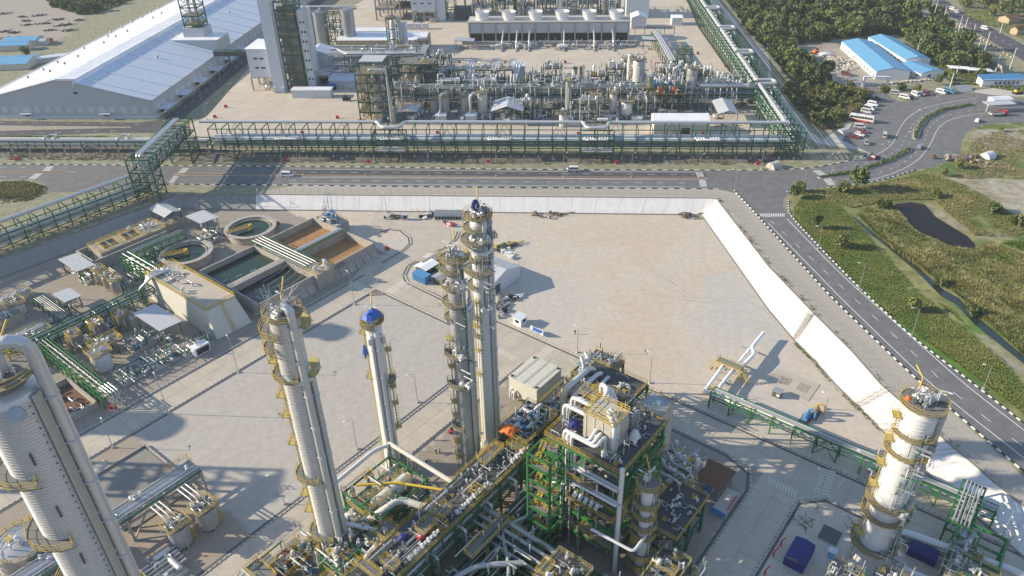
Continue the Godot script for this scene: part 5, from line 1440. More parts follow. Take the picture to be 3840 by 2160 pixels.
	pbox(o,"wall",V(-13.4,4.0,-9),V(28,8.0,18),M.cladding)
	pbox(o,"roof",V(-13.4,8.2,-9),V(28.6,0.4,18.6),M.white_roof)
	o = ft("lattice_tower","tall green lattice tower around pale risers on the warehouse roof","tower",-222,-459,HE + 16.9)
	frame(o,[-5.0,5.0],[-5.0,5.0],steps(7,62,11),0.55,M.green_steel,true,0.0)
	pbox(o,"base_block",V(0,2.6,0),V(13,5.2,12),M.cladding)
	for x in [-2.0,2.0]: pcyl(o,"riser",V(x,0,0),V(x,62,0),0.9,M.insulation)
	for y in [7,12,27,42]: deck(o,-5,5,-5,5,y + 0.3,M.grating,M.pale_yellow)
	kit(o,8,-4,4,-4,4,7.4,TOPS,1.4)
	o = ft("conveyor_bridge","enclosed green lattice bridge between the warehouse penthouse and the silo house","bridge",-205.5,-440,HE + 9)
	frame(o,steps(0,39,6),[-1.8,1.8],[3.4],0.3,M.green_steel,true)
	pbox(o,"duct",V(19.5,1.6,0),V(39,2.4,2.6),M.shadow_grey)
	pbar(o,"leg",V(8,-9,0),V(8,0,0),0.6,M.green_steel)
	var w := [["blue_roofed_shed",165,315,22,12,"small blue roofed shed on the sandy lot at the left"],["blue_roofed_shed",10,470,34,20,"large blue roofed shed at the left edge behind the warehouse"],["blue_roofed_shed",20,360,26,8,"long low blue roofed shed behind the large blue shed"]]
	for i in 3:
		var p: Vector3 = [V(-341.1,4,-535.2),V(-330.1,4,-486.3),V(-344.5,4,-519.3)][i]
		shed(w[i][0],w[i][5],"shed",p,FY + 0.12,w[i][3],w[i][4],3.6,1.4,M.cream_wall,M.blue_roof)
	shed("pale_shed","pale grey shed beside the small blue roofed shed","shed",V(-324.1,4,-531.9),FY,12,7,3,0.8,M.cladding,M.silver_roof)
	shed("orange_container","rusty orange container beside the pale shed","container",V(-318.4,4,-533.8),FY,7,3,2.7,0.1,M.orange,M.rust)
	shed("long_white_shed","long narrow white roofed shed at the foot of the warehouse","shed",V(-320.6,4,-474),FY + 0.5,46,5,3,0.8,M.cladding,M.white_roof)
	var junk := [[V(-397.2,4,-625.6),V(-375.4,4,-612.3),V(-364.7,4,-615.6),V(-357,4,-585.3),V(-346.7,4,-588.3),V(-342.7,4,-600.4),V(-331,4,-567),V(-331,4,-580.7),V(-315.9,4,-563.6),V(-324.6,4,-596.4),V(-365.4,4,-566.5),V(-355.1,4,-561.7),V(-326.8,4,-582.3),V(-350.6,4,-546.6),V(-366,4,-598.5)]]
	for i in junk[0].size(): scrap_heap("dark scrap and timber heap on the sandy lot, %s of fifteen" % nth(i + 1),junk[0][i],5.0,30)
func scrap_heap(label: String,at: Vector3,r: float,n: int,cols = null,turn := -99.0,bar_len := 3.0) -> void:
	var o := thing("scrap_heap",label,"scrap heap",at,turn if turn > -90 else rng.randf()*0.6)
	var ms: Array = cols if cols else [M.scrap,M.dark,M.galvanised,M.rust]
	for k in ms.size():
		var b := MB.new()
		for i in n/ms.size() + 1:
			var p := V(rng.randfn()*r*0.5,rng.randf()*0.7,rng.randfn()*r*0.22)
			if rng.randf() < 0.6: b.bar(p,p + V(rng.randf_range(0.6,bar_len),rng.randf_range(-0.1,0.4),rng.randf_range(-0.5,0.5)),rng.randf_range(0.1,0.35))
			else: b.box(p + V(0,0.2,0),V(rng.randf_range(0.5,1.6),rng.randf_range(0.4,1.1),rng.randf_range(0.5,1.3)),Basis(Vector3.UP,rng.randf()*3))
		part(o,["loose_bars","crates","sheets","oddments","drums"][k % 5],b,ms[k])
func boundary_racks() -> void:
	var G: Material = M.green_steel
	var o := ft("boundary_pipe_rack","long green pipe rack along the rock bank beside the boulevard","pipe rack",-156,-318,HE - 0.2)
	rack(o,256,8.2,[5.2,7.8,13.6],6.1,0.34,G,[0,0,0],0.3,0.4,1.6)
	var big := [V(-6,14.6,2.0),V(74.9,14.6,2.0),V(77.9,14.6,8.6),V(86.0,14.6,8.6),V(87.1,14.6,2.0),V(165.7,14.6,2.0),V(166.6,14.6,8.6),V(175.5,14.6,8.6),V(176.7,14.6,2.0),V(253,14.6,2.0)]
	ppipe(o,"flare_header",big,0.72,M.insulation,12,1.8)
	for i in 9: pcyl(o,"pipe",V(0,8.3,0.7 + i*0.85),V(254,8.3,0.7 + i*0.85),[0.3,0.22,0.34,0.22][i % 4],M[["dull_insulation","clad_band","roof_dull","green_steel"][i % 4]])
	for i in 8: pcyl(o,"pipe",V(0,5.6,0.8 + i*0.95),V(254,5.6,0.8 + i*0.95),[0.26,0.2,0.3][i % 3],M[["bare_steel","green_steel","dull_insulation","green_steel"][i % 4]])
	for x in [35.8,82.5,129.6,171.3,218.2]:
		for i in 4:
			var s := 1.5 + i*1.1
			ppipe(o,"expansion_loop",[V(x - s - 0.6,8.4,7.6 - i*0.3),V(x - s,10.2,8.0),V(x - s,10.2,10.6 + i*0.3),V(x + s,10.2,10.6 + i*0.3),V(x + s,10.2,8.0),V(x + s + 0.6,8.4,7.6 - i*0.3)],0.34,M.white_steel,8,0.9)
		for s in [-3.6,3.6]:
			pbar(o,"loop_leg",V(x + s,0,11.4),V(x + s,9.7,11.4),0.3,M.galvanised if x < 98 or x > 248 else G)
		pbar(o,"loop_beam",V(x - 3.6,9.6,11.4),V(x + 3.6,9.6,11.4),0.25,G)
	for x in [81.9,171.6]:
		frame(o,[x - 7.0,x,x + 7.0],[8.6,13.0],[4.6,8.8,13.4],0.3,G)
		for i in 5: pcyl(o,"pipe",V(x - 6.5,5.1 + (i % 2)*0.7,9.2 + i*0.7),V(x + 6.5,5.1 + (i % 2)*0.7,9.2 + i*0.7),0.3,M.insulation)
	o = thing("edge_pipe_rack","tall green pipe rack running away along the right edge of the far works","pipe rack",FR(95,-322,HF - 1),FY + PI/2)
	rack(o,330,8.5,[4.6,8.0,11.6],6.6,0.36,M.green_steel,[5,5,0],0.2,0.36,0.8,["insulation","white_steel","dull_insulation","bare_steel","green_steel"])
	var run := [V(-2,13.0,2.0)]
	for k in 6:
		var x := 52.0 + k*54
		run.append_array([V(x,13.0,2.0),V(x,13.0,10.5),V(x + 6,13.0,10.5),V(x + 6,13.0,2.0)])
	run.append(V(330,13.0,2.0))
	ppipe(o,"flare_header",run,0.8,M.insulation,12,1.7)
	for k in 6:
		var x := 49.0 + k*54
		frame(o,[x,x + 6.0,x + 12],[8.9,12.6],[4.5,8,11.6],0.3,M.green_steel)
		for i in 3: ppipe(o,"expansion_loop",[V(x - 1,8.4,8.2),V(x + 1.4 + i,9.8,8.2),V(x + 1.4 + i,9.8,11.9 - i*0.4),V(x + 9 - i,9.8,11.9 - i*0.4),V(x + 9 - i,9.8,8.2),V(x + 11,8.4,8.2)],0.3,M.white_steel,7,0.8)
	o = ft("corner_frame","green corner frame where the two boundary racks meet","pipe rack",92,-322,HF - 1)
	frame(o,[3.0,11.5],[4.0,12.0],[4.6,8.0,12.4],0.36,G)
	ppipe(o,"flare_header",[V(4.0,13.6,6.0),V(5.0,13.5,6.0),V(5.0,13.0,2.0)],0.82,M.insulation,12,1.8)
	o = ft("low_pipe_rack","low pipe rack on concrete piers left of the bridge","pipe rack",-330,-318,HE)
	rack(o,170,4.2,[3.6,5.4],8.4,0.3,G,[5,4],0.25,0.42,2.6)
	for x in [95.0,130.0]:
		ppipe(o,"expansion_loop",[V(x - 3,5.8,2.5),V(x - 2,6.6,2.5),V(x - 2,6.6,-1.5),V(x + 2,6.6,-1.5),V(x + 2,6.6,2.5),V(x + 3,5.8,2.5)],0.4,M.insulation,8,0.8)
	var p0: Vector3 = V(-140.8,21,-318)
	var A: Vector3 = V(-145.2,21,-280.7)
	var B: Vector3 = V(-144.7,21,-320.7)
	var dir := B - A
	var turn := atan2(-dir.z,dir.x)
	o = thing("bridge_pipe_rack","tall green lattice pipe bridge across the boulevard at the left","pipe bridge",V(A.x,HE,A.z),turn)
	var Lb := dir.length()
	var bx := steps(0,Lb,9)
	for z in [-4.0,4.0]:
		for y in [11.5,17.0]: pbar(o,"chord",V(0,y,z),V(Lb,y,z),0.45,G)
		for i in bx.size(): pbar(o,"post",V(bx[i],11.5,z),V(bx[i],17.0,z),0.3,G)
	for i in bx.size():
		for y in [11.5,14.2,17.0]: pbar(o,"beam",V(bx[i],y,-4),V(bx[i],y,4),0.3,G)
	var br := MB.new()
	for i in bx.size() - 1:
		for z in [-4.0,4.0]: br.bar(V(bx[i],11.5 if i % 2 else 17.0,z),V(bx[i + 1],17.0 if i % 2 else 11.5,z),0.22)
		for y in [11.5]: br.bar(V(bx[i],y,-4),V(bx[i + 1],y,4),0.2)
	part(o,"bracing",br,G)
	pipes_x(o,-1,Lb,-3.4,3.4,11.6,7,0.25,0.42,PM)
	pipes_x(o,-1,Lb,-3.4,3.4,14.3,6,0.25,0.4,PM)
	for z in [-1.9,-0.6]: ppipe(o,"flare_header",[V(Lb + 1,17.7,z),V(0.6,17.7,z),V(0.6,2,z)],0.6,M.insulation,10,1.3)
	for z in [0.6,1.5,2.4,-3.0]: ppipe(o,"down_pipe",[V(4,14.6,z),V(1.6,14.6,z),V(1.6,2,z)],0.35,M.white_steel,8,0.8)
	for xs in [[-4.0,3.0],[Lb - 7,Lb + 3]]:
		frame(o,xs,[-4.6,4.6],[4.0,8.0,12.0,17.4],0.4,G)
	o = thing("rim_pipe_rack","green pipe rack along the rim above the left lining","pipe rack",N(-35,-296.5,HE),NY)
	rack(o,161,7.4,[2.6,4.6,9.0],5.4,0.36,G,[5,5,0],0.2,0.34,0.6,["dull_insulation","insulation","green_steel"])
	var q := [V(0,9.9,3.2),V(92,9.9,3.2),V(92,9.9,-3.6),V(99,9.9,-3.6),V(99,9.9,3.2),V(166,9.9,3.2)]
	ppipe(o,"flare_header",q,0.66,M.insulation,12,1.8)
	for i in 5: ppipe(o,"expansion_loop",[V(88 + i,5.2,3.5),V(90 + i,6.6,3.5),V(90 + i,6.6,0.5 + i*0.4),V(103 - i,6.6,0.5 + i*0.4),V(103 - i,6.6,3.5),V(105 - i,5.2,3.5)],0.34,M.white_steel,8,0.8)
func far_plant() -> void:
	var G: Material = M.green_steel
	var o: Node3D
	var b: MB
	sheet("process_paving",[FR(-92,-348,0),FR(40,-348,0),FR(40,-362,0),FR(74,-362,0),FR(74,-400,0),FR(92,-400,0),FR(92,-412,0),FR(56,-424,0),FR(-66,-412,0),FR(-66,-440,0),FR(-118,-440,0),FR(-118,-404,0),FR(-92,-404,0)],HF + 0.01,M.dark_concrete)
	o = ft("process_pipe_rack","dark central pipe rack of the far works, left to right across the middle","pipe rack",-88,-382)
	rack(o,184,11,[4.6,7.4,10.2],7.0,0.4,G,[9,10,9],0.16,0.34,0.0,["dull_insulation","bare_steel","green_steel","insulation","galvanised"])
	maze(o,130,1,183,0.5,9,8,17,0.2)
	maze(o,120,1,183,10.5,13.5,0,11,0.2)
	deck(o,0,60,8.4,11.6,10.4,M.grating,M.pale_yellow)
	deck(o,64,132,8.4,11.6,10.4,M.grating,M.pale_yellow)
	kit(o,150,1,183,0.5,10.5,10.6,["valve","pipe_spool","pipe_hoop","wrapped_fitting","gooseneck","relief_valve"],1.3)
	for i in 46:   # risers and drops on the sunny face
		var x := rng.randf_range(1,182)
		var y := rng.randf_range(3,9)
		ppipe(o,"drop_pipe",[V(x,10.6,9.5),V(x,10.6,11.8),V(x,y - 2.6,11.8),V(x + rng.randf_range(-3,3),y - 2.6,11.8)],rng.randf_range(0.14,0.3),M[PM[i % 5]],7,0.6)
	for i in 26:
		var x := rng.randf_range(1,182)
		ppipe(o,"drop_pipe",[V(x,4,12.2),V(x,0.8 + i % 3,12.2),V(x,0.8 + i % 3,16 + rng.randf()*5)],rng.randf_range(0.12,0.26),M[PM[i % 5]],7,0.6)
	o = ft("process_structure","tall green process structure with white canopy roof and pipe risers","process structure",-98.5,-366)
	frame(o,[0,5.5,14.5],[0,7,14],[5,10,15,19.5,23.5],0.45,G)
	for y in [5,10,15,19.5,23.5]:
		deck(o,0,14.5,0,14,y + 0.15,M.grating,M.pale_yellow)
		kit(o,9,6,14,1,13.4,y + 0.2,TOPS,1.2)
		maze(o,14,0,14.5,y - 4.5,y + 1,0,15,0.22)
	stairs(o,1.0,9.5,0,23.5,2.4,3.6,9)
	frame(o,[2.5,13.5],[1,13],[28.6],0.35,G,false,23.5)
	pbox(o,"canopy_roof",V(7.8,29.0,6.5),V(11.5,0.3,11),M.silver_roof)
	for i in 3: ppipe(o,"riser",[V(7 + i*3,24.5,14.2),V(7 + i*3,26.4,15.6),V(15.6,26.4 - i,15.6),V(15.6 + i*0.9,0.5,15.6)],0.42 - i*0.06,M.insulation,9,1.2)
	for k in 4: pcyl(o,"upright_drum",V(8.5 + k % 2*3.5,15.2 + int(k/2)*4.6,11),V(8.5 + k % 2*3.5,18.4 + int(k/2)*4.6,11),0.9,M.white_steel)
	o = ft("process_structure","green process block between the stair structure and the lattice column","process structure",-84,-398)
	frame(o,[0,6,12,18],[0,7,14],[5,10,15,19],0.4,G)
	for y in [5,10,15,19]:
		deck(o,0,18,0,14,y + 0.15,M.grating,M.pale_yellow)
		kit(o,11,1,17,1,13,y + 0.2,TOPS,1.2)
		maze(o,14,0,18,y - 4.5,y + 1,0,14,0.22)
	o = ft("process_structure","wide dark green pipe structure behind the white canopy roof","process structure",-120,-436)
	frame(o,steps(0,44,6),[0,8,16,24],[5,10,15],0.4,G)
	for y in [5,10,15]: pipes_x(o,-10,44,1,23,y,9,0.18,0.4,PM)
	kit(o,36,2,42,2,22,15.2,TOPS,1.3)
	maze(o,70,0,44,1,18,16,25,0.25)
	for i in 3: ppipe(o,"header",[V(-26,15.6 + i*0.2,8 + i*1.1),V(-9 + i,15.6,8 + i),V(0,15.8,20 - i),V(44 - i*1.2,15.8,20 - i),V(44 - i*1.2,15.8,2),V(44 - i*1.2,1,2)],0.45,M.insulation,9,1.2)
	o = ft("sloping_conveyor","pale sloping conveyor duct in front of the beige shed","conveyor",-96,-462)
	b = MB.new(); b.bar(V(0,2,0),V(9,12,0),3,1.2); b.bar(V(9,12,0),V(14,12,0),3,1.2)
	part(o,"duct",b,M.silver_roof)
	frame(o,[6,10,14],[-1.5,1.5],[4,8,11],0.3,G)
	o = ft("lattice_column","white column in a green lattice beside the beige shed","column",-101,-446)
	frame(o,[0,6],[0,6],steps(6,29,4),0.4,G)
	b = MB.new(); b.lathe([Vector2(1.5,0),Vector2(1.5,26),Vector2(0.8,27.5),Vector2(0.1,28)],16)
	part(o,"shell",b,M.white_steel).position = V(3,0,3)
	for i in 3: pcyl(o,"riser",V(6.8 + i*0.7,0,5),V(6.8 + i*0.7,30,5),0.3,M.insulation)
	deck(o,0,6,0,6,29.2,M.grating,M.pale_yellow)
	kit(o,6,1,5,1,5,29.3)
	pbox(o,"lift_shaft",V(9.4,13,2),V(3,26,3),M.clad_band)
	o = ft("stair_tower","tall plain pale grey tower slab at the left end of the far works","tower",-157,-402)
	pbox(o,"wall",V(3,28,2),V(6.2,56,5.5),M.clad_band)
	for s in [0.8,5.2]: pbox(o,"foot",V(s,1.5,5.2),V(1.2,3,1),M.clad_band)
	o = ft("silo_house","green braced stair and silo house beside the tall pale slab","process structure",-150.5,-410)
	frame(o,[0,5,11],[0,8],steps(5,47,9),0.45,M.green_steel)
	pbox(o,"core",V(5,22,3.5),V(9,44,6),M.dark_concrete)
	pbox(o,"side_wall",V(13.2,21,2),V(4.2,42,11),M.clad_band)
	for i in 14: pbox(o,"window",V(12.6 + (i % 2)*1.6,6 + int(i/2)*5,7.55),V(0.8,1.1,0.1),M.dark)
	b = MB.new(); b.lathe([Vector2(0.3,43),Vector2(3.4,47),Vector2(3.4,60),Vector2(0.3,62)],20)
	part(o,"hopper",b,M.white_steel).position = V(4,0,3)
	for y in [10,20,30,40,46]: deck(o,0,11,4,8,y,M.grating,M.pale_yellow)
	for i in 3: ppipe(o,"conveying_pipe",[V(15.6 + i*0.8,62,8.2),V(15.6 + i*0.8,10.4,8.2),V(16 + i*0.8,9.4,5.0),V(29 - i,9.4,5.0),V(33 - i,9.4,-4.0),V(44,9.4,-26)],0.3,M.insulation,8,2.0)
	o = ft("white_process_house","white gabled process house left of the tall slab","building",-170,-421)
	pbox(o,"wall",V(7,15,10),V(14,15,20),M.clad_band)
	b = MB.new(); b.prism([Vector2(-0.5,-0.5),Vector2(14.5,-0.5),Vector2(14.5,20.5),Vector2(-0.5,20.5)],22.5,22.8)
	part(o,"roof",b,M.white_roof)
	for i in 4: pbox(o,"window",V(4.5 + i % 2*3.4,12.5 + int(i/2)*5,20.05),V(2.2,0.8,0.1),M.dark)
	frame(o,[0,7,14],[0,10,20],[7.6],0.7,M.kerb,false)
	kit(o,14,1,13,1,19,0,LOWS,1.6)
	o = ft("concrete_podium","grey concrete open ground floor frame right of the silo house","building",-144,-408)
	frame(o,[0,7.5,15.5],[-26,-13,0],[6.8],1.0,M.cladding,false)
	pbox(o,"floor_slab",V(7.75,7.1,-13),V(16.5,0.9,27),M.cladding)
	kit(o,12,1,14,-24,-2,0,LOWS,1.8)
	pbox(o,"crane_rail",V(7.7,4.8,-0.8),V(13,0.5,0.4),M.yellow)
	pbox(o,"dark_bay",V(7.7,3,-16),V(14,6,12),M.shadow_grey)
	shed("upper_house","blue grey house standing on the concrete podium","building",FR(-145,-432,HF + 7.6),FY,14,14,7.6,2.0,M.cladding,M.roof_dull,false)
	shed("white_container","long white container in front of the concrete podium","container",FR(-144,-393.5,HF),FY,21,5.5,4.4,0.15,M.clad_band,M.white_roof)
	shed("blue_grey_shed","blue grey roofed shed left of the tall process structure","shed",FR(-128,-418,HF),FY,22,14,4.5,1.8,M.cladding,M.roof_dull)
	o = ft("blue_container","dark blue skip container beside the blue grey shed","container",-126.5,-402)
	pbox(o,"body",V(0,1.4,0),V(4.5,2.4,2.4),M.dark_blue); pbox(o,"cover",V(0,2.8,0),V(4.7,0.5,2.6),M.blue_tarp)
	o = ft("yard_tractor","dark yard tractor on the paving by the tall process structure","tractor",-113.5,-384)
	pbox(o,"body",V(0,1.2,0),V(4,1.2,2),M.dark); pbox(o,"cab",V(-0.6,2.4,0),V(1.6,1.4,1.7),M.shadow_grey)
	for s in [[-1.3,-1],[-1.3,1],[1.3,-1],[1.3,1]]: pcyl(o,"wheel",V(s[0],0.6,s[1]*0.9),V(s[0],0.6,s[1]*1.2),0.6,M.tyre)
	lathed_silo("bare steel storage silo, left one of three behind the silo house",-163,-488,4.4,23)
	lathed_silo("bare steel storage silo, middle one of three behind the silo house",-153.5,-486,4.4,23)
	lathed_silo("bare steel storage silo, right one beside the beige shed",-134.5,-482,4.0,25)
	o = ft("process_structure","green ladder structure between the middle and right silos","process structure",-148,-486)
	frame(o,[0,4.5,9],[0,6],[6,12,18,23],0.45,G)
	kit(o,14,0.5,8.5,0.5,5.5,12.2,TOPS,1.5)
	o = ft("silo_walkway","pipe walkway crossing the tops of the silos","walkway",-170,-490,HF + 24)
	deck(o,0,40,0,3,0,M.grating,M.galvanised)
	for i in 3: pcyl(o,"pipe",V(0,1.6,0.4 + i),V(40,1.6,0.4 + i),0.3,M.insulation)
	o = shed("beige_shed","long beige walled shed with a white roof behind the lattice column","shed",FR(-141,-494,HF),FY,56,20,8.2,1.6,M.tan_wall,M.white_roof)
	for i in 5: pbox(o,"wall_post",V(4 + i*12,4,20.05),V(0.3,8,0.2),M.tan_wall)
	shed("long_flat_shed","low white flat shed behind the beige shed","shed",FR(-150,-523,HF),FY,40,9,4,0.5,M.clad_band,M.white_roof)
	o = ft("equipment_row","row of small white electrical cabins behind the silos","cabin",-116,-535)
	for i in 5: pbox(o,"cabin",V(i*5.2,2,0),V(4,4,3.4),M.white_steel)
	o = ft("process_structure","concrete framed process building at the top edge behind the silos","process structure",-135,-585)
	frame(o,steps(0,44,5),[0,12,24],[8,15,22],1.0,M.concrete,false)
	for y in [8,15,22]: pbox(o,"floor",V(22,y,12),V(45,0.6,25),M.dark_concrete)
	kit(o,40,1,43,12,23,15.3,TOPS,2.2)
	for i in 5: pcyl(o,"drum",V(6 + i*8,22.3,14),V(6 + i*8,31,14),2.3,M.bare_steel)
	o = ft("tall_white_house","tall white process house with slit windows at the top edge","building",-108,-570)
	pbox(o,"wall",V(9,20,8),V(17,24,16),M.clad_band)
	pbox(o,"stair_slab",V(21,16,10),V(6.5,32,7),M.clad_band)
	for i in 6: pbox(o,"window",V(3 + i % 3*5.4,13 + int(i/3)*5,16.06),V(2.4,0.7,0.1),M.dark)
	frame(o,[1,9,17],[0,16],[7.6],0.8,M.kerb,false)
	kit(o,12,1,16,8,15,0,LOWS,2.0)
	frame(o,[24.5,31,38],[4,12],[8,16,24,32],0.5,G)
	pbox(o,"dark_bay",V(36,4,6),V(12,9,8),M.shadow_grey)
	o = ft("cooling_tower","long concrete cooling tower with six white fan stacks","cooling tower",-60.5,-516)
	pbox(o,"upper_casing",V(51.5,8.8,8),V(104,6.8,16),M.concrete)
	pbox(o,"deck_edge",V(51.5,12.3,8),V(105,0.5,17),M.kerb)
	pbox(o,"louvre_bay",V(51.5,2.7,8),V(103,5.3,13.6),M.dark)
	for i in 13:
		pbox(o,"pier",V(0.2 + i*8.55,6,16.1),V(0.7,12,0.8),M.kerb)
		if i < 12: pbox(o,"casing_panel",V(4.5 + i*8.55,8.7,16.05),V(7.2,5.8,0.2),M.cladding)
	b = MB.new()
	for i in 60: b.box(V(1 + i*1.72,2.7,14.9),V(0.16,5.2,0.5))
	part(o,"louvre_fins",b,M.shadow_grey)
	rail(o,[V(0,12.6,16),V(103,12.6,16)],M.galvanised)
	for i in 6:
		b = MB.new()
		b.lathe([Vector2(4.3,0),Vector2(3.9,1.6),Vector2(4.0,3.0),Vector2(4.7,5.0),Vector2(4.45,5.0),Vector2(3.7,2.0)],28)
		for k in 24: b.bar(V(cos(k*TAU/24)*4.0,0.3,sin(k*TAU/24)*4.0),V(cos(k*TAU/24)*4.72,4.9,sin(k*TAU/24)*4.72),0.16)
		var st := part(o,"fan_stack",b,M.lamp_white)
		st.position = V(8.0 + i*17.4,12.5,8)
		pcyl(st,"fan_hub",V(0,1.6,0),V(0,2.2,0),0.9,M.galvanised)
		for k in 6: pbar(st,"fan_blade",V(0,1.9,0),V(cos(k*TAU/6)*3.5,1.9,sin(k*TAU/6)*3.5),0.6,M.clad_band,0.08)
	for i in 6:
		o = ft("cooling_pump","cooling water pump with tall riser, %s of six before the cooling tower" % nth(i + 1),"pump",-38.0 + [0,9,17,39,58,70][i],-485)
		ppipe(o,"riser",[V(0,0.4,9),V(0,0.4,2.5),V(0,4.5,1.0),V(0,6.5,-6),V(0,7.2,-15)],0.55,M.insulation,9,1.6)
		kit(o,5,-3,3,-2,5,0,LOWS,1.5)
		pbox(o,"motor",V(1.8,1.6,1),V(1.6,2.4,1.6),M.bare_steel)
	o = ft("pump_header","long grey pipe header behind the cooling water pumps","pipe header",-64,-490)
	for i in 3: pcyl(o,"pipe",V(0,1.5 + i*0.9,i),V(112,1.5 + i*0.9,i),0.45,M.dull_insulation)
	kit(o,44,1,111,-1,7,0.3,LOWS,1.3)
	maze(o,50,1,111,0.5,4,-1,9,0.2)
	pbox(o,"low_wall",V(55,0.5,-3),V(110,1,0.4),M.kerb)
	canopy("white roofed pump shelter left of the cooling water pumps",FR(-68,-488,HF),FY,12,7,5.5,false,M.silver_roof,M.galvanised,6)
	canopy("white roofed pump shelter right of the cooling water pumps",FR(50,-486,HF),FY,15,7,6,false,M.silver_roof,G,6)
	o = ft("transfer_pipe_rack","green and white pipe rack climbing towards the cooling tower at right","pipe rack",60,-430)
	o.rotation.y = FY + 1.62
	rack(o,68,5,[4.5,7],6.5,0.35,G,[6,6],0.2,0.4)
	o = ft("process_structure","green stair frame at the head of the transfer pipe rack","process structure",64,-432)
	frame(o,[0,4,8],[0,6],[4,8,12,15],0.35,G)
	stairs(o,1,1,0,15,2.2,4,6)
	shed("gable_house","tall pale gabled house right of the cooling tower","building",FR(45,-580,HF),FY,16,18,15,3.4,M.clad_band,M.roof_dull,false)
	shed("gable_house","small pale gabled house in front of the tall gabled house","building",FR(46.5,-543,HF),FY,10,12,7.5,1.8,M.clad_band,M.white_roof,false)
	shed("guard_hut","small white flat hut beside the far works road","hut",FR(75,-549,HF),FY,7,9,5.2,0.2,M.white_steel,M.white_roof)
	o = ft("fence_frame","row of low pipe goal frames right of the cooling tower","pipe support",48,-519)
	frame(o,steps(0,26,4),[0,1],[4.4],0.22,M.rust,false)
	for i in 7:
		o = ft("process_structure","dark pipe structure at the top edge behind the cooling tower, %s from the left" % nth(i + 1),"process structure",-66 + i*15.6,-590 - (i % 2)*8)
		frame(o,[0,7,14],[0,8,16],[6,12,18,24 + i % 3*4],0.5,G)
		for y in [6,12,18]: pipes_x(o,0,14,8,16,y,5,0.25,0.5,PM)
		maze(o,26,0,14,1,24,10,17,0.4)
		kit(o,18,0.5,13.5,8,15.5,18.2,TOPS,1.8)
		kit(o,8,0.5,13.5,8,16.5,6.2,TOPS,2.0)
		for k in 3: pcyl(o,"riser",V(2 + k*4,0,16.6),V(2 + k*4,20 + k*3,16.6),0.5,M[PM[k]])
	vessel("tall white column behind the cooling tower stacks",FR(-2,-575,HF),FY,2.2,26,0.3,M.white_steel,false,"column")
	vessel("second tall white column behind the cooling tower",FR(31,-578,HF),FY,1.6,28,0.3,M.insulation,false,"column")
	scrap_heap("blue sheeted scaffold heap left of the cooling tower",FR(-62,-550,HF),7,40,[M.blue_box,M.galvanised,M.clad_band])
	vessel("beige process drum left of the two white vent boxes",FR(-63,-361,HF),FY,1.9,5.5,2.4,M.beige_panel)
	for i in 2:
		o = ft("vent_box","pale grey vent box with swan neck pipe, %s of the pair" % ["left","right"][i],"vent box",[-61,-46.2][i],-351.5)
		pbox(o,"box",V(2.6,2,0),V(5.2,4,4),M.cladding); pbox(o,"lid",V(2.6,4.1,0),V(5.6,0.25,4.4),M.white_roof)
		ppipe(o,"swan_neck",[V(1.6,4.2,0),V(2.4,6.5,-0.5),V(2.4,13,-1),V(4.4,14,-3),V(5,12,-5)],0.6,M.insulation,9,1.6)
		vessel("tan process drum behind the %s vent box" % ["left","right"][i],FR([-57,-47.5][i],-359,HF),FY,1.8,7,3,M.beige_panel)
	vessel("cream upright tank with yellow rails left of the green gabled canopy",FR(-38.5,-358,HF),FY,2.3,9,3,M.cream_wall)
	canopy("green framed gabled canopy over white compressors",FR(-33.5,-361,HF),FY,15.5,14,7.4,true,M.silver_roof,G,14)
	canopy("small silver gabled canopy over two white pumps",FR(-78,-359,HF),FY,8,8,5.6,true,M.silver_roof,G,5)
	for i in 2: vessel("white compressor bottle under the green canopy, %s" % ["left","right"][i],FR(-28 + i*5,-353,HF),FY,1.3,2.2,1.2,M.white_steel,false)
	vessel("dark rusty topped tank right of the rack gap",FR(-7,-357,HF),FY,2.4,4,1.2,M.shadow_grey)
	vessel("short white tank with yellow railed top behind the boundary rack",FR(0.8,-347,HF),FY,1.7,5.2,0.3,M.white_steel)
	vessel("tall grey exchanger column with yellow stairs above the white tank",FR(3.4,-364,HF),FY,1.5,15,1,M.dull_insulation)
	vessel("beige ringed reactor left of the pair in the middle",FR(16.5,-358,HF),FY,2.5,7,3.5,M.cream_wall)
	vessel("slim beige reactor between the ringed reactor and the white sphere drum",FR(25,-359,HF),FY,1.8,8,3.5,M.cream_wall)
	vessel("bulbous white drum with a caged top right of the reactors",FR(31.5,-357,HF),FY,2.8,5,3,M.white_steel)
	for k in 22:
		o = ft("pump_skid","low pump skid in front of the far rack, %s row, %s from the left" % [["front","back"][k/11],nth(k % 11 + 1)],"pump skid",-86 + (k % 11)*12.3 + rng.randf()*3,-353 - int(k/11)*8 - rng.randf()*3)
		pbox(o,"plinth",V(0,0.2,0),V(6,0.4,4),M.kerb)
		kit(o,9,-3,3,-2.4,2.4,0.4,LOWS,1.2)
		ppipe(o,"suction_pipe",[V(-2,0.9,1.5),V(-2,3.0,1.5),V(2,3.0,0.5),V(2,4.5 + k % 5,-8)],0.24,M[PM[k % 5]],7,0.6)
	o = ft("exchanger_block","green table structure with orange headed exchangers and blue sheeting","process structure",44.5,-380)
	frame(o,[0,7.5,15],[0,7,14],[9.2,14],0.45,G)
	deck(o,-0.6,15.6,-0.6,15,9.4,M.rust,M.pale_yellow)
	for x in [4.0,11.0]:
		pcyl(o,"exchanger",V(x,11.4,2),V(x,11.4,12.4),1.5,M.dull_insulation)
		pcyl(o,"exchanger_head",V(x,11.4,12.4),V(x,11.4,13.4),1.3,M.orange)
		pbox(o,"sheeting",V(x - 2,12.6,9),V(1.6,3.4,2.5),M.blue_tarp)
	kit(o,26,0,15,0,14,14.2,TOPS,1.3)
	maze(o,40,-3,18,1,17,2,16,0.2)
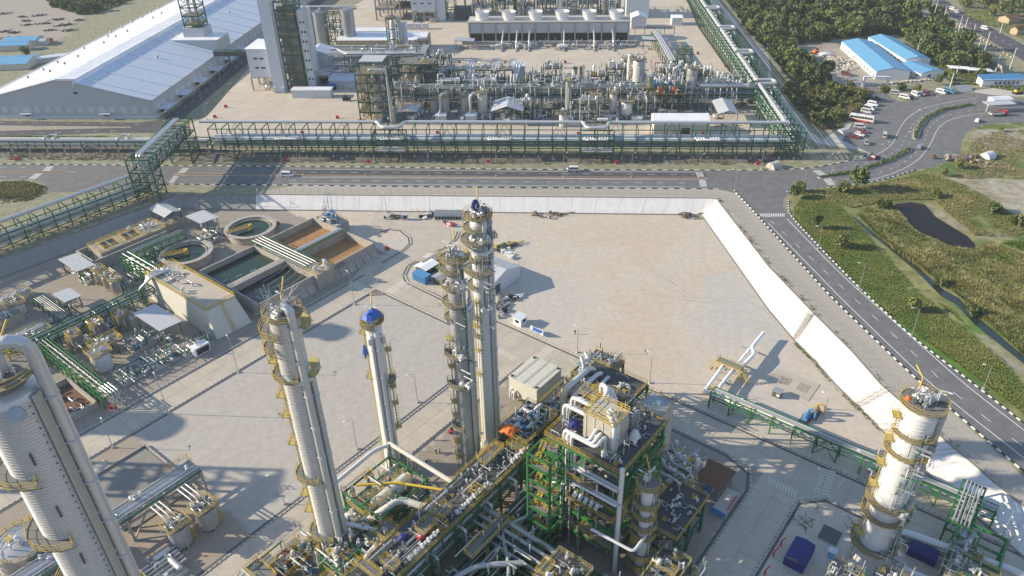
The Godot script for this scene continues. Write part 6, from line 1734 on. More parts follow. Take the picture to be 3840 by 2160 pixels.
	kit(o,14,0,15,1,13,9.6,TOPS,1.4)
	stairs(o,-3,8,0,14,2.2,3,6)
	vessel("big dull grey upright column right of the orange headed exchangers",FR(64,-374,HF),FY,2.6,15,4,M.dull_insulation)
	o = shed("white_shed","white gabled shed with a dark doorway behind the boundary rack","shed",FR(42.5,-347,HF),FY,25,13,6.0,2.6,M.cream_wall,M.white_roof)
	pbox(o,"doorway",V(14.3,2.0,13.04),V(4.2,4.0,0.15),M.dark); pbox(o,"red_door",V(22.5,1.2,13.04),V(1.1,2.2,0.15),M.red)
	canopy("silver gabled canopy over pipework beside the right works road",FR(73,-363,HF),FY,9.5,18,7,true,M.silver_roof,M.galvanised,12)
	o = ft("pipe_crossing","blue grey pipe crossing over the right works road","pipe rack",76,-384)
	rack(o,30,8,[8.4],15,0.45,G,[9],0.25,0.4)
	o = ft("horizontal_drum","long pale insulated drum on the rack right of the orange exchangers","drum",68,-372,HF + 10.6)
	pcyl(o,"shell",V(0,1.1,0),V(24,1.1,0),0.9,M.insulation)
	kit(o,10,0,24,-1,1,1.8,["relief_valve","valve","wrapped_fitting"],1.3)
	vessel("large white storage tank with orange top behind the rack",FR(42,-416,HF),FY,3.4,10.5,0.4,M.white_steel)
	vessel("tall slim white column touching the large white storage tank",FR(37,-418,HF),FY,1.2,13.5,0.4,M.white_steel,false,"column")
	for i in 3:
		o = ft("tan_table","tan topped exchanger table behind the rack, %s of three" % ["left","middle","right"][i],"process structure",[-60,-46,-35][i],-404)
		frame(o,[0,4.5,9],[0,7],[6,12],0.35,G)
		deck(o,0,9,0,7,12.2,M.beige_panel,M.pale_yellow)
		deck(o,0,9,0,7,6.2,M.grating,M.pale_yellow)
		kit(o,9,0.5,8.5,0.5,6.5,12.3,TOPS,1.3); kit(o,7,0.5,8.5,0.5,6.5,6.3,TOPS,1.3)
		for k in 3: ppipe(o,"white_riser",[V(8 + k*1.5,6.5,9),V(8.2 + k*1.5,9,8),V(10 + k*1.5,14,3),V(11 + k*1.5,14.5,0)],0.5,M.white_steel,8,1.2)
	for i in 2:
		o = ft("horizontal_drum","dull green horizontal drum on the rack deck, %s of the pair" % ["left","right"][i],"drum",[-61,-43][i],-379,HF + 10.4)
		pcyl(o,"shell",V(0,1.9,0),V(7.5,1.9,0),1.35,M.dull_insulation)
		pcyl(o,"head",V(7.5,1.9,0),V(9,1.9,0),1.5,M.white_steel); pcyl(o,"head",V(-1,1.9,0),V(0,1.9,0),1.4,M.white_steel)
		for x in [1.5,6]: pbox(o,"saddle",V(x,0.4,0),V(0.6,0.9,2),M.galvanised)
		ppipe(o,"outlet_pipe",[V(1,3.2,0),V(1,5.2,0),V(-2,5.2,0),V(-2,0,1.6)],0.4,M.insulation,8,0.9)
	shed("grey_lift_house","grey upright house standing behind the middle of the rack","building",FR(-27.5,-424,HF),FY,7,9,9,0.6,M.clad_band,M.roof_dull)
	var spots := [[-10,-408,12,"scaffold shaped platform left of the two slim tanks"],[14,-404,9,"low crowded platform behind the rack in the middle"],[24,-410,11,"crowded platform left of the large white tank"],[50,-408,10,"crowded platform right of the large white tank"],[70,-412,8,"small platform with a yellow stair near the right works road"],[-20,-402,8,"low platform right of the grey upright house"],[33,-428,10,"tall crowded platform behind the large white tank"],[58,-402,9,"crowded platform right behind the orange headed exchangers"],[58,-420,7,"low crowded platform at the foot of the transfer pipe rack"],[0,-398,8,"narrow platform behind the middle of the rack"],[-72,-424,13,"tall crowded platform right of the lattice column"],[-70,-404,10,"crowded platform left of the tan tables"],[-24,-362,7,"low platform right of the green gabled canopy"],[8,-360,9,"platform between the tall exchanger and the ringed reactor"],[36,-366,8,"platform left of the orange headed exchangers"],[80,-404,7,"low platform beside the blue grey pipe crossing"]]
	for s in spots:
		o = ft("process_platform","green steel " + s[3],"process structure",s[0],s[1])
		frame(o,[0,5,10],[0,8],[s[2]*0.5,s[2]],0.4,G)
		kit(o,12,-4,14,-3,11,0.2,LOWS,1.4)
		maze(o,26,-4,14,0.5,s[2] + 3,-2,11,0.2)
		deck(o,0,10,0,8,s[2] + 0.2,M.grating,M.pale_yellow)
		kit(o,14,0.5,9.5,0.5,7.5,s[2] + 0.3,TOPS,1.4); kit(o,9,0.5,9.5,0.5,7.5,s[2]*0.5 + 0.2,TOPS,1.4)
		for k in 3: ppipe(o,"riser",[V(k*4 + 1,0.5,8.6),V(k*4 + 1,s[2] + 1.5,8.6),V(k*4 + 1,s[2] + 1.5,3)],0.3,M[PM[k]],8,0.8)
	vessel("slim cream tank behind the rack, left of its twin",FR(7,-412,HF),FY,1.5,6.5,1.5,M.cream_wall)
	vessel("slim cream tank behind the rack, right of its twin",FR(11,-413,HF),FY,1.3,6.5,1.5,M.cream_wall)
	o = ft("red_pipe_frame","red fire water pipe frame left of the transfer pipe rack","pipe frame",54,-444)
	frame(o,[0,5],[0,2],[2.6],0.25,M.red,false)
	o = ft("red_barrier","red painted barrier at the corner of the tall process structure","barrier",-101,-350)
	b = MB.new(); b.bar(V(0,0.5,0),V(12,0.5,0),0.45); b.bar(V(0,0.5,0),V(2,0.5,-6),0.45)
	part(o,"rail",b,M.red)
func basin_wall(o: Node3D,p: Vector3,q: Vector3,h: float,w: float,s := "wall") -> void:
	pbox(o,s,V((p.x + q.x)/2,h/2,(p.z + q.z)/2),V(absf(q.x - p.x) + w,h,absf(q.z - p.z) + w),M.concrete)
func round_tank(label: String,a: float,b: float,r: float,turn: float) -> void:
	var o := nt("clarifier",label,"clarifier",a,b)
	var m := MB.new()
	m.lathe([Vector2(r + 0.5,0),Vector2(r + 0.5,3.2),Vector2(r,3.2),Vector2(r,1)],40)
	m.arc(V(0,3.2,0),r + 1.6,0,TAU,1.6,0.25,40)
	part(o,"ring_wall",m,M.concrete)
	m = MB.new(); m.cyl(V(0,0.1,0),V(0,2.4,0),r,r,40)
	part(o,"water",m,M.green_water)
	m = MB.new(); m.arc(V(0,2.5,0),r - 0.7,0,TAU,0.35,0.4,40)
	part(o,"weir",m,M.concrete)
	var d := V(cos(turn),0,sin(turn))
	pbar(o,"bridge",V(0,3.4,0),d*(r + 1) + V(0,3.4,0),1.2,M.grating,0.2)
	for s in [-0.6,0.6]:
		var n = V(-d.z,0,d.x)*s
		rail(o,[n + V(0,3.5,0),d*(r + 1) + n + V(0,3.5,0)],M.yellow,false,1.0,0.08)
	pcyl(o,"drive",V(0,2.3,0),V(0,4.4,0),0.7,M.yellow)
func water_works() -> void:
	var o := nt("equalisation_tank","big pale concrete tank block with sloping walls and yellow roof rail","concrete tank",93.5,-209)
	var b := MB.new()
	var lo := [V(-6,0,-22),V(5.2,0,-22),V(5.2,0,22.6),V(-6,0,18.6)]
	lo = [V(-6,0,-19),V(6,0,-19),V(6,0,22.6),V(-6,0,22.0)]
	var hi := [V(-5,8.4,-17),V(5,8.4,-17),V(5,8.4,18),V(-5,8.4,18)]
	for i in 4: b.quad(lo[(i + 1) % 4],lo[i],hi[i],hi[(i + 1) % 4])
	b.quad(hi[0],hi[1],hi[2],hi[3])
	part(o,"wall",b,M.cream_wall)
	pbox(o,"roof_slab",V(0,8.5,0.5),V(10.3,0.2,35.4),M.slab)
	rail(o,[V(-5,8.6,-17),V(5,8.6,-17),V(5,8.6,18),V(-5,8.6,18)],M.yellow,true,1.2,0.1)
	kit(o,16,-4,4,-16,4,8.6,["pipe_spool","pipe_hoop","control_box","valve"],0.9)
	for i in 3: ppipe(o,"feed_pipe",[V(-8 - i*0.8,0.3,-14),V(-8 - i*0.8,6,-14),V(-5.6,9.4,-14 + i),V(-1 + i,9.4,-14 + i),V(-1 + i,8.6,-10)],0.4,M.insulation,8,1.0)
	b = MB.new()
	for s in [-0.4,0.4]: b.bar(V(s,0.2,22.4),V(s,9.2,18.3),0.12)
	for i in 14: b.bar(V(-0.4,0.6*i + 0.4,22.3 - i*0.28),V(0.4,0.6*i + 0.4,22.3 - i*0.28),0.08)
	part(o,"ladder",b,M.yellow)
	o = nt("aeration_basin","four celled concrete aeration basin with green and brown water","basin",127,-202.5)
	for e in [[V(-24,0,16.6),V(24.3,0,16.6)],[V(-24,0,-16.6),V(24.3,0,-16.6)],[V(-24,0,-16.6),V(-24,0,16.6)],[V(24.3,0,-16.6),V(24.3,0,16.6)],[V(-2.2,0,-16.6),V(-2.2,0,16.6)],[V(3.4,0,-16.6),V(3.4,0,16.6)]]: basin_wall(o,e[0],e[1],5.2,0.5)
	for x in [[-24.0,-2.2],[3.4,24.3]]:
		for z in [-1.2,1.4]: basin_wall(o,V(x[0],0,z),V(x[1],0,z),5.2,0.35,"inner_wall")
		pbox(o,"walkway",V((x[0] + x[1])/2,5.1,0.1),V(x[1] - x[0],0.2,2.6),M.concrete)
	pbox(o,"channel_floor",V(0.6,4.2,0),V(5.4,0.2,33),M.concrete)
	for q in [[-13.1,-9,21.4,"green_water",3.2],[-13.1,9,21.4,"murky_water",3.0],[13.85,-9,20.6,"sludge",2.6],[13.85,9,20.6,"sludge",2.2]]: pbox(o,"water" if q[3] != "sludge" else "brown_scum",V(q[0],q[4]/2,q[1]),V(q[2],q[4],15.1),M[q[3]])
	b = MB.new()
	for i in 14: b.quad(V(-24 + i*3.5,0,18.6),V(-24 + i*3.5 + 3.3,0,18.6),V(-24 + i*3.5 + 3.3,2.4,16.9),V(-24 + i*3.5,2.4,16.9))
	part(o,"buttress",b,M.concrete)
	for t in [["PP-8400A",4.35],["AERATION BASIN",3.6],["(SEC. \"B\")",2.85]]:
		var tm := TextMesh.new()
		tm.text = t[0]; tm.font_size = 32; tm.pixel_size = 0.022; tm.depth = 0.03
		var f := SystemFont.new(); f.font_names = ["Droid Sans"]; tm.font = f
		put(o,"painted_lettering",tm,M.black_paint,Transform3D(Basis(),V(8.6,t[1],16.88)))
	pipes_x(o,3.5,24,-0.9,1.2,5.6,4,0.18,0.3,["insulation","white_steel","green_steel"])
	rail(o,[V(3.4,5.2,1.5),V(24.3,5.2,1.5)],M.pale_yellow); rail(o,[V(-24,5.2,1.5),V(-2.2,5.2,1.5)],M.galvanised)
	for i in 4: pcyl(o,"air_pipe",V(-1.4 + i*1.3,6.4,-18),V(-1.4 + i*1.3,6.4,12),0.22,M.dull_insulation)
	for x in [-2.0,3.6]: pbar(o,"pipe_rail",V(x,6.5,-18),V(x,6.5,14),0.22,M.green_steel)
	for i in 6: pbar(o,"pipe_rest",V(-2,5.6,-16 + i*5.6),V(3.4,5.6,-16 + i*5.6),0.3,M.kerb)
	for i in 4:
		ppipe(o,"diffuser_pipe",[V(-2.6,5.6,4 + i*3),V(-6,4.0,4 + i*3),V(-14,3.5,4 + i*3)],0.1,M.galvanised,6)
		pcyl(o,"scum_pipe",V(-22 + i*5,3.35,-7 + i),V(-20 + i*5,3.35,-7 + i),0.12,M.white_steel)
	pbox(o,"pump_chamber",V(1,2.8,16.2),V(7.5,5.6,5),M.concrete)
	kit(o,9,-2,4,14,18,5.7,TOPS,1.0)
	rail(o,[V(-2.6,5.6,13.8),V(4.7,5.6,13.8),V(4.7,5.6,18.6),V(-2.6,5.6,18.6)],M.yellow,true)
	pbox(o,"valve_house",V(28,2.4,-9),V(6.5,4.8,9),M.concrete)
	kit(o,14,24.6,30,-14,-5,4.9,["pump","pump","valve","control_box"],1.1)
	rail(o,[V(24.8,4.9,-15),V(31,4.9,-15),V(31,4.9,-5)],M.yellow)
	round_tank("round clarifier nearer the big concrete tank block",109.3,-238,7.6,3.6)
	round_tank("round clarifier at the foot of the far lining",134.5,-235.5,8.0,3.4)
	o = nt("settling_tank","long grey concrete tank with two dark open pits and yellow rails","concrete tank",86.5,-269)
	pbox(o,"body",V(15,2.4,5.5),V(25,4.8,9.5),M.concrete)
	basin_wall(o,V(-1.0,0,1),V(2,0,1),4.8,0.5); basin_wall(o,V(-1.5,0,1),V(-1.5,0,12.5),4.8,0.5); basin_wall(o,V(-1.0,0,12.5),V(26,0,12.5),4.4,0.5)
	for x in [8.0,16.0]:
		pbox(o,"open_pit",V(x,4.83,5.2),V(5.2,0.12,5.2),M.dark)
		pbox(o,"pit_plate",V(x,4.92,5.2),V(0.5,0.1,5.2),M.galvanised)
		rail(o,[V(x - 2.9,4.8,2.3),V(x + 2.9,4.8,2.3),V(x + 2.9,4.8,8.1),V(x - 2.9,4.8,8.1)],M.yellow,true,1.1,0.1)
	rail(o,[V(2.6,4.8,0.8),V(27.4,4.8,0.8),V(27.4,4.8,10.2),V(2.6,4.8,10.2)],M.yellow,true,1.1,0.1)
	kit(o,16,18,27,1,10,4.9,TOPS,0.9)
	pbox(o,"water",V(12,1.6,11.4),V(27,3.2,2),M.murky_water)
	o = nt("dosing_platform","yellow railed pump platform left of the first clarifier canopy","platform",113,-270)
	pbox(o,"plinth",V(7,1.2,3),V(14,2.4,7),M.concrete)
	rail(o,[V(0,2.4,-0.5),V(14,2.4,-0.5),V(14,2.4,6.5),V(0,2.4,6.5)],M.yellow,true,1.1,0.1)
	kit(o,16,1,13,0,6,2.5,LOWS,1.0)
	var G: Material = M.green_steel
	var BG: Material = M.bright_green
	canopy("silver gabled canopy at the corner of the yard below the pipe bridge",N(117.4,-276.5),NY,7.2,11,5.4,true,M.silver_roof,G,8)
	canopy("flat silver canopy between the gabled canopy and the far clarifier",N(123,-259),NY,7,9.5,5,false,M.silver_roof,M.galvanised,7)
	canopy("large flat silver canopy left of the settling tank",N(78,-265.5),NY,5.6,13,5,false,M.silver_roof,G,9)
	canopy("small square silver canopy in the middle of the left yard",N(67,-246),NY,4.7,7.5,4,false,M.silver_roof,G,5)
	canopy("largest flat silver canopy in front of the big concrete tank block",N(75.2,-209),NY,6.4,14.5,7,false,M.silver_roof,M.bright_green,14)
	o = nt("tank_pipe_rack","long low green pipe rack towards the big concrete tank block","pipe rack",30,-225.5)
	rack(o,58,3.8,[3.6,5.6],3.8,0.32,BG,[5,3],0.1,0.2,0.0,["bare_steel","green_steel","dull_insulation"])
	o = nt("tank_pipe_rack","green pipe rack behind the first clarifier","pipe rack",95.5,-249.6)
	rack(o,19,3.4,[4,6.4],3.2,0.34,BG,[3,2],0.12,0.22,0.0,["bare_steel","dull_insulation","galvanised"])
	o = nt("tank_pipe_rack","green pipe rack from the settling tank down to the big concrete tank block","pipe rack",91.5,-249)
	o.rotation.y = NY - PI/2
	rack(o,27,4.4,[4,6.4],3.4,0.34,BG,[4,2],0.12,0.22,0.0,["bare_steel","dull_insulation","galvanised"])
	o.position = N(95.6,-249)
	o = nt("tank_pipe_rack","low pipe rack crossing the left yard by the small square canopy","pipe rack",66,-252)
	o.rotation.y = NY - PI/2
	rack(o,32,4.0,[2.4],3.6,0.26,G,[5],0.08,0.16,0.0,["galvanised","dull_insulation","bare_steel"])
	o = nt("tank_pipe_rack","green pipe rack leading from the left yard to the low walled bund","pipe rack",54.5,-222)
	o.rotation.y = NY - PI/2
	rack(o,38,3.6,[3.2,5.2],3.6,0.32,BG,[4,3],0.1,0.16,0.0,["green_steel","galvanised","bare_steel"])
	for i in 4: ppipe(o,"pipe",[V(36,5.6,i*0.8),V(41,5.6,i*0.8),V(41,0.2,i*0.8)],0.18,M.insulation,7,0.6)
	o = nt("pipe_bank","bank of bright parallel pipes beside the yellow dosing tanks","pipe bank",87,-250)
	o.rotation.y = NY - PI/2
	for i in 5: ppipe(o,"pipe",[V(0,0.2,i*0.75),V(0,3.4,i*0.75),V(16,3.4,i*0.75),V(16,0.4,i*0.75)],0.15,M.dull_insulation,7,0.5)
	for x in [2.0,8.0,14.0]: frame(o,[x,x + 0.3],[-0.4,3.6],[3.2],0.2,G,false)
	for i in 3:
		var v := vessel("grey dosing tank with a yellow cage top, %s of the row of three" % ["upper","middle","lower"][i],N(82.6,[-247.5,-242,-236.5][i]),NY,1.7,3.4,1.4,M.bare_steel)
		v.set_meta("category","tank")
	for i in 3:
		o = nt("filter_box","dark grey upright filter box with yellow ladder, %s along the low green rack" % ["left","middle","right"][i],"filter",[59.7,66.7,73.2][i],[-217,-217.5,-215.5][i])
		b = MB.new()
		b.prism([Vector2(-1.7,-1.9),Vector2(1.7,-1.9),Vector2(1.7,1.9),Vector2(-1.7,1.9)],0,5.2)
		part(o,"casing",b,M.dark_concrete)
		rail(o,[V(-1.7,5.2,-1.9),V(1.7,5.2,-1.9),V(1.7,5.2,1.9),V(-1.7,5.2,1.9)],M.yellow,true,1.1,0.1)
		kit(o,4,-1.3,1.3,-1.4,1.4,5.2)
		b = MB.new()
		for s in [-0.3,0.3]: b.bar(V(-2.0,0,s),V(-2.0,6.4,s),0.12)
		for k in 10: b.bar(V(-2.0,k*0.6,-0.3),V(-2.0,k*0.6,0.3),0.08)
		for k in 5: b.arc(V(-2.0,2 + k*0.9,0),0.5,PI/2,PI*1.5,0.1,0.1)
		part(o,"ladder",b,M.yellow)
		maze(o,10,-3,3,0.3,4,2,5,0.12)
		ppipe(o,"pipe",[V(1.9,0.3,1),V(1.9,4.4,1),V(1.9,4.4,4)],0.2,M.white_steel,7,0.5)
	vessel("white upright tank with crowded yellow platform in front of the filter boxes",N(59.5,-201),NY,2.6,4.6,0.4,M.white_steel)
	o = nt("process_platform","yellow railed valve platform beside the white upright tank","platform",60,-209)
	frame(o,[0,6],[0,4.5],[4.4],0.25,G)
	deck(o,-0.3,8,-0.3,5,4.6,M.grating,M.yellow)
	kit(o,14,0.5,7.5,0.5,4.5,4.7,TOPS,0.9)
	vessel("horizontal ringed white tank at the left edge of the yard",N(57,-251),NY,2.2,3.2,0.4,M.cream_wall)
	for s in [[52,-262,"upper left yellow railed pipe platform under the left lining"],[44,-252,"second yellow railed pipe platform at the left edge"],[46,-236,"yellow railed platform left of the low crossing rack"]]:
		o = nt("process_platform",s[2],"platform",s[0],s[1])
		pbox(o,"plinth",V(6,1.1,3),V(13,2.2,7),M.concrete)
		rail(o,[V(-0.4,2.2,-0.4),V(12.4,2.2,-0.4),V(12.4,2.2,6.4),V(-0.4,2.2,6.4)],M.pale_yellow,true,1.1,0.1)
		for i in 4: pcyl(o,"pipe",V(0,2.9,0.8 + i*1.2),V(12,2.9,0.8 + i*1.2),0.22,M[PM[i]])
		kit(o,14,0.5,11.5,0.5,5.5,2.3,TOPS,0.9)
	for s in [[72,-229,"pump group below the small square canopy"],[78,-190,"pump group in front of the largest flat canopy"],[68,-192,"pipe manifold by the road left of the white hut"],[88,-262,"pump group between the large canopy and settling tank"],[100,-252,"pump group at the bend of the clarifier rack"],[120,-246,"pump group between the two clarifiers"],[58,-232,"dark pump group under the crossing rack"],[48,-228,"pump group left of the low green rack"],[40,-222,"pump group at the left edge below the low green rack"],[36,-240,"yellow and green valve group at the left edge"],[66,-222,"pipe frames between the low green rack and filter boxes"],[94,-244,"pipe frames inside the bend of the clarifier rack"],[86,-240,"pipe frames right of the dosing tank row"],[70,-205,"pump group behind the white upright tank"],[80,-255,"pump group under the large flat canopy edge"],[60,-193,"bent pipe frames by the red box"]]:
		o = nt("pump_group",s[2],"pump group",s[0],s[1])
		pbox(o,"plinth",V(3,0.15,1.5),V(9,0.3,6),M.kerb)
		kit(o,16,-1,7,-1,4,0.3,LOWS,0.85)
		frame(o,[-1,3,7],[-1,4],[2.6],0.22,G,false)
		maze(o,22,-2,8,0.3,3.2,-2,5,0.11)
		for i in 4: ppipe(o,"pipe",[V(-1 + i*2,0.4,4),V(-1 + i*2,1.8 + i*0.2,3),V(-1 + i*2,1.8 + i*0.2,-1.5),V(3 + i,1.8 + i*0.2,-1.5)],0.2,M[PM[i]],7,0.6)
	o = nt("site_hut","white open fronted hut beside the road below the large canopy","hut",81,-185.5)
	pbox(o,"shell",V(0,1.4,0),V(5.0,2.8,2.6),M.lamp_white); pbox(o,"opening",V(0.2,1.3,1.32),V(4.0,2.0,0.06),M.dark)
	o = nt("concrete_bund","pale concrete walled bund with rusty floor at the left","bund",40,-203)
	for e in [[V(0,0,0),V(10,0,0)],[V(0,0,17),V(10,0,17)],[V(0,0,0),V(0,0,17)],[V(10,0,0),V(10,0,17)]]: basin_wall(o,e[0],e[1],2.0,0.5)
	pbox(o,"floor",V(5,0.1,8.5),V(9.6,0.1,16.6),M.rust)
	kit(o,10,1,9,1,16,0.15,LOWS,1.0)
func yard_things() -> void:
	var o := nt("shipping_container","bright blue site container at the corner of the shack yard","container",149.3,-160.5)
	pbox(o,"body",V(0,1.4,0),V(3.0,2.7,6.0),M.blue_box); pbox(o,"roof",V(0,2.8,0),V(3.1,0.1,6.1),M.blue_box)
	var bb := MB.new()
	for i in 14: bb.box(V(-1.53,1.4,-2.7 + i*0.42),V(0.08,2.4,0.18))
	part(o,"corrugation",bb,M.blue_box)
	var sh := [[150.5,-156.5,5,4,"grey roofed shack right of the blue container","dull_insulation"],[152,-166,6,5,"pale tin roofed shack behind the blue container","white_roof"],[155.5,-159.5,4.5,4,"green roofed shack behind the grey roofed shack","bright_green"],[155,-168,8,5,"wide brownish shack roof at the back of the shack yard","rust"],[161,-164,3.4,8,"long rusty red roofed shack","rust"],[158,-168,3,4,"small pale green roofed shack beside the red roof","silver_roof"]]
	for s in sh: shed("site_shack",s[4],"shack",N(s[0],s[1]),NY,s[2],s[3],2.5,0.3,M.shadow_grey,M[s[5]] if s[5] != "rust" or s[2] < 5 else M.gravel)
	scrap_heap("row of white jumbo bags and barrels behind the red roofed shack",N(164,-160),5,40,[M.lamp_white,M.clad_band,M.galvanised])
	scrap_heap("jumble of drums and timber between shacks and columns",N(163,-150),5,50,[M.lamp_white,M.bare_steel,M.scrap,M.pale_yellow])
	scrap_heap("bundles of green and yellow scaffold boards beyond the paired columns",N(184,-152),5,70,[M.yellow,M.green_steel,M.scrap,M.pale_yellow])
	scrap_heap("row of white cement bags right of the paired columns",N(180,-147.5),4.5,36,[M.lamp_white,M.white_steel],NY + 0.9,1.0)
	scrap_heap("stack of long grey scaffold tubes below the tent shed",N(152.5,-128),4.5,80,[M.galvanised,M.scrap,M.dark,M.bare_steel],NY + 0.7,6.0)
	scrap_heap("dark covered pile beside the tent shed doorway",N(159,-129),2.4,24,[M.dark,M.clad_band])
	scrap_heap("black machine parts and hoses at the foot of the far lining",V(-45.6,0,-263.9),3.2,40,[M.dark,M.scrap,M.galvanised],0.1)
	scrap_heap("small debris line left of the grey site container",V(-32.1,0,-264.4),4.5,26,[M.scrap,M.lamp_white,M.dark],0.1)
	scrap_heap("white cylinders and red drums in front of the grey site container",V(-23.9,0,-257.3),3.0,22,[M.lamp_white,M.red,M.scrap],-0.5)
	scrap_heap("rusty pipes lying along the far gutter",V(16.2,0,-263.7),9,20,[M.rust,M.scrap],-0.07,5.0)
	scrap_heap("rusty red timbers at the far right corner of the yard",V(68.7,0,-259.4),4,16,[M.rust,M.scrap],-0.07,4.0)
	o = thing("site_container","long grey slatted site container at the foot of the far lining","container",V(-23.9,0,-262.2),FY)
	pbox(o,"body",V(0,1.5,0),V(11,3.0,3),M.cladding)
	for i in 9: pbox(o,"side_opening",V(-4.6 + i*1.15,1.0,1.52),V(0.9,1.3,0.06),M.dark)
	for i in 8: pbox(o,"roof_slat",V(0,3.06,-1.3 + i*0.37),V(11,0.1,0.2),M.galvanised)
	o = thing("control_cabinet","pale upright cabinet beside the black machine parts","cabinet",V(-40.8,0,-262.2),FY)
	pbox(o,"body",V(0,1.2,0),V(2.0,2.4,1.6),M.cladding); pbox(o,"panel",V(0,1.4,0.82),V(1.4,1.2,0.06),M.dark)
	o = nt("tent_shed","pale grey gabled storage tent on the open yard","tent",156.6,-151)
	var sec := [Vector2(0,0),Vector2(0,4.4),Vector2(7,6.6),Vector2(14,4.4),Vector2(14,0)]
	var b := MB.new()
	for z in [0.0,16.0]:
		b.tri(V(0,0,z),V(0,4.4,z),V(14,4.4,z)); b.tri(V(0,0,z),V(14,4.4,z),V(14,0,z)); b.tri(V(0,4.4,z),V(7,6.6,z),V(14,4.4,z))
	part(o,"gable_wall",b,M.clad_band)
	for i in 4:
		b = MB.new()
		b.quad(V(sec[i].x,sec[i].y,0),V(sec[i].x,sec[i].y,16),V(sec[i + 1].x,sec[i + 1].y,16),V(sec[i + 1].x,sec[i + 1].y,0))
		part(o,["side_wall","roof_slope","roof_slope","side_wall"][i],b,M.clad_band if i % 3 == 0 else M.silver_roof)
	for i in 5: pbar(o,"rib",V(-0.03,4.42,i*4),V(7,6.64,i*4),0.12,M.cladding)
	pbox(o,"door",V(2.0,1.6,16.05),V(2.6,3.2,0.1),M.shadow_grey)
	o = nt("gate_hut","small white guard hut with a dark window on the open yard","hut",149.2,-118.4)
	pbox(o,"wall",V(0,1.3,0),V(3,2.6,3),M.lamp_white); pbox(o,"roof",V(0,2.7,0),V(3.6,0.25,3.6),M.clad_band)
	pbox(o,"window",V(-1.52,1.6,0),V(0.06,1.0,1.4),M.glass); pbox(o,"window",V(0.2,1.6,1.52),V(1.4,1.0,0.06),M.glass); pbox(o,"cooler",V(1.7,1.6,0.6),V(0.5,0.6,0.8),M.cladding)
	o = nt("banner_board","blue and white banner board standing by the kerb of the open yard","banner",147.8,-110.8)
	for z in [-2.3,0.0,2.3]:
		pbar(o,"post",V(0,0,z),V(0,2.4,z),0.1,M.galvanised); pbar(o,"prop",V(0,2.0,z),V(1.2,0,z),0.08,M.galvanised)
	pbox(o,"panel",V(-0.08,1.5,0),V(0.08,1.8,4.8),M.lamp_white)
	pbox(o,"blue_stripe",V(-0.13,1.75,0.3),V(0.03,1.1,3.6),M.blue_tarp); pbox(o,"pale_stripe",V(-0.13,0.95,-0.4),V(0.03,0.35,3.4),M.blue_box)
	o = nt("equipment_house","cream flat roofed equipment house raised on legs beside the main rack","building",120.4,-99.6)
	pbox(o,"wall",V(5.5,4.3,4.6),V(11,5.2,9.2),M.cream_wall); pbox(o,"roof",V(5.5,7.0,4.6),V(11.4,0.3,9.6),M.cream_wall)
	for x in [0.5,4,7.5,10.5]:
		for z in [0.5,8.7]: pbar(o,"leg",V(x,0,z),V(x,1.8,z),0.5,M.kerb)
	for i in 3: pbox(o,"roof_seam",V(5.5,7.18,1.5 + i*3.2),V(11.2,0.06,0.7),M.beige_panel)
	for x in [0.6,10.4]:
		for z in [0.6,8.6]: pbox(o,"roof_light",V(x,7.3,z),V(0.6,0.35,0.5),M.dark)
	for i in 2: ppipe(o,"air_duct",[V(-0.9,1.0,1 + i*1.4),V(-0.9,3.4,1 + i*1.4),V(0,3.4,1 + i*1.4)],0.3,M.white_steel,8,0.4)
	o = nt("tool_trolley","red trolley with a small motor on the paved yard","trolley",100.5,-103)
	pbox(o,"frame",V(0,0.7,0),V(1.2,0.5,0.8),M.red); pbox(o,"motor",V(0.3,1.2,0),V(0.6,0.5,0.5),M.dark)
	for s in [-0.4,0.4]: pcyl(o,"wheel",V(s,0.25,-0.45),V(s,0.25,0.45),0.25,M.tyre)
	scrap_heap("orange and grey tool boxes beside the group of workers",N(99.5,-98.5),1.6,18,[M.orange,M.galvanised,M.dark])
	scrap_heap("grey crates and timber on the paved yard beside the walking worker",N(97,-96.5),1.3,12,[M.scrap,M.galvanised])
	o = nt("basket_cage","dark wire cage with a steel cover lying beside the main rack","cage",86.5,-90)
	frame(o,steps(0,6,4),[0,1.3,2.6],[0.9,1.8],0.12,M.shadow_grey,false)
	pbox(o,"cover",V(4,1.2,1.3),V(2.6,1.4,1.6),M.bare_steel)
func arc_pts(r: float,a0: float,a1: float,y: float) -> Array:
	var o := []
	var n := maxi(3,int(absf(a1 - a0)/0.28))
	for i in n + 1:
		var a := lerpf(a0,a1,float(i)/n)
		o.append(V(cos(a)*r,y,sin(a)*r))
	return o
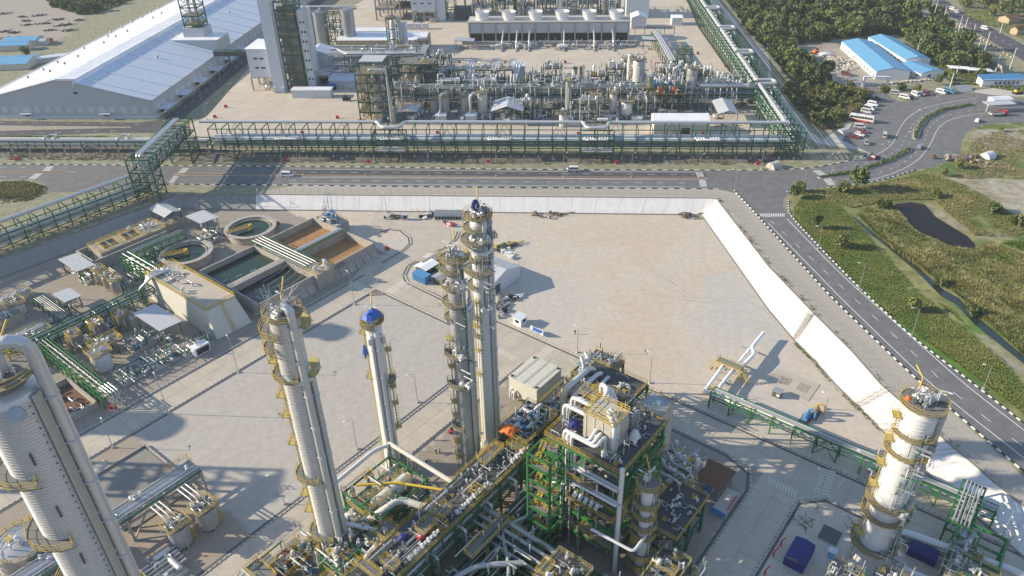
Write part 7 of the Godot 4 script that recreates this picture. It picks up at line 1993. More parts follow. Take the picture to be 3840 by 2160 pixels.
func tower(s: String,label: String,a: float,b0: float,r: float,h: float,m: Material,band: float,rings: Array,smalls: Array,pipes: Array,rm: Material,wide := 1.6) -> Node3D:
	var o := nt(s,label,"column",a,b0)
	var b := MB.new()
	var p := [Vector2(r*1.25,0),Vector2(r*1.02,3.0)]
	for i in int((h - 3)/band):
		var y := 3.0 + i*band
		p.append_array([Vector2(r,y + 0.02),Vector2(r,y + band*0.86),Vector2(r*1.02,y + band*0.88),Vector2(r*1.02,y + band)])
	p.append_array([Vector2(r,h),Vector2(r*0.92,h + r*0.22),Vector2(r*0.7,h + r*0.4),Vector2(r*0.35,h + r*0.5),Vector2(0.02,h + r*0.52)])
	b.lathe(p,30)
	part(o,"shell",b,m)
	for g in rings:   # [height,from,to (degrees),width]
		var y: float = g[0]
		var a0 := deg_to_rad(g[1]); var a1 := deg_to_rad(g[2]); var w: float = g[3]
		b = MB.new(); b.arc(V(0,y,0),r + w,a0,a1,w,0.14,maxi(3,int((a1 - a0)/0.25)))
		for q in arc_pts(r,a0,a1,y): b.bar(q - V(0,w*0.9,0),q + V(q.x,0,q.z).normalized()*w,0.1)
		var pl := part(o,"platform",b,M.grating)
		rail(pl,arc_pts(r + w,a0,a1,y + 0.14),rm,false,1.2,0.055)
		rail(pl,[V(cos(a0)*r,y,sin(a0)*r),V(cos(a0)*(r + w),y,sin(a0)*(r + w))],rm,false,1.2,0.055)
		rail(pl,[V(cos(a1)*r,y,sin(a1)*r),V(cos(a1)*(r + w),y,sin(a1)*(r + w))],rm,false,1.2,0.055)
	var last := 0.0
	for g in smalls:   # [height,degrees]
		var t := deg_to_rad(g[1])
		var d := V(cos(t),0,sin(t))
		var n := V(-sin(t),0,cos(t))
		var y: float = g[0]
		b = MB.new()
		b.box(d*(r + wide*0.5) + V(0,y,0),V(wide,0.14,wide*1.3),Basis(d,Vector3.UP,-n))
		b.bar(d*r + V(0,y - wide,0),d*(r + wide) + V(0,y,0),0.12)
		var pl := part(o,"platform",b,M.pale_yellow)
		rail(pl,[d*r + n*wide*0.65 + V(0,y,0),d*(r + wide) + n*wide*0.65 + V(0,y,0),d*(r + wide) - n*wide*0.65 + V(0,y,0),d*r - n*wide*0.65 + V(0,y,0)],rm,false,1.2,0.055)
		b = MB.new()
		var q := d*(r + 0.55)
		for k in [-0.3,0.3]: b.bar(q + n*k + V(0,last,0),q + n*k + V(0,y + 1.2,0),0.1)
		var hh := last
		while hh < y + 1:
			b.bar(q - n*0.3 + V(0,hh,0),q + n*0.3 + V(0,hh,0),0.06)
			if int(hh*10) % 3 == 0: for z in 6: b.bar(q + (d*sin(z*PI/6)*0.75 + n*cos(z*PI/6)*0.45) + V(0,hh,0),q + (d*sin((z + 1)*PI/6)*0.75 + n*cos((z + 1)*PI/6)*0.45) + V(0,hh,0),0.06)
			hh += 0.45
		part(o,"ladder",b,M.pale_yellow)
		ppipe(pl,"floodlight",[d*(r + wide) + n*0.6 + V(0,y + 1.2,0),d*(r + wide) + n*0.6 + V(0,y + 2.6,0),d*(r + wide + 0.9) + n*0.6 + V(0,y + 2.8,0)],0.06,M.lamp_white,5)
		last = y
	for g in pipes:   # [degrees,gap,radius,top,bottom,material,elbow]
		var t := deg_to_rad(g[0])
		var d = V(cos(t),0,sin(t))*(r + g[1])
		var pts := [d + V(0,g[4],0),d + V(0,g[3],0)]
		if g[6] == 1: pts = [d + V(0,g[4],0),d + V(0,g[3],0),V(d.x*0.1,g[3],d.z*0.1),V(d.x*0.1,g[3] - r*1.1,d.z*0.1)]
		elif g[6] == 2: pts = [d*1.5 + V(0,g[4],0),d + V(0,g[4],0),d + V(0,g[3],0),d.normalized()*(r - 0.1) + V(0,g[3],0)]
		ppipe(o,"downcomer" if g[2] > 0.5 else "riser",pts,g[2],M[g[5]],14 if g[2] > 0.5 else 8,g[2]*2.6)
		var y: float = g[4] + 4
		b = MB.new()
		while y < g[3] - 2:
			b.arc(V(d.x,y,d.z),g[2] + 0.14,0,TAU,0.2,0.25,8)
			var e = V(-d.z,0,d.x).normalized()*g[2]
			b.bar(d.normalized()*r*0.95 + V(0,y + 0.1,0) + e,d + V(0,y + 0.1,0) + e,0.18); b.bar(d.normalized()*r*0.95 + V(0,y + 0.1,0) - e,d + V(0,y + 0.1,0) - e,0.18)
			y += 7.5
		part(o,"pipe_guide",b,M.cladding)
	return o
func crown(o: Node3D,r: float,y: float,rm: Material,n: int) -> void:   # the crowded head platform of a column
	var b := MB.new(); b.arc(V(0,y,0),r + 1.4,0,TAU,r + 1.3,0.14,16)
	part(o,"head_platform",b,M.grating)
	rail(o,arc_pts(r + 1.4,0,TAU,y + 0.14),rm,false,1.2,0.055)
	kit(o,n,-r*0.8,r*0.8,-r*0.8,r*0.8,y + 0.15,["wrapped_fitting","valve","relief_valve","pipe_hoop","control_box","deck_lamp","deck_lamp"])
	ppipe(o,"davit",[V(r*0.8,y,-r*0.6),V(r*0.8,y + 3.6,-r*0.6),V(r*0.8 + 1.8,y + 4.6,-r*0.6 - 1.8)],0.13,M.yellow,6,0.3)
func tarp(label: String,at: Vector3,turn: float,s: Vector3,m: Material) -> void:
	var o := thing("tarpaulin",label,"tarpaulin",at,turn)
	var b := MB.new()
	var n := 9
	var g := []
	for i in n + 1:
		for j in n + 1:
			var u := i/float(n) - 0.5
			var v := j/float(n) - 0.5
			g.append(V(u*s.x,s.y*maxf(0.05,1.0 - 2.6*(u*u + v*v)) + rng.randf()*s.y*0.22,v*s.z))
	for i in n:
		for j in n: b.quad(g[i*(n + 1) + j],g[i*(n + 1) + j + 1],g[(i + 1)*(n + 1) + j + 1],g[(i + 1)*(n + 1) + j])
	part(o,"sheet",b,m)
	pbar(o,"rope",V(-s.x/2,0.1,-s.z/2),V(s.x/2,0.1,-s.z/2),0.08,M.galvanised)
func near_columns() -> void:
	var Y: Material = M.yellow
	var o := tower("splitter_column","huge pale banded column cut by the left edge of the view",16.5,-93.4,3.6,75.5,M.insulation,0.5,[[64.0,120,290,1.7],[52.6,112,280,1.9],[41,120,280,1.7],[29,115,290,1.7]],[[58,262],[47,262],[35,262],[23,262]],[[40,1.05,0.85,83,3,"insulation",1]],Y)
	crown(o,2.6,78.4,Y,12)
	var b := MB.new()
	var d := V(cos(1.05),0,sin(1.05))*3.95
	var n := V(-sin(1.05),0,cos(1.05))
	b.bar(d + V(0,2,0),d + V(0,76,0),0.6,0.2); b.bar(d + n*0.35 + V(0,2,0),d + n*0.35 + V(0,76,0),0.1,0.6); b.bar(d - n*0.35 + V(0,2,0),d - n*0.35 + V(0,76,0),0.1,0.6)
	part(o,"cable_tray",b,M.beige_panel)
	for i in 9: pcyl(o,"tray_bracket",V(1.4,6 + i*8,3.0),V(2.9,6 + i*8,3.3),0.14,M.cladding)
	for i in 60: pbox(o,"insulation_pin",V(cos(1.35)*3.68,4 + i*1.2,sin(1.35)*3.68),V(0.16,0.12,0.16),M.shadow_grey)
	pcyl(o,"manway",V(-0.6,74.2,3.0),V(-1.0,75.0,4.2),1.0,M.dull_insulation)
	for i in 6: pbox(o,"slot",V(-1.4,20 + i*9.5,3.36),V(0.22,2.0,0.5),M.shadow_grey)
	o = tower("distillation_column","tall pale banded column left of the main rack, thick pipe on its right",57.8,-97.4,2.5,62.3,M.insulation,0.75,[[60,150,330,1.9],[56.5,175,330,1.9],[50.5,120,260,1.5],[25.6,125,290,1.7],[8.8,120,290,1.7]],[[53,232],[45,232],[40.2,232],[33.3,232],[19.3,232],[14.6,232]],[[98,0.75,0.7,65.0,5,"insulation",1],[66,0.7,0.6,50,4,"insulation",0],[45,0.5,0.3,46,4,"dull_insulation",0]],Y)
	crown(o,2.0,62.9,Y,16)
	for q in [[60.5,20],[50.5,30]]:
		b = MB.new(); b.arc(V(0,q[0],0),4.4,deg_to_rad(q[1] - 40),deg_to_rad(q[1] + 50),1.7,0.14)
		var pl := part(o,"platform",b,M.pale_yellow)
		rail(pl,arc_pts(4.4,deg_to_rad(q[1] - 40),deg_to_rad(q[1] + 50),q[0]),Y,false,1.2,0.06)
	ppipe(o,"cross_pipe",[V(-2.4,51,0.6),V(-2.2,50,2.6),V(0,49.6,3.4),V(3.4,50.6,2.6)],0.42,M.white_steel,8,1.0)
	ppipe(o,"outlet_pipe",[V(-0.5,8,3.2),V(-1.5,5,4.2),V(-4,3,4.2),V(-4,0.6,0)],0.5,M.insulation,9,1.4)
	b = MB.new()
	for i in 26: b.bar(V(rng.randfn()*1.6,63.4,rng.randfn()*1.6),V(rng.randfn()*2.2,66.5 + rng.randf()*1.5,rng.randfn()*2.2),0.08)
	part(o,"scaffold_tubes",b,M.galvanised)
	o = tower("distillation_column","slim white column with a blue tarpaulin on its head",83.4,-106.2,1.75,43.0,M.white_steel,0.8,[[42.6,130,360,1.0],[27.2,0,90,1.6],[2.5,0,120,1.5]],[[40.2,240],[28,235],[24.6,30],[19.6,30],[12.4,30],[35,30]],[[150,0.35,0.4,41,3,"white_steel",0],[118,0.5,0.5,41.5,3,"white_steel",2],[96,0.4,0.22,30,3,"insulation",0]],M.pale_yellow,1.3)
	crown(o,1.1,43.4,Y,8)
	tarp("blue tarpaulin wrapped over the head of the slim white column",N(83.2,-106,44.0),NY,V(4.2,2.0,3.2),M.blue_tarp)
	tarp("small blue tarpaulin hanging on the side of the slim white column",N(81.6,-108.0,33.5),NY,V(1.2,3.2,1.2),M.blue_tarp)
	ppipe(o,"loop_pipe",[V(-2.1,38.5,0.6),V(-2.1,40.2,0.6),V(-0.6,40.4,2.2),V(0.6,40.2,2.2),V(0.6,38,2.2)],0.42,M.white_steel,9,0.9)
	o = tower("distillation_column","front column of the central pair, grey with a bundle of pipes",93.2,-90.3,1.75,58.5,M.dull_insulation,0.8,[[57.4,120,330,1.5],[53.4,150,350,1.3],[49.5,110,290,1.4],[45.5,190,330,1.2],[36.5,110,250,1.8],[28.2,120,240,1.7],[15.5,150,250,1.3]],[[40.5,215],[33,215],[23,215],[19,215],[11,215],[6,215]],[[78,0.4,0.26,48,8,"insulation",0],[66,0.5,0.26,47,8,"insulation",0],[54,0.6,0.28,50,6,"dull_insulation",0],[42,0.8,0.28,52,12,"insulation",2],[30,1.0,0.3,50,6,"dull_insulation",0]],M.pale_yellow,1.2)
	crown(o,1.6,59.6,Y,14)
	kit(o,16,-2.6,1.2,-1.0,3.0,53.6,["wrapped_fitting","valve","relief_valve","control_box"],0.9)
	kit(o,10,-2.8,0.6,0.8,3.0,36.7,["wrapped_fitting","valve","relief_valve"],0.9); kit(o,8,-2.8,0.2,0.8,3.0,28.4,["valve","wrapped_fitting"],0.9)
	maze(o,40,-2.8,0.3,28,60,0.6,3.0,0.12)
	ppipe(o,"cross_pipe",[V(-0.5,48,2.3),V(0.5,48.6,2.8),V(2.8,48.6,1.6),V(2.8,44,1.6)],0.36,M.white_steel,9,0.8)
	o = tower("distillation_column","rear column of the central pair, taller and white with many pipes",103.3,-92.5,1.75,62.6,M.white_steel,0.9,[[61.6,120,330,1.5],[58.8,110,310,2.2],[54.6,90,350,1.4],[51.5,100,300,1.9],[47.6,170,300,1.4],[40,150,250,1.4],[35,150,250,1.4]],[[44,180],[37.6,180],[31,180],[24,180]],[[74,0.45,0.36,52,3,"insulation",0],[60,0.6,0.3,50,3,"dull_insulation",0],[46,0.8,0.42,54,3,"white_steel",0],[28,0.9,0.5,60,3,"dull_insulation",0],[10,1.0,0.75,65,5,"dull_insulation",1]],M.pale_yellow,1.2)
	crown(o,1.6,64.2,Y,16)
	maze(o,40,-2.6,0.5,36,63,0.6,3.0,0.12)
	tarp("dark blue tarpaulin on the head of the rear paired column",N(103,-92.8,65.4),NY,V(2.0,2.2,1.6),M.dark_blue)
	kit(o,18,-2.4,2.2,-0.5,3.2,59.0,["wrapped_fitting","valve","relief_valve","control_box"],0.9); kit(o,10,-2.2,1.2,0.5,3.0,42.0,["wrapped_fitting","valve"],0.9)
	ppipe(o,"ring_pipe",[V(-2.6,57.4,-0.6),V(-2.2,56.2,1.6),V(0,56.2,2.6),V(2.4,56.2,1.4)],0.4,M.white_steel,9,0.9)
	o = tower("distillation_column","stout white column at the lower right with orange ribbon on its head",124.2,-7.2,2.9,42.2,M.white_steel,0.8,[[37.6,100,240,1.2],[32.8,70,290,1.2],[19.4,90,290,1.5],[15.6,70,300,1.5],[7,70,300,1.8]],[[40.6,245],[35,245],[28.8,245],[23,245],[10,235]],[[46,1.5,0.75,45.0,6,"dull_insulation",1],[62,0.35,0.2,33,3,"insulation",0],[52,0.35,0.2,33,3,"white_steel",0]],Y,1.5)
	crown(o,2.6,44.0,Y,18)
	kit(o,18,-4.0,3.0,1.5,4.2,19.0,["wrapped_fitting","valve","relief_valve","pipe_hoop"],0.9); kit(o,18,-4.6,3.0,1.5,4.8,6.2,["wrapped_fitting","valve","pipe_hoop"],1.0); kit(o,14,-3.5,3.5,2.2,4.4,33.0,["valve","wrapped_fitting","relief_valve"],0.8)
	maze(o,50,-4.4,-1.5,15,38,0.5,3.0,0.1); maze(o,40,-4,2.5,5,20,2.6,4.4,0.1)
	tarp("orange ribbon sheet on the head of the stout white column",N(122.2,-9.6,45.0),NY,V(1.4,0.7,1.0),M.orange)
	ppipe(o,"vapour_line",[V(3.4,5,2.0),V(8.5,4.4,3.4),V(9.5,5,14),V(9.5,6.6,24),V(6,6.6,40)],0.8,M.insulation,12,2.4)
	ppipe(o,"vapour_line",[V(-1,2.4,3.6),V(0,3.4,6),V(1,3.4,28)],0.7,M.insulation,12,1.6)
	o = tower("stripper_column","small white column ringed with yellow platforms before the heater block",94.0,-44.0,1.15,24.6,M.white_steel,1.2,[[20.4,60,330,1.5],[17.2,90,330,1.3],[14.0,60,270,1.4],[11.4,80,330,1.4],[5.6,60,300,1.7],[2.4,40,300,1.6]],[[23,250],[16,20],[9,250]],[[80,0.3,0.16,22,1,"white_steel",0],[10,1.9,0.1,24,1,"galvanised",0]],Y,1.2)
	crown(o,0.9,25.2,Y,7)
	ppipe(o,"feed_pipe",[V(-7,13.5,-8),V(-5.5,12,1.0),V(-1.4,12.6,1.2)],0.34,M.white_steel,9,0.9)
	for q in [[-190,-200,3.6,56,"tall banded column standing outside the view, upper one on the left"],[-206,-158,4.6,47,"stout domed column standing outside the view, lower one on the left"]]:
		o = thing("distillation_column",q[4],"column",V(q[0],0,q[1]))
		b = MB.new(); b.lathe([Vector2(q[2],0),Vector2(q[2],q[3]),Vector2(q[2]*0.7,q[3] + 1.4),Vector2(0.02,q[3] + 2)],24)
		part(o,"shell",b,M.insulation)
		for k in 3:
			b = MB.new(); b.arc(V(0,q[3] - k*9,0),q[2] + 1.6,0,4.5,1.6,0.2)
			part(o,"platform",b,M.grating)
	o = thing("lattice_tower","lattice pipe tower standing outside the view on the left","tower",V(-178,0,-141))
	frame(o,[0,6],[0,5,10],steps(6,48,7),0.7,M.green_steel)
	for y in [20,34,48]: pbox(o,"platform",V(3,y,5),V(6.4,0.4,7),M.grating)
func near_plant() -> void:
	var Y: Material = M.yellow
	var G: Material = M.green_steel
	var BG: Material = M.bright_green
	var o := nt("main_pipe_rack","main pipe rack of the near works with a crowded dark deck and yellow rails","pipe rack",36,-83.2)
	rack(o,88,7.6,[5.2,8.0,11.4],7.3,0.45,BG,[7,8,0],0.2,0.42)
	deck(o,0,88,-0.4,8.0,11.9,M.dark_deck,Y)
	kit(o,250,1,87,0.4,7.2,12.0,TOPS,0.45)
	kit(o,50,1,87,0.4,7.2,12.0,["relief_valve","gooseneck","valve"],0.58)
	perches(o,9,3,85,12.8,13.4,1.5,6); maze(o,120,1,87,1,11,0,8,0.16); maze(o,90,1,87,12,14.2,0.3,7.3,0.09)
	for i in 10: pcyl(o,"deck_pipe",V(2 + i*8.2,12.5,1 + (i*3) % 6),V(9 + i*8.2,12.5,1 + (i*3) % 6),0.26,M[PM[i % 5]])
	for q in [[38,7.4,12],[24,7.6,10],[56,7.5,8]]:
		for k in q[2]: pcyl(o,"header_flange",V(q[0] + k*0.9,13.1,q[1] - 0.5),V(q[0] + k*0.9 + 0.45,13.1,q[1] - 0.5),0.55 - (k % 2)*0.18,M.white_steel)
	for x in [33.0,44.0,67.0]:   # stair heads in yellow
		rail(o,[V(x,12,5),V(x + 2,12,5),V(x + 2,12,7.4),V(x,12,7.4)],Y,true,2.2,0.1)
	for i in 10: ppipe(o,"drop_pipe",[V(4 + i*8.4,10,7),V(4 + i*8.4,10,9.6),V(4 + i*8.4,1,9.6)],0.3,M[PM[i % 5]],8,0.7)
	o = nt("air_cooler_end","tall open end block of the main rack with dark machinery on top","process structure",124.6,-82.4)
	frame(o,[0,5.8,11.7],[0,8],[5,9.5,13.6],0.45,G)
	deck(o,-0.3,12,-0.3,8.3,14.0,M.dark_deck,Y)
	kit(o,42,0.5,11,0.5,7.5,14.1,["pipe_spool","pump","valve","wrapped_fitting","pipe_hoop","relief_valve"],0.79)
	maze(o,70,0,12,1,13,0,8.6,0.14); maze(o,40,0.5,11.5,14.2,16.4,0.5,7.8,0.12)
	for i in 9: pcyl(o,"riser",V(1 + i*1.25,0,8.6),V(1 + i*1.25,12,8.6),0.24,M[PM[i % 5]])
	for i in 6: pcyl(o,"deck_pipe",V(1,14.5,1 + i*1.2),V(11,14.5,1 + i*1.2),0.22,M[PM[i % 5]])
	for s in [1.6,3.6]: ppipe(o,"curved_duct",[V(s,14,2 + s*0.3),V(s,16.6,2 + s*0.3),V(s + 0.8,18.2,1)],0.45,M.white_steel,10,1.0)
	o = nt("raised_platform","raised yellow railed deck beside the main rack with machines and orange sheet","process structure",97.5,-84)
	frame(o,[0,5.5,11],[0,7.6],[12.0,14.4],0.4,BG,false)
	deck(o,-0.4,11.5,-0.4,8.2,14.6,M.dark_deck,Y)
	kit(o,32,0.8,10.5,0.6,7,14.7,["pump","pipe_spool","wrapped_fitting","valve","small_drum"],0.72)
	maze(o,40,0,11,10,16.5,0,7.6,0.12)
	tarp("orange tarpaulin on the corner of the raised deck",N(97.6,-81,15.2),NY,V(3.4,1.4,3.6),M.orange)
	tarp("red tarpaulin lying on the shaded main rack deck",N(66.5,-78.5,12.2),NY,V(3.6,0.7,1.8),M.red)
	tarp("dark blue tarpaulin beside the red tarpaulin on the rack deck",N(63.2,-81,12.2),NY,V(2.4,1.0,1.8),M.dark_blue)
	o = nt("heater_block","tall green framed heater block with a dark roof deck and cream core","process structure",90.5,-65)
	frame(o,[0,8.5,17],[0,8.3,16.6],[5.5,11,16.5,20.5,24.5,28.4],0.6,BG)
	for y in [5.5,16.5]: deck(o,0,17,0,16.6,y + 0.2,M.grating,M.pale_yellow)
	deck(o,-0.6,17.6,-0.6,17.2,28.8,M.dark_deck,Y)
	deck(o,-2.2,0,6,17,16.8,M.dark_deck,Y)
	pbox(o,"heater_core",V(6.0,32.2,9.5),V(5.5,6.8,7.0),M.beige_panel)
	for i in 4: pbox(o,"core_rib",V(3.2,32.2,6.6 + i*1.9),V(0.12,6.6,0.2),M.cream_wall)
	rail(o,[V(3.2,35.6,6),V(8.8,35.6,6),V(8.8,35.6,13),V(3.2,35.6,13)],Y,true,1.2,0.1)
	rail(o,[V(4.2,35.6,7),V(4.2,35.6,12),V(7.5,35.6,12)],Y,false,2.4,0.1)
	for i in 4: ppipe(o,"transfer_pipe",[V(5 + i*1.4,24,0.2),V(5 + i*1.4,33.4 - (i % 2)*1.2,0.2),V(5 + i*1.4,33.4 - (i % 2)*1.2,6.5 + i*2)],0.42 + (i % 2)*0.14,M.white_steel,10,1.2)
	for i in 3: ppipe(o,"transfer_pipe",[V(0.6 - i*0.2,14,3.4 + i*1.0),V(0.6 - i*0.2,31.6,3.4 + i),V(0.6 - i*0.2,31.6,9 + i),V(2.8,33.6 - i*0.4,9.4 + i),V(2.8,30,9.4 + i)],0.36,M.white_steel,10,0.9)
	for i in 2: ppipe(o,"white_duct",[V(3.4 + i,29,12.8),V(3.4 + i,35.2,13.0),V(5.6 + i,36.2,10)],0.5,M.white_steel,10,1.2)
	for i in 3: ppipe(o,"crossover_pipe",[V(8.8,35.4 - i*0.5,7 + i),V(12,35.4 - i,6 + i),V(14.5,33.8,3 + i),V(14.5,29,3 + i)],0.5,M.white_steel,10,1.2)
	for i in 4: pcyl(o,"flue_pipe",V(9.6 + i*0.7,29,13.2),V(9.6 + i*0.7,34,13.2),0.32,M.bare_steel)
	kit(o,55,0.5,16.5,0.5,5.5,28.9,TOPS,0.76); kit(o,17,9.5,16.5,7,16,28.9,["valve","pipe_spool","control_box"],0.65); kit(o,15,0.5,3,12,16,28.9,TOPS,0.72)
	perches(o,14,-1,17,3,26,0,17); perches(o,6,1,16,29.6,31.5,1,5); maze(o,150,-2,17,1,27,0,17.5,0.15); maze(o,70,0,17,29,32,0,16,0.1)
	for i in 9: pcyl(o,"exchanger",V(1.5 + (i % 3)*5,[18.0,22.0,26.0][i/3],9),V(1.5 + (i % 3)*5,[18.0,22.0,26.0][i/3],16),0.6,M.dull_insulation)
	for y in [11.0,16.5,20.5,24.5,28.3]:
		pbar(o,"girder",V(-0.2,y,-0.2),V(-0.2,y,17),0.5,BG,0.8); pbar(o,"girder",V(-0.2,y,16.9),V(17.2,y,16.9),0.5,BG,0.8)
	for y in [20.5,24.5]: pipes_z(o,-1.6,-0.2,7,17,y,2,0.25,0.4,["insulation","white_steel"])
	for k in 5: put(o,"relief_valve",lib.kit.wrapped_fitting,M.white_steel,Transform3D(Basis.from_scale(V(1.1,1.1,1.1)),V(-1.2,17.0,7.6 + k*1.3)))
	for i in 4: ppipe(o,"drop_pipe",[V(-0.6,28,2.5 + i*2.2),V(-0.6,17 + i % 3,2.5 + i*2.2),V(-0.6,17 + i % 3,1.5 + i*2.2),V(-0.6,1,1.5 + i*2.2)],0.2,M[PM[i % 5]],9,0.8)
	ppipe(o,"white_column_pipe",[V(-0.2,0,17.2),V(-0.2,30,17.2)],0.5,M.white_steel,10)
	kit(o,50,0.5,16.5,0.5,16,16.8,TOPS,0.86); kit(o,37,0.5,16.5,0.5,16,5.8,TOPS,0.86)
	tarp("dark blue tarpaulin on the heater roof deck beside the yellow rails",N(94.5,-61.4,29.4),NY,V(2.4,2.6,2.6),M.dark_blue)
	tarp("grey blue sheet on the heater roof deck in the shade of the core",N(99.0,-50.4,29.0),NY,V(2.6,2.6,2.0),M.clad_band)
	tarp("red sheet beside the white ducts on the heater roof",N(93.6,-54.8,31.0),NY,V(1.2,1.8,1.2),M.red)
	o = nt("stair_tower","bright green open stair tower with yellow stairs against the heater block","stair tower",85.4,-66.5)
	frame(o,[0,4.6],[0,5.6],[4,8,12,16,20,24,27],0.42,BG,false)
	stairs(o,0.8,1.4,0,27,2.6,3.0,9)
	o = nt("lift_tower","plain beige enclosed lift tower at the back corner of the heater block","tower",113.4,-57.6)
	pbox(o,"wall",V(3,12,2.9),V(6,24,5.8),M.beige_panel); pbox(o,"roof",V(3,24.1,2.9),V(6.2,0.25,6),M.galvanised)
	rail(o,[V(0,24.2,0),V(6,24.2,0),V(6,24.2,5.8),V(0,24.2,5.8)],M.pale_yellow,true)
	pcyl(o,"roof_vent",V(3,24.2,3.4),V(3,24.9,3.4),0.6,M.clad_band)
	o = nt("process_structure","dark decked steel structure behind the heater block","process structure",108,-74)
	frame(o,[0,7,14],[0,7,14],[6,12,18,23],0.5,G)
	deck(o,0,14,0,14,23.3,M.dark_deck,Y)
	kit(o,17,1,13,1,13,23.4,TOPS,0.79); kit(o,37,1,13,1,13,12.3,TOPS,0.86)
	for i in 3: ppipe(o,"header",[V(-2,12,2 + i*2),V(-2,26 - i,2 + i*2),V(8,26 - i,2 + i*2),V(10,24,2 + i*2)],0.7 - i*0.12,M.insulation,10,1.8)
	o = nt("process_structure","shaded lower deck structure right of the small ringed column","process structure",97.5,-46)
	frame(o,[0,6.5,13],[0,7.5],[5,10],0.5,G)
	deck(o,-0.4,14,-0.4,8,10.3,M.dark_deck,Y)
	kit(o,22,1,13,0.5,7,10.4,TOPS,0.72); kit(o,30,1,13,0.5,7,5.3,TOPS,0.79)
	o = nt("process_structure","crowded pipe structure between heater block and rusty canopy","process structure",108,-52)
	frame(o,[0,6,12],[0,6],[5,9],0.4,G)
	kit(o,50,0,14,-1,9,9.2,TOPS,0.94); kit(o,37,0,13,0,9,0.2,LOWS,0.94)
	for i in 4: ppipe(o,"header",[V(1 + i*3,1,8),V(1 + i*3,13 - i,8),V(1 + i*3,13 - i,3),V(4 + i*3,13 - i,0)],0.3,M.dull_insulation,10,1.0)
	vessel("shaded grey drum in the pipe structure behind the small ringed column",N(104,-48.5),NY,2.2,6,5,M.dull_insulation)
	vessel("second shaded grey drum nearer the rusty canopy",N(113,-46),NY,1.8,4,3,M.dull_insulation)
	canopy("rusty brown flat canopy at the corner of the near works block",N(119.6,-44.5),NY,7.4,6,4.6,false,M.rust,M.galvanised,8)
	o = nt("loading_bay","low steel bay with a red bar under the shade in front of the rusty canopy","platform",117.5,-38.5)
	pbox(o,"slab",V(3.5,0.5,1.2),V(8,1.0,3.2),M.kerb); pbar(o,"red_bar",V(1,1.3,2.6),V(6.5,1.3,2.6),0.25,M.red); pbox(o,"side_plate",V(-0.6,0.9,1.2),V(0.2,1.8,3.4),M.blue_box)
	o = nt("drum_structure","open green frame around a white horizontal drum beside the main rack","process structure",66,-103)
	frame(o,[0,7,14],[0,6,12],[4.2,8.2],0.4,BG)
	deck(o,2,12,2,11,4.4,M.grating,Y)
	pcyl(o,"drum",V(2.5,7.0,7.5),V(12,7.0,7.5),1.7,M.cream_wall); pcyl(o,"drum_head",V(12,7,7.5),V(13,7,7.5),1.3,M.cream_wall)
	kit(o,50,0.5,13.5,0.5,11.5,4.5,TOPS,0.72); kit(o,30,0,14,0,12,0.2,LOWS,0.79)
	for q in [[3,8.4],[9,8.4]]: rail(o,[V(q[0],q[1],6),V(q[0] + 3,q[1],6),V(q[0] + 3,q[1],9),V(q[0],q[1],9)],Y,true)
	ppipe(o,"overhead_line",[V(16.4,9.6,-2),V(15.6,10.2,-1.4),V(15.6,10.2,20)],0.55,M.cream_wall,12,1.4)
	ppipe(o,"overhead_line",[V(15,10.2,-1),V(12,10.2,-2.4),V(-1,9.6,-2.4),V(-3,5,-1),V(-7,5,1)],0.5,M.white_steel,12,1.4)
	ppipe(o,"overhead_line",[V(-6,7.6,4),V(-1.4,5.4,8),V(2,8.6,11),V(6,8.8,11.8),V(8,8.4,18),V(12,8,20)],0.8,M.cream_wall,12,2.2)
	ppipe(o,"overhead_line",[V(3,8.6,1),V(9,8.8,8),V(14,9.6,20)],0.3,Y,8,0.8)
	perches(o,8,0,14,3,9,0,12); maze(o,110,-1,15,0.5,9.5,-1,13,0.13)
	tarp("red sheet lying under the curved white pipe by the drum frame",N(66.5,-91.5,5),NY,V(2.6,1.6,2.2),M.red)
	o = nt("wrapped_exchanger","white wrapped exchanger heads beside the tall banded column","exchanger",61.5,-100)
	for i in 2: pcyl(o,"shell",V(0,3.4,i*4),V(7,3.4,i*4),1.5,M.white_steel)
	kit(o,20,-1,7,-1,6,4.4,["wrapped_fitting","wrapped_fitting","valve"],0.94)
	for x in [1,5]: pbox(o,"saddle",V(x,1,2),V(0.6,2,6),M.kerb)
	o = nt("process_structure","low green pipe frame between the tall banded column and the main rack","process structure",52,-94)
	frame(o,[0,6,12],[0,5,10],[4.5,8],0.35,BG)
	deck(o,0,12,0,10,4.7,M.grating,Y)
	kit(o,50,0.5,11.5,0.5,9.5,4.8,TOPS,0.72); kit(o,30,0.5,11.5,0.5,9.5,8.1,TOPS,0.72); kit(o,25,-3,14,-2,10,0.2,LOWS,0.79)
	perches(o,9,-2,13,3,9,-1,10); maze(o,110,-3,14,0.5,9,-2,11,0.13)
	ppipe(o,"reflux_line",[V(6,9.4,-3.6),V(9,9.0,0),V(12,8.6,7),V(5,8.6,8),V(4,2,10)],0.5,M.white_steel,10,1.2)
	ppipe(o,"reflux_line",[V(5,6,-3),V(1,5.6,5),V(-4,5.2,5),V(-9,3,5)],0.7,M.cream_wall,12,1.8)
	vessel("round topped beige drum with yellow cage beside the shaded rack deck",N(63.5,-86),NY,1.8,7.5,2,M.beige_panel)
	o = nt("process_structure","yellow railed skid at the bottom edge left of the tall banded column","process structure",42,-104)
	frame(o,[0,5,10],[0,5],[3.6],0.35,BG,false)
	deck(o,-0.4,10.4,-0.4,5.4,3.8,M.rust,Y)
	kit(o,35,0.5,9.5,0.5,4.8,3.9,TOPS,0.72); kit(o,25,-4,14,-1,8,0.2,LOWS,0.72)
	maze(o,45,-2,15,0.4,9,-1,9,0.14); perches(o,4,0,13,3,10,0,8)
	o = nt("lower_pipe_rack","shaded lower pipe rack with broad parallel pipes at the bottom edge","pipe rack",44,-72.5)
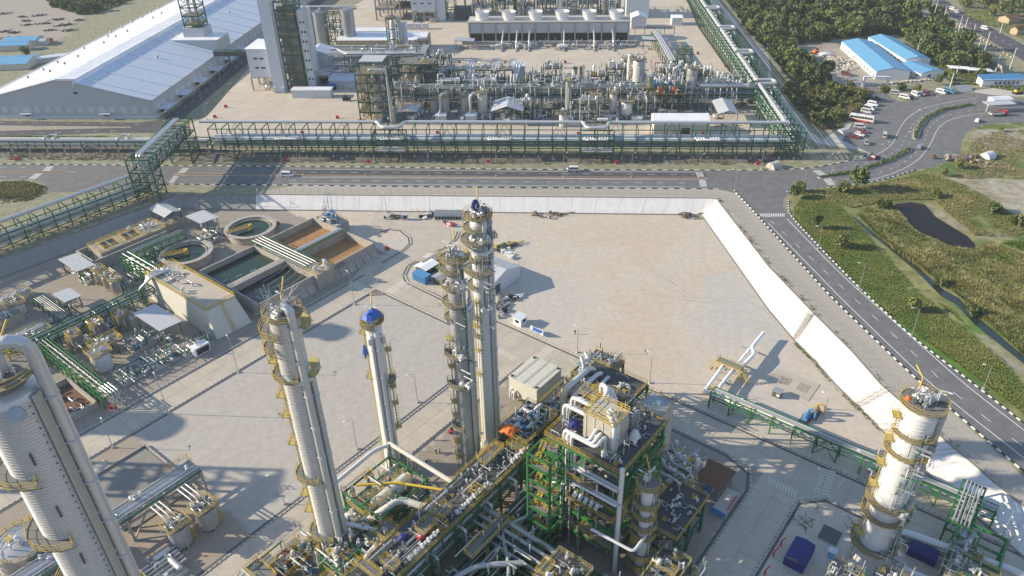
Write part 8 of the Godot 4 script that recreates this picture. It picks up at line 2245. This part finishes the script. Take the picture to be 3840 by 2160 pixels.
	rack(o,56,11,[3.4,5.8],7.0,0.45,BG,[8,6],0.2,0.36,0.0,["bare_steel","shadow_grey","dull_insulation","green_steel"])
	pbox(o,"grated_floor",V(28,1.2,5.5),V(56,0.2,12),M.dark_deck)  # dark sheet added as shade under the rack, pipe colours darkened too
	perches(o,10,4,54,5,8,1,12); maze(o,110,1,55,0.5,9.5,0,13,0.14)
	for q in [[16,7.6,0.6],[32,7.2,0.42]]: ppipe(o,"crossing_header",[V(q[0] - 8,q[1],13),V(q[0] - 3,q[1],11),V(q[0] + 4,q[1],3),V(q[0] + 10,q[1],5),V(q[0] + 16,q[1],12)],q[2],M.dull_insulation,12,2.4)
	deck(o,26,38,1.5,3.8,8.6,M.grating,Y)
	b_ladder(o,V(30,0,4.2),8)
	kit(o,37,1,55,0.5,10.5,6.2,TOPS,0.72)
	o = nt("cross_pipe_rack","shaded pipe rack with thick pipes running down to the bottom edge","pipe rack",84,-72)
	o.rotation.y = NY - PI/2
	rack(o,40,9,[3.6,6.2],8,0.45,G,[5,3],0.2,0.4,0.0,["bare_steel","dull_insulation","shadow_grey"])
	pbox(o,"grated_floor",V(20,1.2,4.5),V(40,0.2,10),M.dark_deck)  # dark sheet laid in as shade below these pipes
	perches(o,6,3,38,5,8.4,1,8); maze(o,80,0,40,0.5,10,0,9,0.14)
	for i in 3: ppipe(o,"thick_pipe",[V(-4,7.6,2 + i*2),V(14,7.6,2 + i*2),V(26,7.2,3 + i*2),V(27,2,3 + i*2)],0.6 - i*0.14,M.dull_insulation,12,1.8)
	kit(o,20,1,38,1,8,6.5,TOPS,0.72)
	o = nt("process_structure","dark shaded pump structure at the bottom edge below the cross rack","process structure",66,-56)
	frame(o,[0,8,16],[0,8],[5,9],0.45,G)
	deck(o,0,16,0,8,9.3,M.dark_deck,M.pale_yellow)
	kit(o,37,0.5,15.5,0.5,7.5,9.4,TOPS,0.79); kit(o,32,-4,20,-2,14,0.2,LOWS,0.94)
	maze(o,45,-2,15,0.4,9,-1,9,0.14); perches(o,4,0,13,3,10,0,8)
	o = nt("process_structure","dark shaded pump structure below the small ringed column","process structure",84,-40)
	frame(o,[0,6,12],[0,6],[4,8],0.4,G)
	deck(o,0,12,0,6,8.3,M.dark_deck,M.pale_yellow)
	kit(o,32,0.5,11.5,0.5,5.5,8.4,TOPS,0.79); kit(o,32,-3,16,-2,7,0.2,LOWS,0.86)
	maze(o,45,-2,15,0.4,9,-1,9,0.14); perches(o,4,0,13,3,10,0,8)
	o = nt("concrete_pipe_rack","concrete legged pipe rack behind the huge left column","pipe rack",-12,-140.5)
	rack(o,63,4.6,[5.4,7.2],9.0,0.6,M.concrete,[6,7],0.14,0.26,0.0,["white_steel","insulation","bare_steel"])
	pcyl(o,"green_pipe",V(0,7.0,5.1),V(63,7.0,5.1),0.2,G)
	kit(o,20,10,62,0.5,4,7.6,["valve","wrapped_fitting","pipe_hoop"],0.72)
	rail(o,[V(57,8.2,0),V(63,8.2,0),V(63,8.2,2)],Y,false,1.4,0.1)
	for q in [[39.2,-126.6,"grey upright tank under a yellow square platform, left one of two"],[45.6,-126.2,"grey upright tank under a yellow square platform, right one of two"]]:
		o = nt("day_tank",q[2],"tank",q[0],q[1])
		pcyl(o,"shell",V(0,0.6,0),V(0,5.8,0),2.3,M.dull_insulation)
		for k in 4: pbar(o,"leg",V(cos(k*PI/2)*2.2,0,sin(k*PI/2)*2.2),V(cos(k*PI/2)*2.2,2,sin(k*PI/2)*2.2),0.4,M.concrete)
		deck(o,-2.6,2.4,-2,2,6.4,M.grating,Y)
		kit(o,15,-2.2,2,-1.6,1.6,6.5,TOPS,0.58)
		b_ladder(o,V(2.5,0,0.6),7.4)
		for k in 3: ppipe(o,"feed_pipe",[V(-1 + k,6.4,-1.5),V(-1 + k,7.2,-3),V(-1 + k,6.6,-11)],0.16,M.white_steel,7,0.5)
	o = nt("storage_tank","broad dark steel tank behind the huge left column","tank",16.5,-147)
	b_tank(o,5.6,7.5)
	o = nt("storage_tank","second broad dark steel tank at the left edge","tank",2.0,-136)
	b_tank(o,6.0,8.5)
	o = nt("concrete_pad","empty grey concrete pad inside low bund walls behind the huge left column","pad",33,-165)
	pbox(o,"slab",V(8.3,0.12,15),V(16.4,0.24,22),M.dark_concrete)
	for e in [[V(0,0,3.5),V(17,0,3.5)],[V(17,0,3.5),V(17,0,27)]]: basin_wall(o,e[0],e[1],0.7,0.35)
	pbox(o,"pale_panel",V(4,0.16,1.4),V(8,0.2,3.6),M.slab)
	for s in [[24,-126,"pump group under the concrete legged pipe rack"],[10,-122,"pump group left of the grey upright tanks"],[30,-108,"pipework at the bottom edge beside the huge left column"],[-2,-118,"pipe manifold under the huge left column"]]:
		o = nt("pump_group",s[2],"pump group",s[0],s[1])
		pbox(o,"plinth",V(5,0.15,3),V(14,0.3,8),M.kerb)
		kit(o,32,-1,12,-1,7,0.3,LOWS,0.86)
		for i in 5: pcyl(o,"pipe",V(-2,1.4,i*1.2),V(13,1.4,i*1.2),0.25,M[PM[i]])
		rail(o,[V(0,1.6,0),V(5,1.6,0),V(5,1.6,4)],Y,false,1.3,0.1)
func perches(o: Node3D,n: int,x0: float,x1: float,y0: float,y1: float,z0: float,z1: float) -> void:
	for i in n:
		var p := V(rng.randf_range(x0,x1),rng.randf_range(y0,y1),rng.randf_range(z0,z1))
		var w := rng.randf_range(0.8,1.6)
		var l := rng.randf_range(1.0,3.2)
		if i % 2: deck(o,p.x - l,p.x + l,p.z - w,p.z + w,p.y,M.grating,M.yellow)
		else: deck(o,p.x - w,p.x + w,p.z - l,p.z + l,p.y,M.grating,M.yellow)
		if i % 3 == 0: b_ladder(o,V(p.x,p.y - 3.5,p.z + w),4.6)
		pbar(o,"post",p - V(0,3.5,0),p,0.22,M.bright_green)
func b_ladder(o: Node3D,p: Vector3,h: float) -> void:
	var b := MB.new()
	for s in [-0.35,0.35]: b.bar(p + V(s,0,0),p + V(s,h,0),0.1)
	for k in int(h/0.5): b.bar(p + V(-0.35,k*0.5,0),p + V(0.35,k*0.5,0),0.07)
	for k in int(h/1.2): b.arc(p + V(0,k*1.2,0),0.6,0,PI,0.1,0.1)
	part(o,"ladder",b,M.yellow)
func b_tank(o: Node3D,r: float,h: float) -> void:
	var b := MB.new()
	var p := []
	for i in 4: p.append_array([Vector2(r,i*h/4),Vector2(r,(i + 0.97)*h/4),Vector2(r*1.008,(i + 0.98)*h/4)])
	p.append_array([Vector2(r,h),Vector2(0.05,h + r*0.14)])
	b.lathe(p,32)
	part(o,"shell",b,M.bare_steel)
	rail(o,arc_pts(r,0,TAU,h),M.yellow,false,1.2,0.1)
	b_ladder(o,V(r + 0.3,0,0),h + 1)
	kit(o,6,-r*0.5,r*0.5,-r*0.5,r*0.5,h + 0.6)
func right_side() -> void:
	var G: Material = M.green_steel
	var BG: Material = M.bright_green
	var o := nt("border_pipe_rack","green legged pipe rack beside the road, ending at the stout white column","pipe rack",151.4,-55)
	o.rotation.y = NY - PI/2
	rack(o,66,2.6,[3.4,5.4],5.4,0.3,BG,[3,5],0.08,0.16,0.0,["dull_insulation","galvanised","green_steel","insulation"])
	ppipe(o,"white_line",[V(22,5.0,1.4),V(-1,3.6,1.4),V(-2.6,2.6,0),V(-3,2.6,-8),V(-3.4,2.6,-13),V(1,2.6,-16),V(1.4,2.6,-23),V(-0.5,2.6,-25),V(-0.6,2.6,-34)],0.55,M.lamp_white,12,1.4)
	ppipe(o,"white_line",[V(-0.6,2.6,-24),V(-0.2,2.6,-4),V(1,3.0,0.4),V(8,5.2,0.6)],0.5,M.lamp_white,12,1.4)
	for x in [-8.0,-18.0,-26.0]: pbox(o,"pipe_support",V(-1,1.1,x),V(5.5,0.3,0.4),M.galvanised)
	o = nt("stile_platform","yellow stair platform crossing the white pipes","stair platform",163,-60)
	deck(o,0,2.2,0,7,4.2,M.grating,M.pale_yellow)
	frame(o,[0,2.2],[0,7],[4.0],0.2,M.yellow,false)
	for z in [-2.4,7.0]:
		var b := MB.new()
		for k in 9: b.box(V(0.8,0.4 + k*0.45,z + (2.4 - k*0.27 if z > 0 else k*0.27)),V(1.4,0.08,0.3))
		part(o,"stair_flight",b,M.yellow)
	o = nt("stile_platform","short yellow steps over the white line beside the rack end","stair platform",152.5,-58.5)
	var b := MB.new()
	for k in 8: b.box(V(0.4,0.4 + k*0.45,k*0.35),V(1.2,0.08,0.35))
	for s in [-0.3,1.1]: b.bar(V(s,1.2,0),V(s,5,2.8),0.1)
	part(o,"stair_flight",b,M.yellow)
	o = nt("cross_border_rack","green pipe rack under the lining at the far right","pipe rack",138.5,3.4)
	rack(o,14,4.4,[5,7.6],4.6,0.36,BG,[4,5],0.14,0.2,0.0,["dull_insulation","galvanised"])
	o = nt("open_frame","bright green open frame at the right edge of the view","steel frame",131,5.4)
	frame(o,[0,4.5,9.4],[0,4,8.6],[7.4],0.5,BG,false)
	pipes_x(o,-2,10,0.6,3.6,5.0,2,0.8,0.9,["dull_insulation"])
	deck(o,-2,0,2,9,7.0,M.grating,M.yellow)
	o = nt("valve_manifold","grey valve manifold with a red box at the end of the green legged rack","valve manifold",148.5,-12)
	kit(o,12,-2,4,-2,4,0.2,LOWS,1.0)
	for i in 3: pcyl(o,"pipe",V(-2,0.9,i*0.9),V(7,0.9,i*0.9),0.22,M.dull_insulation)
	pbox(o,"red_box",V(0,1.6,-1),V(0.8,0.8,0.6),M.red)
	for q in [[162.7,-31.9,"orange pump set on the paving under the right lining","ochre"],[159.3,-33.0,"blue pump set beside the orange pump set","blue_box"]]:
		o = nt("pump_set",q[2],"pump",q[0],q[1])
		pbox(o,"skid",V(0,0.25,0),V(3.6,0.5,2.4),M.scrap)
		pcyl(o,"motor",V(-1.4,1.2,0),V(0.4,1.2,0),0.7,M[q[3]]); pcyl(o,"casing",V(0.6,1.1,0),V(1.3,1.1,0),0.9,M[q[3]])
		ppipe(o,"pipe",[V(1.0,1.2,0),V(1.0,3.2,0),V(1.0,3.2,1.8),V(1.0,0.6,1.8)],0.3,M[q[3]],8,0.6)
	o = nt("relay_cabin","small dark cabin casting a shadow on the paving","cabin",164,-42.5)
	pbox(o,"wall",V(0,0.9,0),V(1.8,1.8,2.2),M.shadow_grey); pbox(o,"roof",V(0,1.9,0),V(2.1,0.2,2.5),M.galvanised); pbox(o,"vent",V(-0.92,0.9,0.5),V(0.05,0.7,0.8),M.lamp_white)
	o = nt("foundation_pad","pale square foundation pads near the right lining","pad",167,-47)
	for q in [[0,0,9,12],[2.5,2.5,3.6,2.8],[2.5,7.5,3.6,2.8]]: pbox(o,"slab",V(q[0] + q[2]/2,0.06 + q[0]*0.02,q[1] + q[3]/2),V(q[2],0.1,q[3]),M.slab if q[0] == 0 else M.gravel)
	for q in [["lining_stair",V(77,2,-263.1)],["lining_stair",V(83.5,0.4,-178.5)]]: pass
	var st := [[V(-74.3,0,-271.8),V(-73.9,4,-279.3),"pale stair up the far lining above the clarifiers"],[V(83.2,0,-178.4),V(90.1,4,-186.5),"thin stair up the right lining at its bend"],[V(90.3,0,-149.3),V(98,4,-151.2),"brownish stair up the right lining above the orange pump"]]
	for s in st:
		o = thing("lining_stair",s[2],"stair")
		var d: Vector3 = (s[1] - s[0]).cross(Vector3.UP).normalized()*0.7
		b = MB.new()
		for k in 22: b.bar(s[0].lerp(s[1],k/22.0) - d + V(0,0.12,0),s[0].lerp(s[1],k/22.0) + d + V(0,0.12,0),0.3,0.18)
		part(o,"tread",b,M.kerb)
		rail(o,[s[0] + d,s[1] + d],M.galvanised); rail(o,[s[0] - d,s[1] - d],M.galvanised)
	fence("wire fence along the rim of the right lining",[V(83.3,4,-264.5),V(87.1,4,-215.5),V(91.6,4,-187.5),V(95.9,4,-167.2),V(97.8,4,-153.6),V(104,4,-132.8),V(108.7,4,-118.2),V(110.9,4,-111.3)],2.2)
	fence("wire fence along the top of the far lining",[V(-103.6,4,-281.8),V(-51.1,4,-278),V(48.3,4,-272.2),V(82.1,4,-268.1)],2.2)
	o = nt("sun_shelter","blue fabric shelter on the kerbed block at the lower right","tent",113.4,-20.7)
	for x in [0.2,6.0]:
		for z in [0.2,3.6]: pbar(o,"pole",V(x,0,z),V(x,2.8,z),0.1,M.galvanised)
	b = MB.new()
	b.quad(V(-0.2,2.7,-0.2),V(6.4,2.7,-0.2),V(6.2,3.3,1.9),V(0,3.2,1.9)); b.quad(V(0,3.2,1.9),V(6.2,3.3,1.9),V(6.4,2.7,4.0),V(-0.2,2.6,4.0))
	part(o,"canvas",b,M.dark_blue)
	b = MB.new(); b.quad(V(-0.2,2.6,-0.2),V(-0.2,2.6,4.0),V(-0.2,0.2,4.0),V(-0.2,0.2,-0.2)); b.quad(V(-0.2,2.65,4.0),V(6.4,2.7,4.0),V(6.4,0.4,4.0),V(-0.2,0.4,4.0))
	part(o,"side_curtain",b,M.dark_blue)
	o = nt("steel_cover","dark steel cover plate on the kerbed block","cover plate",124.4,-17.6)
	pbox(o,"plate",V(2.2,0.1,2),V(4.4,0.2,4.0),M.shadow_grey); pbox(o,"rim",V(2.2,0.1,2),V(4.8,0.12,4.4),M.kerb)
	o = nt("switch_cabinet","pale blue cabinet beside the dark cover plate","cabinet",121.3,-13.5)
	pbox(o,"body",V(0,1,0),V(1.4,2,1.4),M.blue_roof); pbox(o,"cap",V(0,2.06,0),V(1.7,0.12,1.7),M.clad_band)
	o = nt("container_pair","teal green topped crate in the shade beside the thick pipe","crate",133,1.4)
	pbox(o,"body",V(0,1,0),V(3.2,2,5.5),M.dark_blue); pbox(o,"lid",V(1.8,0.6,-1),V(2.6,1.1,6),M.green_steel)
	for q in [[117.5,-23.0,"red fire monitor on the kerbed block, upper one"],[114,-23.2,"red fire monitor on the kerbed block, lower one"],[108.6,-22.8,"red fire monitor near the bottom edge"]]:
		o = nt("fire_monitor",q[2],"hydrant",q[0],q[1])
		pcyl(o,"stand",V(0,0,0),V(0,1.2,0),0.2,M.red); ppipe(o,"nozzle",[V(0,1.1,0),V(0,1.6,0),V(1.2,1.9,0.4)],0.16,M.red,7,0.2)
	for q in [[124,-24,"left pipe stub group on the kerbed block"],[129,-14,"right pipe stub group on the kerbed block"]]:
		o = nt("pipe_stubs",q[2],"pipe stubs",q[0],q[1])
		for i in 12: pcyl(o,"stub",V(rng.randf()*5,0,rng.randf()*5),V(rng.randf()*5,0.9,rng.randf()*5) if false else V(i*0.45,0.4 + i % 4*0.2,(i*7) % 5),0.06,M.rust)
	for q in [[104,-12,8,"dark pipe skid at the bottom edge below the blue shelter"],[110,-4,6,"crowded pipe skid at the foot of the stout white column"],[124,6,7,"galvanised pipe skid at the bottom right corner"],[116,12,7,"dark equipment skid at the lower right corner"]]:
		o = nt("pipe_skid",q[3],"pipe skid",q[0],q[1])
		frame(o,[0,5,10],[0,5],[q[2]*0.5,q[2]],0.3,M.galvanised)
		deck(o,0,10,0,5,q[2] + 0.2,M.grating,M.pale_yellow)
		maze(o,44,-1,11,0.4,q[2] + 2,-1,6,0.12); kit(o,22,0,10,0,5,q[2] + 0.3,TOPS,0.7); kit(o,16,-1,11,-1,6,0.2,LOWS,1.1)
	camp()
func fence(label: String,pts: Array,h: float) -> void:
	var o := thing("wire_fence",label,"fence")
	var w := MB.new()
	for i in pts.size() - 1:
		var n := int(pts[i].distance_to(pts[i + 1])/3.2)
		for k in n: pbar(o,"post",pts[i].lerp(pts[i + 1],float(k)/n),pts[i].lerp(pts[i + 1],float(k)/n) + V(0,h,0),0.09,M.galvanised)
		for y in [0.4,0.9,1.4,1.9]: w.bar(pts[i] + V(0,y,0),pts[i + 1] + V(0,y,0),0.025)
	part(o,"wires",w,M.galvanised)
func camp() -> void:
	var defs := [[V(202.1,4,-408.2),V(219.9,4,-406.8),V(204,4,-471.2),4.4,1.7,"longest blue roofed shed of the camp beside the rubble yard"],[V(228.2,4,-429.8),V(242.1,4,-429.9),V(232.7,4,-480.9),4.0,1.5,"second blue roofed shed behind the longest one"],[V(226,4,-406.3),V(240.3,4,-410),V(229.3,4,-425.8),3.2,0.9,"short blue roofed shed in front of the second one"]]
	for d in defs:
		var x: Vector3 = d[1] - d[0]
		var z: Vector3 = d[2] - d[0]
		var lz := z.length()
		var turn := atan2(-x.z,x.x)
		var o := shed("camp_shed",d[5],"shed",d[0] + V(0,0,0),turn + 0.0,x.length(),-lz,d[3],d[4],M.lamp_white,M.blue_roof,false)
		for i in int(lz/5): pbox(o,"window",V(-0.05,1.7,-3 - i*5.0),V(0.08,1.0,1.6),M.shadow_grey)
		pbox(o,"door",V(x.length()*0.4,1.1,0.06),V(1.2,2.2,0.1),M.shadow_grey)
		pbox(o,"door",V(x.length()*0.33,1.5,0.06),V(1.0,1.2,0.1),M.blue_box)
	var yard := [V(181.7,4,-477.8),V(209,4,-486.3),V(201.7,4,-408.3),V(237.9,4,-407.8),V(240.3,4,-405.2),V(199.8,4,-393.4),V(184.7,4,-394.6),V(169.1,4,-410.9),V(175.3,4,-420.1)]
	sheet("camp_yard",yard,HE + 0.02,M.gravel)
	var o := thing("rubble_heap","broad heap of pale broken concrete in the camp yard","rubble heap",V(185.5,4,-440))
	for k in 3:
		var b := MB.new()
		for i in 260:
			var a := rng.randf()*TAU
			var r := sqrt(rng.randf())
			b.box(V(cos(a)*r*17 + r*3,rng.randf()*1.6*(1.1 - r),sin(a)*r*15),V(rng.randf_range(0.5,1.8),rng.randf_range(0.3,0.8),rng.randf_range(0.5,1.6)),Basis(Vector3(rng.randfn(),2,rng.randfn()).normalized(),rng.randf()*TAU))
		part(o,"broken_slabs",b,[M.kerb,M.gravel,M.faded_paint][k])
	o = thing("excavator","small orange excavator on top of the rubble heap","excavator",V(187.9,4,-460.7),0.5)
	pbox(o,"tracks",V(0,0.5,0),V(3.6,0.9,2.6),M.tyre); pbox(o,"body",V(-0.3,1.6,0),V(2.8,1.4,2.2),M.orange); pbox(o,"cab",V(0.5,2.7,0.5),V(1.2,1.4,1.1),M.glass)
	ppipe(o,"boom",[V(0.8,1.8,-0.3),V(3.2,4.6,-0.3),V(5.4,2.2,-0.3)],0.22,M.orange,6,0.6)
	tarp("white sheet on the rubble heap beside the excavator",V(191.2,5,-455.4),0.2,V(8,1.2,4),M.lamp_white)
	o = thing("camp_gate","white portal gate with a long sign beam at the camp entrance","gate",V(190.7,4,-396.4),-0.08)
	for x in [0.0,12.4]: pbox(o,"pillar",V(x,2.6,0),V(1.2,5.2,1.2),M.lamp_white)
	pbox(o,"beam",V(6.2,5.4,0),V(13.6,0.5,1.2),M.white_roof)
	for x in [-7.0]: pbox(o,"sign_wall",V(-4.0,1.3,0),V(7.6,2.6,0.5),M.lamp_white)
	for i in 6: pbar(o,"gate_bar",V(1.2 + i*1.9,0.2,0),V(1.2 + i*1.9,2.2,0),0.1,M.lamp_white)
	pbar(o,"gate_rail",V(0.8,2.2,0),V(11.8,2.2,0),0.1,M.lamp_white)
	o = thing("stone_wall","low wall of pale stones along the front of the camp","wall",Vector3.ZERO)
	var a: Vector3 = V(202.4,4,-398.9)
	var e: Vector3 = V(232,4,-404.7)
	for i in 46:
		var p := a.lerp(e,i/46.0)
		put(o,"stone",ubox,M[["kerb","gravel","faded_paint"][i % 3]],Transform3D(Basis(Vector3(rng.randfn(),3,rng.randfn()).normalized(),rng.randf()).scaled(V(rng.randf_range(0.8,1.5),rng.randf_range(0.7,1.2),rng.randf_range(0.7,1.3))),p + V(0,0.4,rng.randfn()*0.5)))
	shed("guard_booth","white guard booth with a pale green roof beside the curving road","booth",V(241.2,4,-367),0.06,9.5,5.0,3.0,0.3,M.lamp_white,M.clad_band)
	o = thing("booth_roof","wide flat pale green roof over the guard booth","roof",V(233.8,7.5,-357.2),0.06)
	pbox(o,"slab",V(6.2,0.3,2.0),V(14,0.3,5.6),M.silver_roof)
	for x in [0.0,12.4]: pbar(o,"post",V(x,-3.5,3),V(x,0.2,3),0.25,M.lamp_white)
	o = thing("long_guard_house","long white house with a bright blue roof near the right edge","building",V(251.8,4,-391.6),-0.02)
	pbox(o,"wall",V(11,1.9,-3),V(22,3.8,6),M.lamp_white)
	for i in 6: pbox(o,"window",V(7 + i*2.3,2.0,0.05),V(1.2,1.3,0.1),M.shadow_grey)
	var b := MB.new(); b.quad(V(-0.6,3.6,0.8),V(22.6,3.6,0.8),V(22.6,4.9,-6.4),V(-0.6,4.9,-6.4)); b.quad(V(-0.6,3.45,0.8),V(-0.6,4.75,-6.4),V(22.6,4.75,-6.4),V(22.6,3.45,0.8))
	part(o,"roof",b,M.blue_roof_deep)
	canopy("pale flat carport behind the small blue shed, left bay",V(246.9,4,-419.3),-0.1,11,5,2.8,false,M.white_roof,M.galvanised,0)
	canopy("pale flat carport behind the small blue shed, right bay",V(254.4,4,-414.9),-0.1,13,5,2.8,false,M.white_roof,M.galvanised,0)
	o = thing("metal_ramp","grey metal ramp between the teal truck and the long house","ramp",V(235.7,4,-383),0.15)
	b = MB.new(); b.quad(V(0,0.2,0),V(8,0.2,0),V(9,2.0,-6),V(1,2.0,-6)); b.quad(V(0,0.1,0),V(1,1.9,-6),V(9,1.9,-6),V(8,0.1,0))
	part(o,"plate",b,M.galvanised)
	for q in [[1,-6],[9,-6]]: pbar(o,"leg",V(q[0],0,q[1]),V(q[0],1.9,q[1]),0.2,M.galvanised)
	o = thing("bulldozer","yellow bulldozer on the pale lot near the right edge","bulldozer",V(263.6,4,-379.2),0.2)
	pbox(o,"tracks",V(0,0.6,0),V(4,1.1,2.6),M.tyre); pbox(o,"body",V(0,1.6,0),V(3.4,1.2,1.8),M.yellow); pbox(o,"cab",V(-0.6,2.8,0),V(1.4,1.4,1.5),M.glass); pbox(o,"blade",V(2.6,0.8,0),V(0.3,1.4,3.4),M.yellow)
	sheet("bulldozer_lot",[V(241.8,4,-384.7),V(256.7,4,-389),V(274.1,4,-391),V(297.4,4,-387),V(287,4,-370.7),V(264.7,4,-374.9),V(250.6,4,-378)],HE + 0.018,M.kerb)
	for q in [[V(154,4,-329.2),"pale domed tent on the apron beside the parked vans",4.0,"kerb"],[V(111.7,4,-293.9),"pale half cylinder hut on the rock bank at the right end",4.6,"kerb"],[V(204.5,4,-298.8),"grey tarped hut on the bare lot",4.8,"clad_band"]]:
		o = thing("arched_hut",q[1],"hut",q[0],0.5)
		b = MB.new()
		for k in 10:
			var t0 := PI*k/10
			var t1 := PI*(k + 1)/10
			b.quad(V(-q[2]/2,sin(t0)*2.6,cos(t0)*2.4),V(-q[2]/2,sin(t1)*2.6,cos(t1)*2.4),V(q[2]/2,sin(t1)*2.6,cos(t1)*2.4),V(q[2]/2,sin(t0)*2.6,cos(t0)*2.4))
			for s in [-1,1]: b.tri(V(s*q[2]/2,0,0),V(s*q[2]/2,sin(t0)*2.6,cos(t0)*2.4),V(s*q[2]/2,sin(t1)*2.6,cos(t1)*2.4))
		part(o,"shell",b,M[q[3]])
		pbox(o,"doorway",V(q[2]/2 + 0.03,0.9,0),V(0.08,1.8,1.6),M.dark)
	o = thing("stone_pile","brown stone pile with a tree on the bend of the dirt track","stone pile",V(192.3,4,-296.7))
	for i in 40: put(o,"stone",ubox,M[["rust","gravel","scrap"][i % 3]],Transform3D(Basis(Vector3(rng.randfn(),1,rng.randfn()).normalized(),rng.randf()*3).scaled(V(rng.randf_range(0.8,1.8),rng.randf_range(0.7,1.4),rng.randf_range(0.8,1.6))),V(rng.randfn()*3.4,0.5 + rng.randf()*0.5,rng.randfn()*2.2)))
	var runs := [[V(294.5,4,-594.5),V(293.1,4,-551.6),"upper concrete panel wall between the wood and the highway"],[V(289.6,4,-540.1),V(288.4,4,-519.6),"second concrete panel wall below the tall utility pole"],[V(283.9,4,-484.2),V(284,4,-476.2),"short concrete wall piece behind the olive trees"],[V(280.1,4,-458.4),V(275.9,4,-414.4),"lower concrete panel wall near the right edge"]]
	for r in runs:
		o = thing("concrete_wall",r[2],"wall")
		var n := int(r[0].distance_to(r[1])/5.0)
		for i in n:
			var p: Vector3 = r[0].lerp(r[1],(i + 0.03)/n)
			var q: Vector3 = r[0].lerp(r[1],(i + 0.97)/n)
			pbar(o,"panel",p + V(0,1.5,0),q + V(0,1.5,0),0.25,M.concrete,3.0)
	for q in [[V(334.9,4,-526),"brown roofed house under the trees beyond the highway",11,8,"rust"],[V(325.4,4,-495.1),"orange brown roofed shelter beyond the highway",14,5,"rust"],[V(297.1,4,-430.6),"pink walled house corner at the right edge",10,10,"orange"]]: shed("roadside_house",q[1],"house",q[0],0.4,q[2],q[3],3.4,1.6,M.tan_wall,M[q[4]])
	o = thing("highway_divider","orange and white divider blocks along the highway","divider")
	var p0: Vector3 = V(306.6,4,-534.5)
	var p1: Vector3 = V(296.4,4,-441.4)
	for i in 40: pbar(o,"block",p0.lerp(p1,(i + 0.05)/40) + V(0,0.45,0),p0.lerp(p1,(i + 0.85)/40) + V(0,0.45,0),0.5,M.kerb if i % 2 else M.rust,0.7)
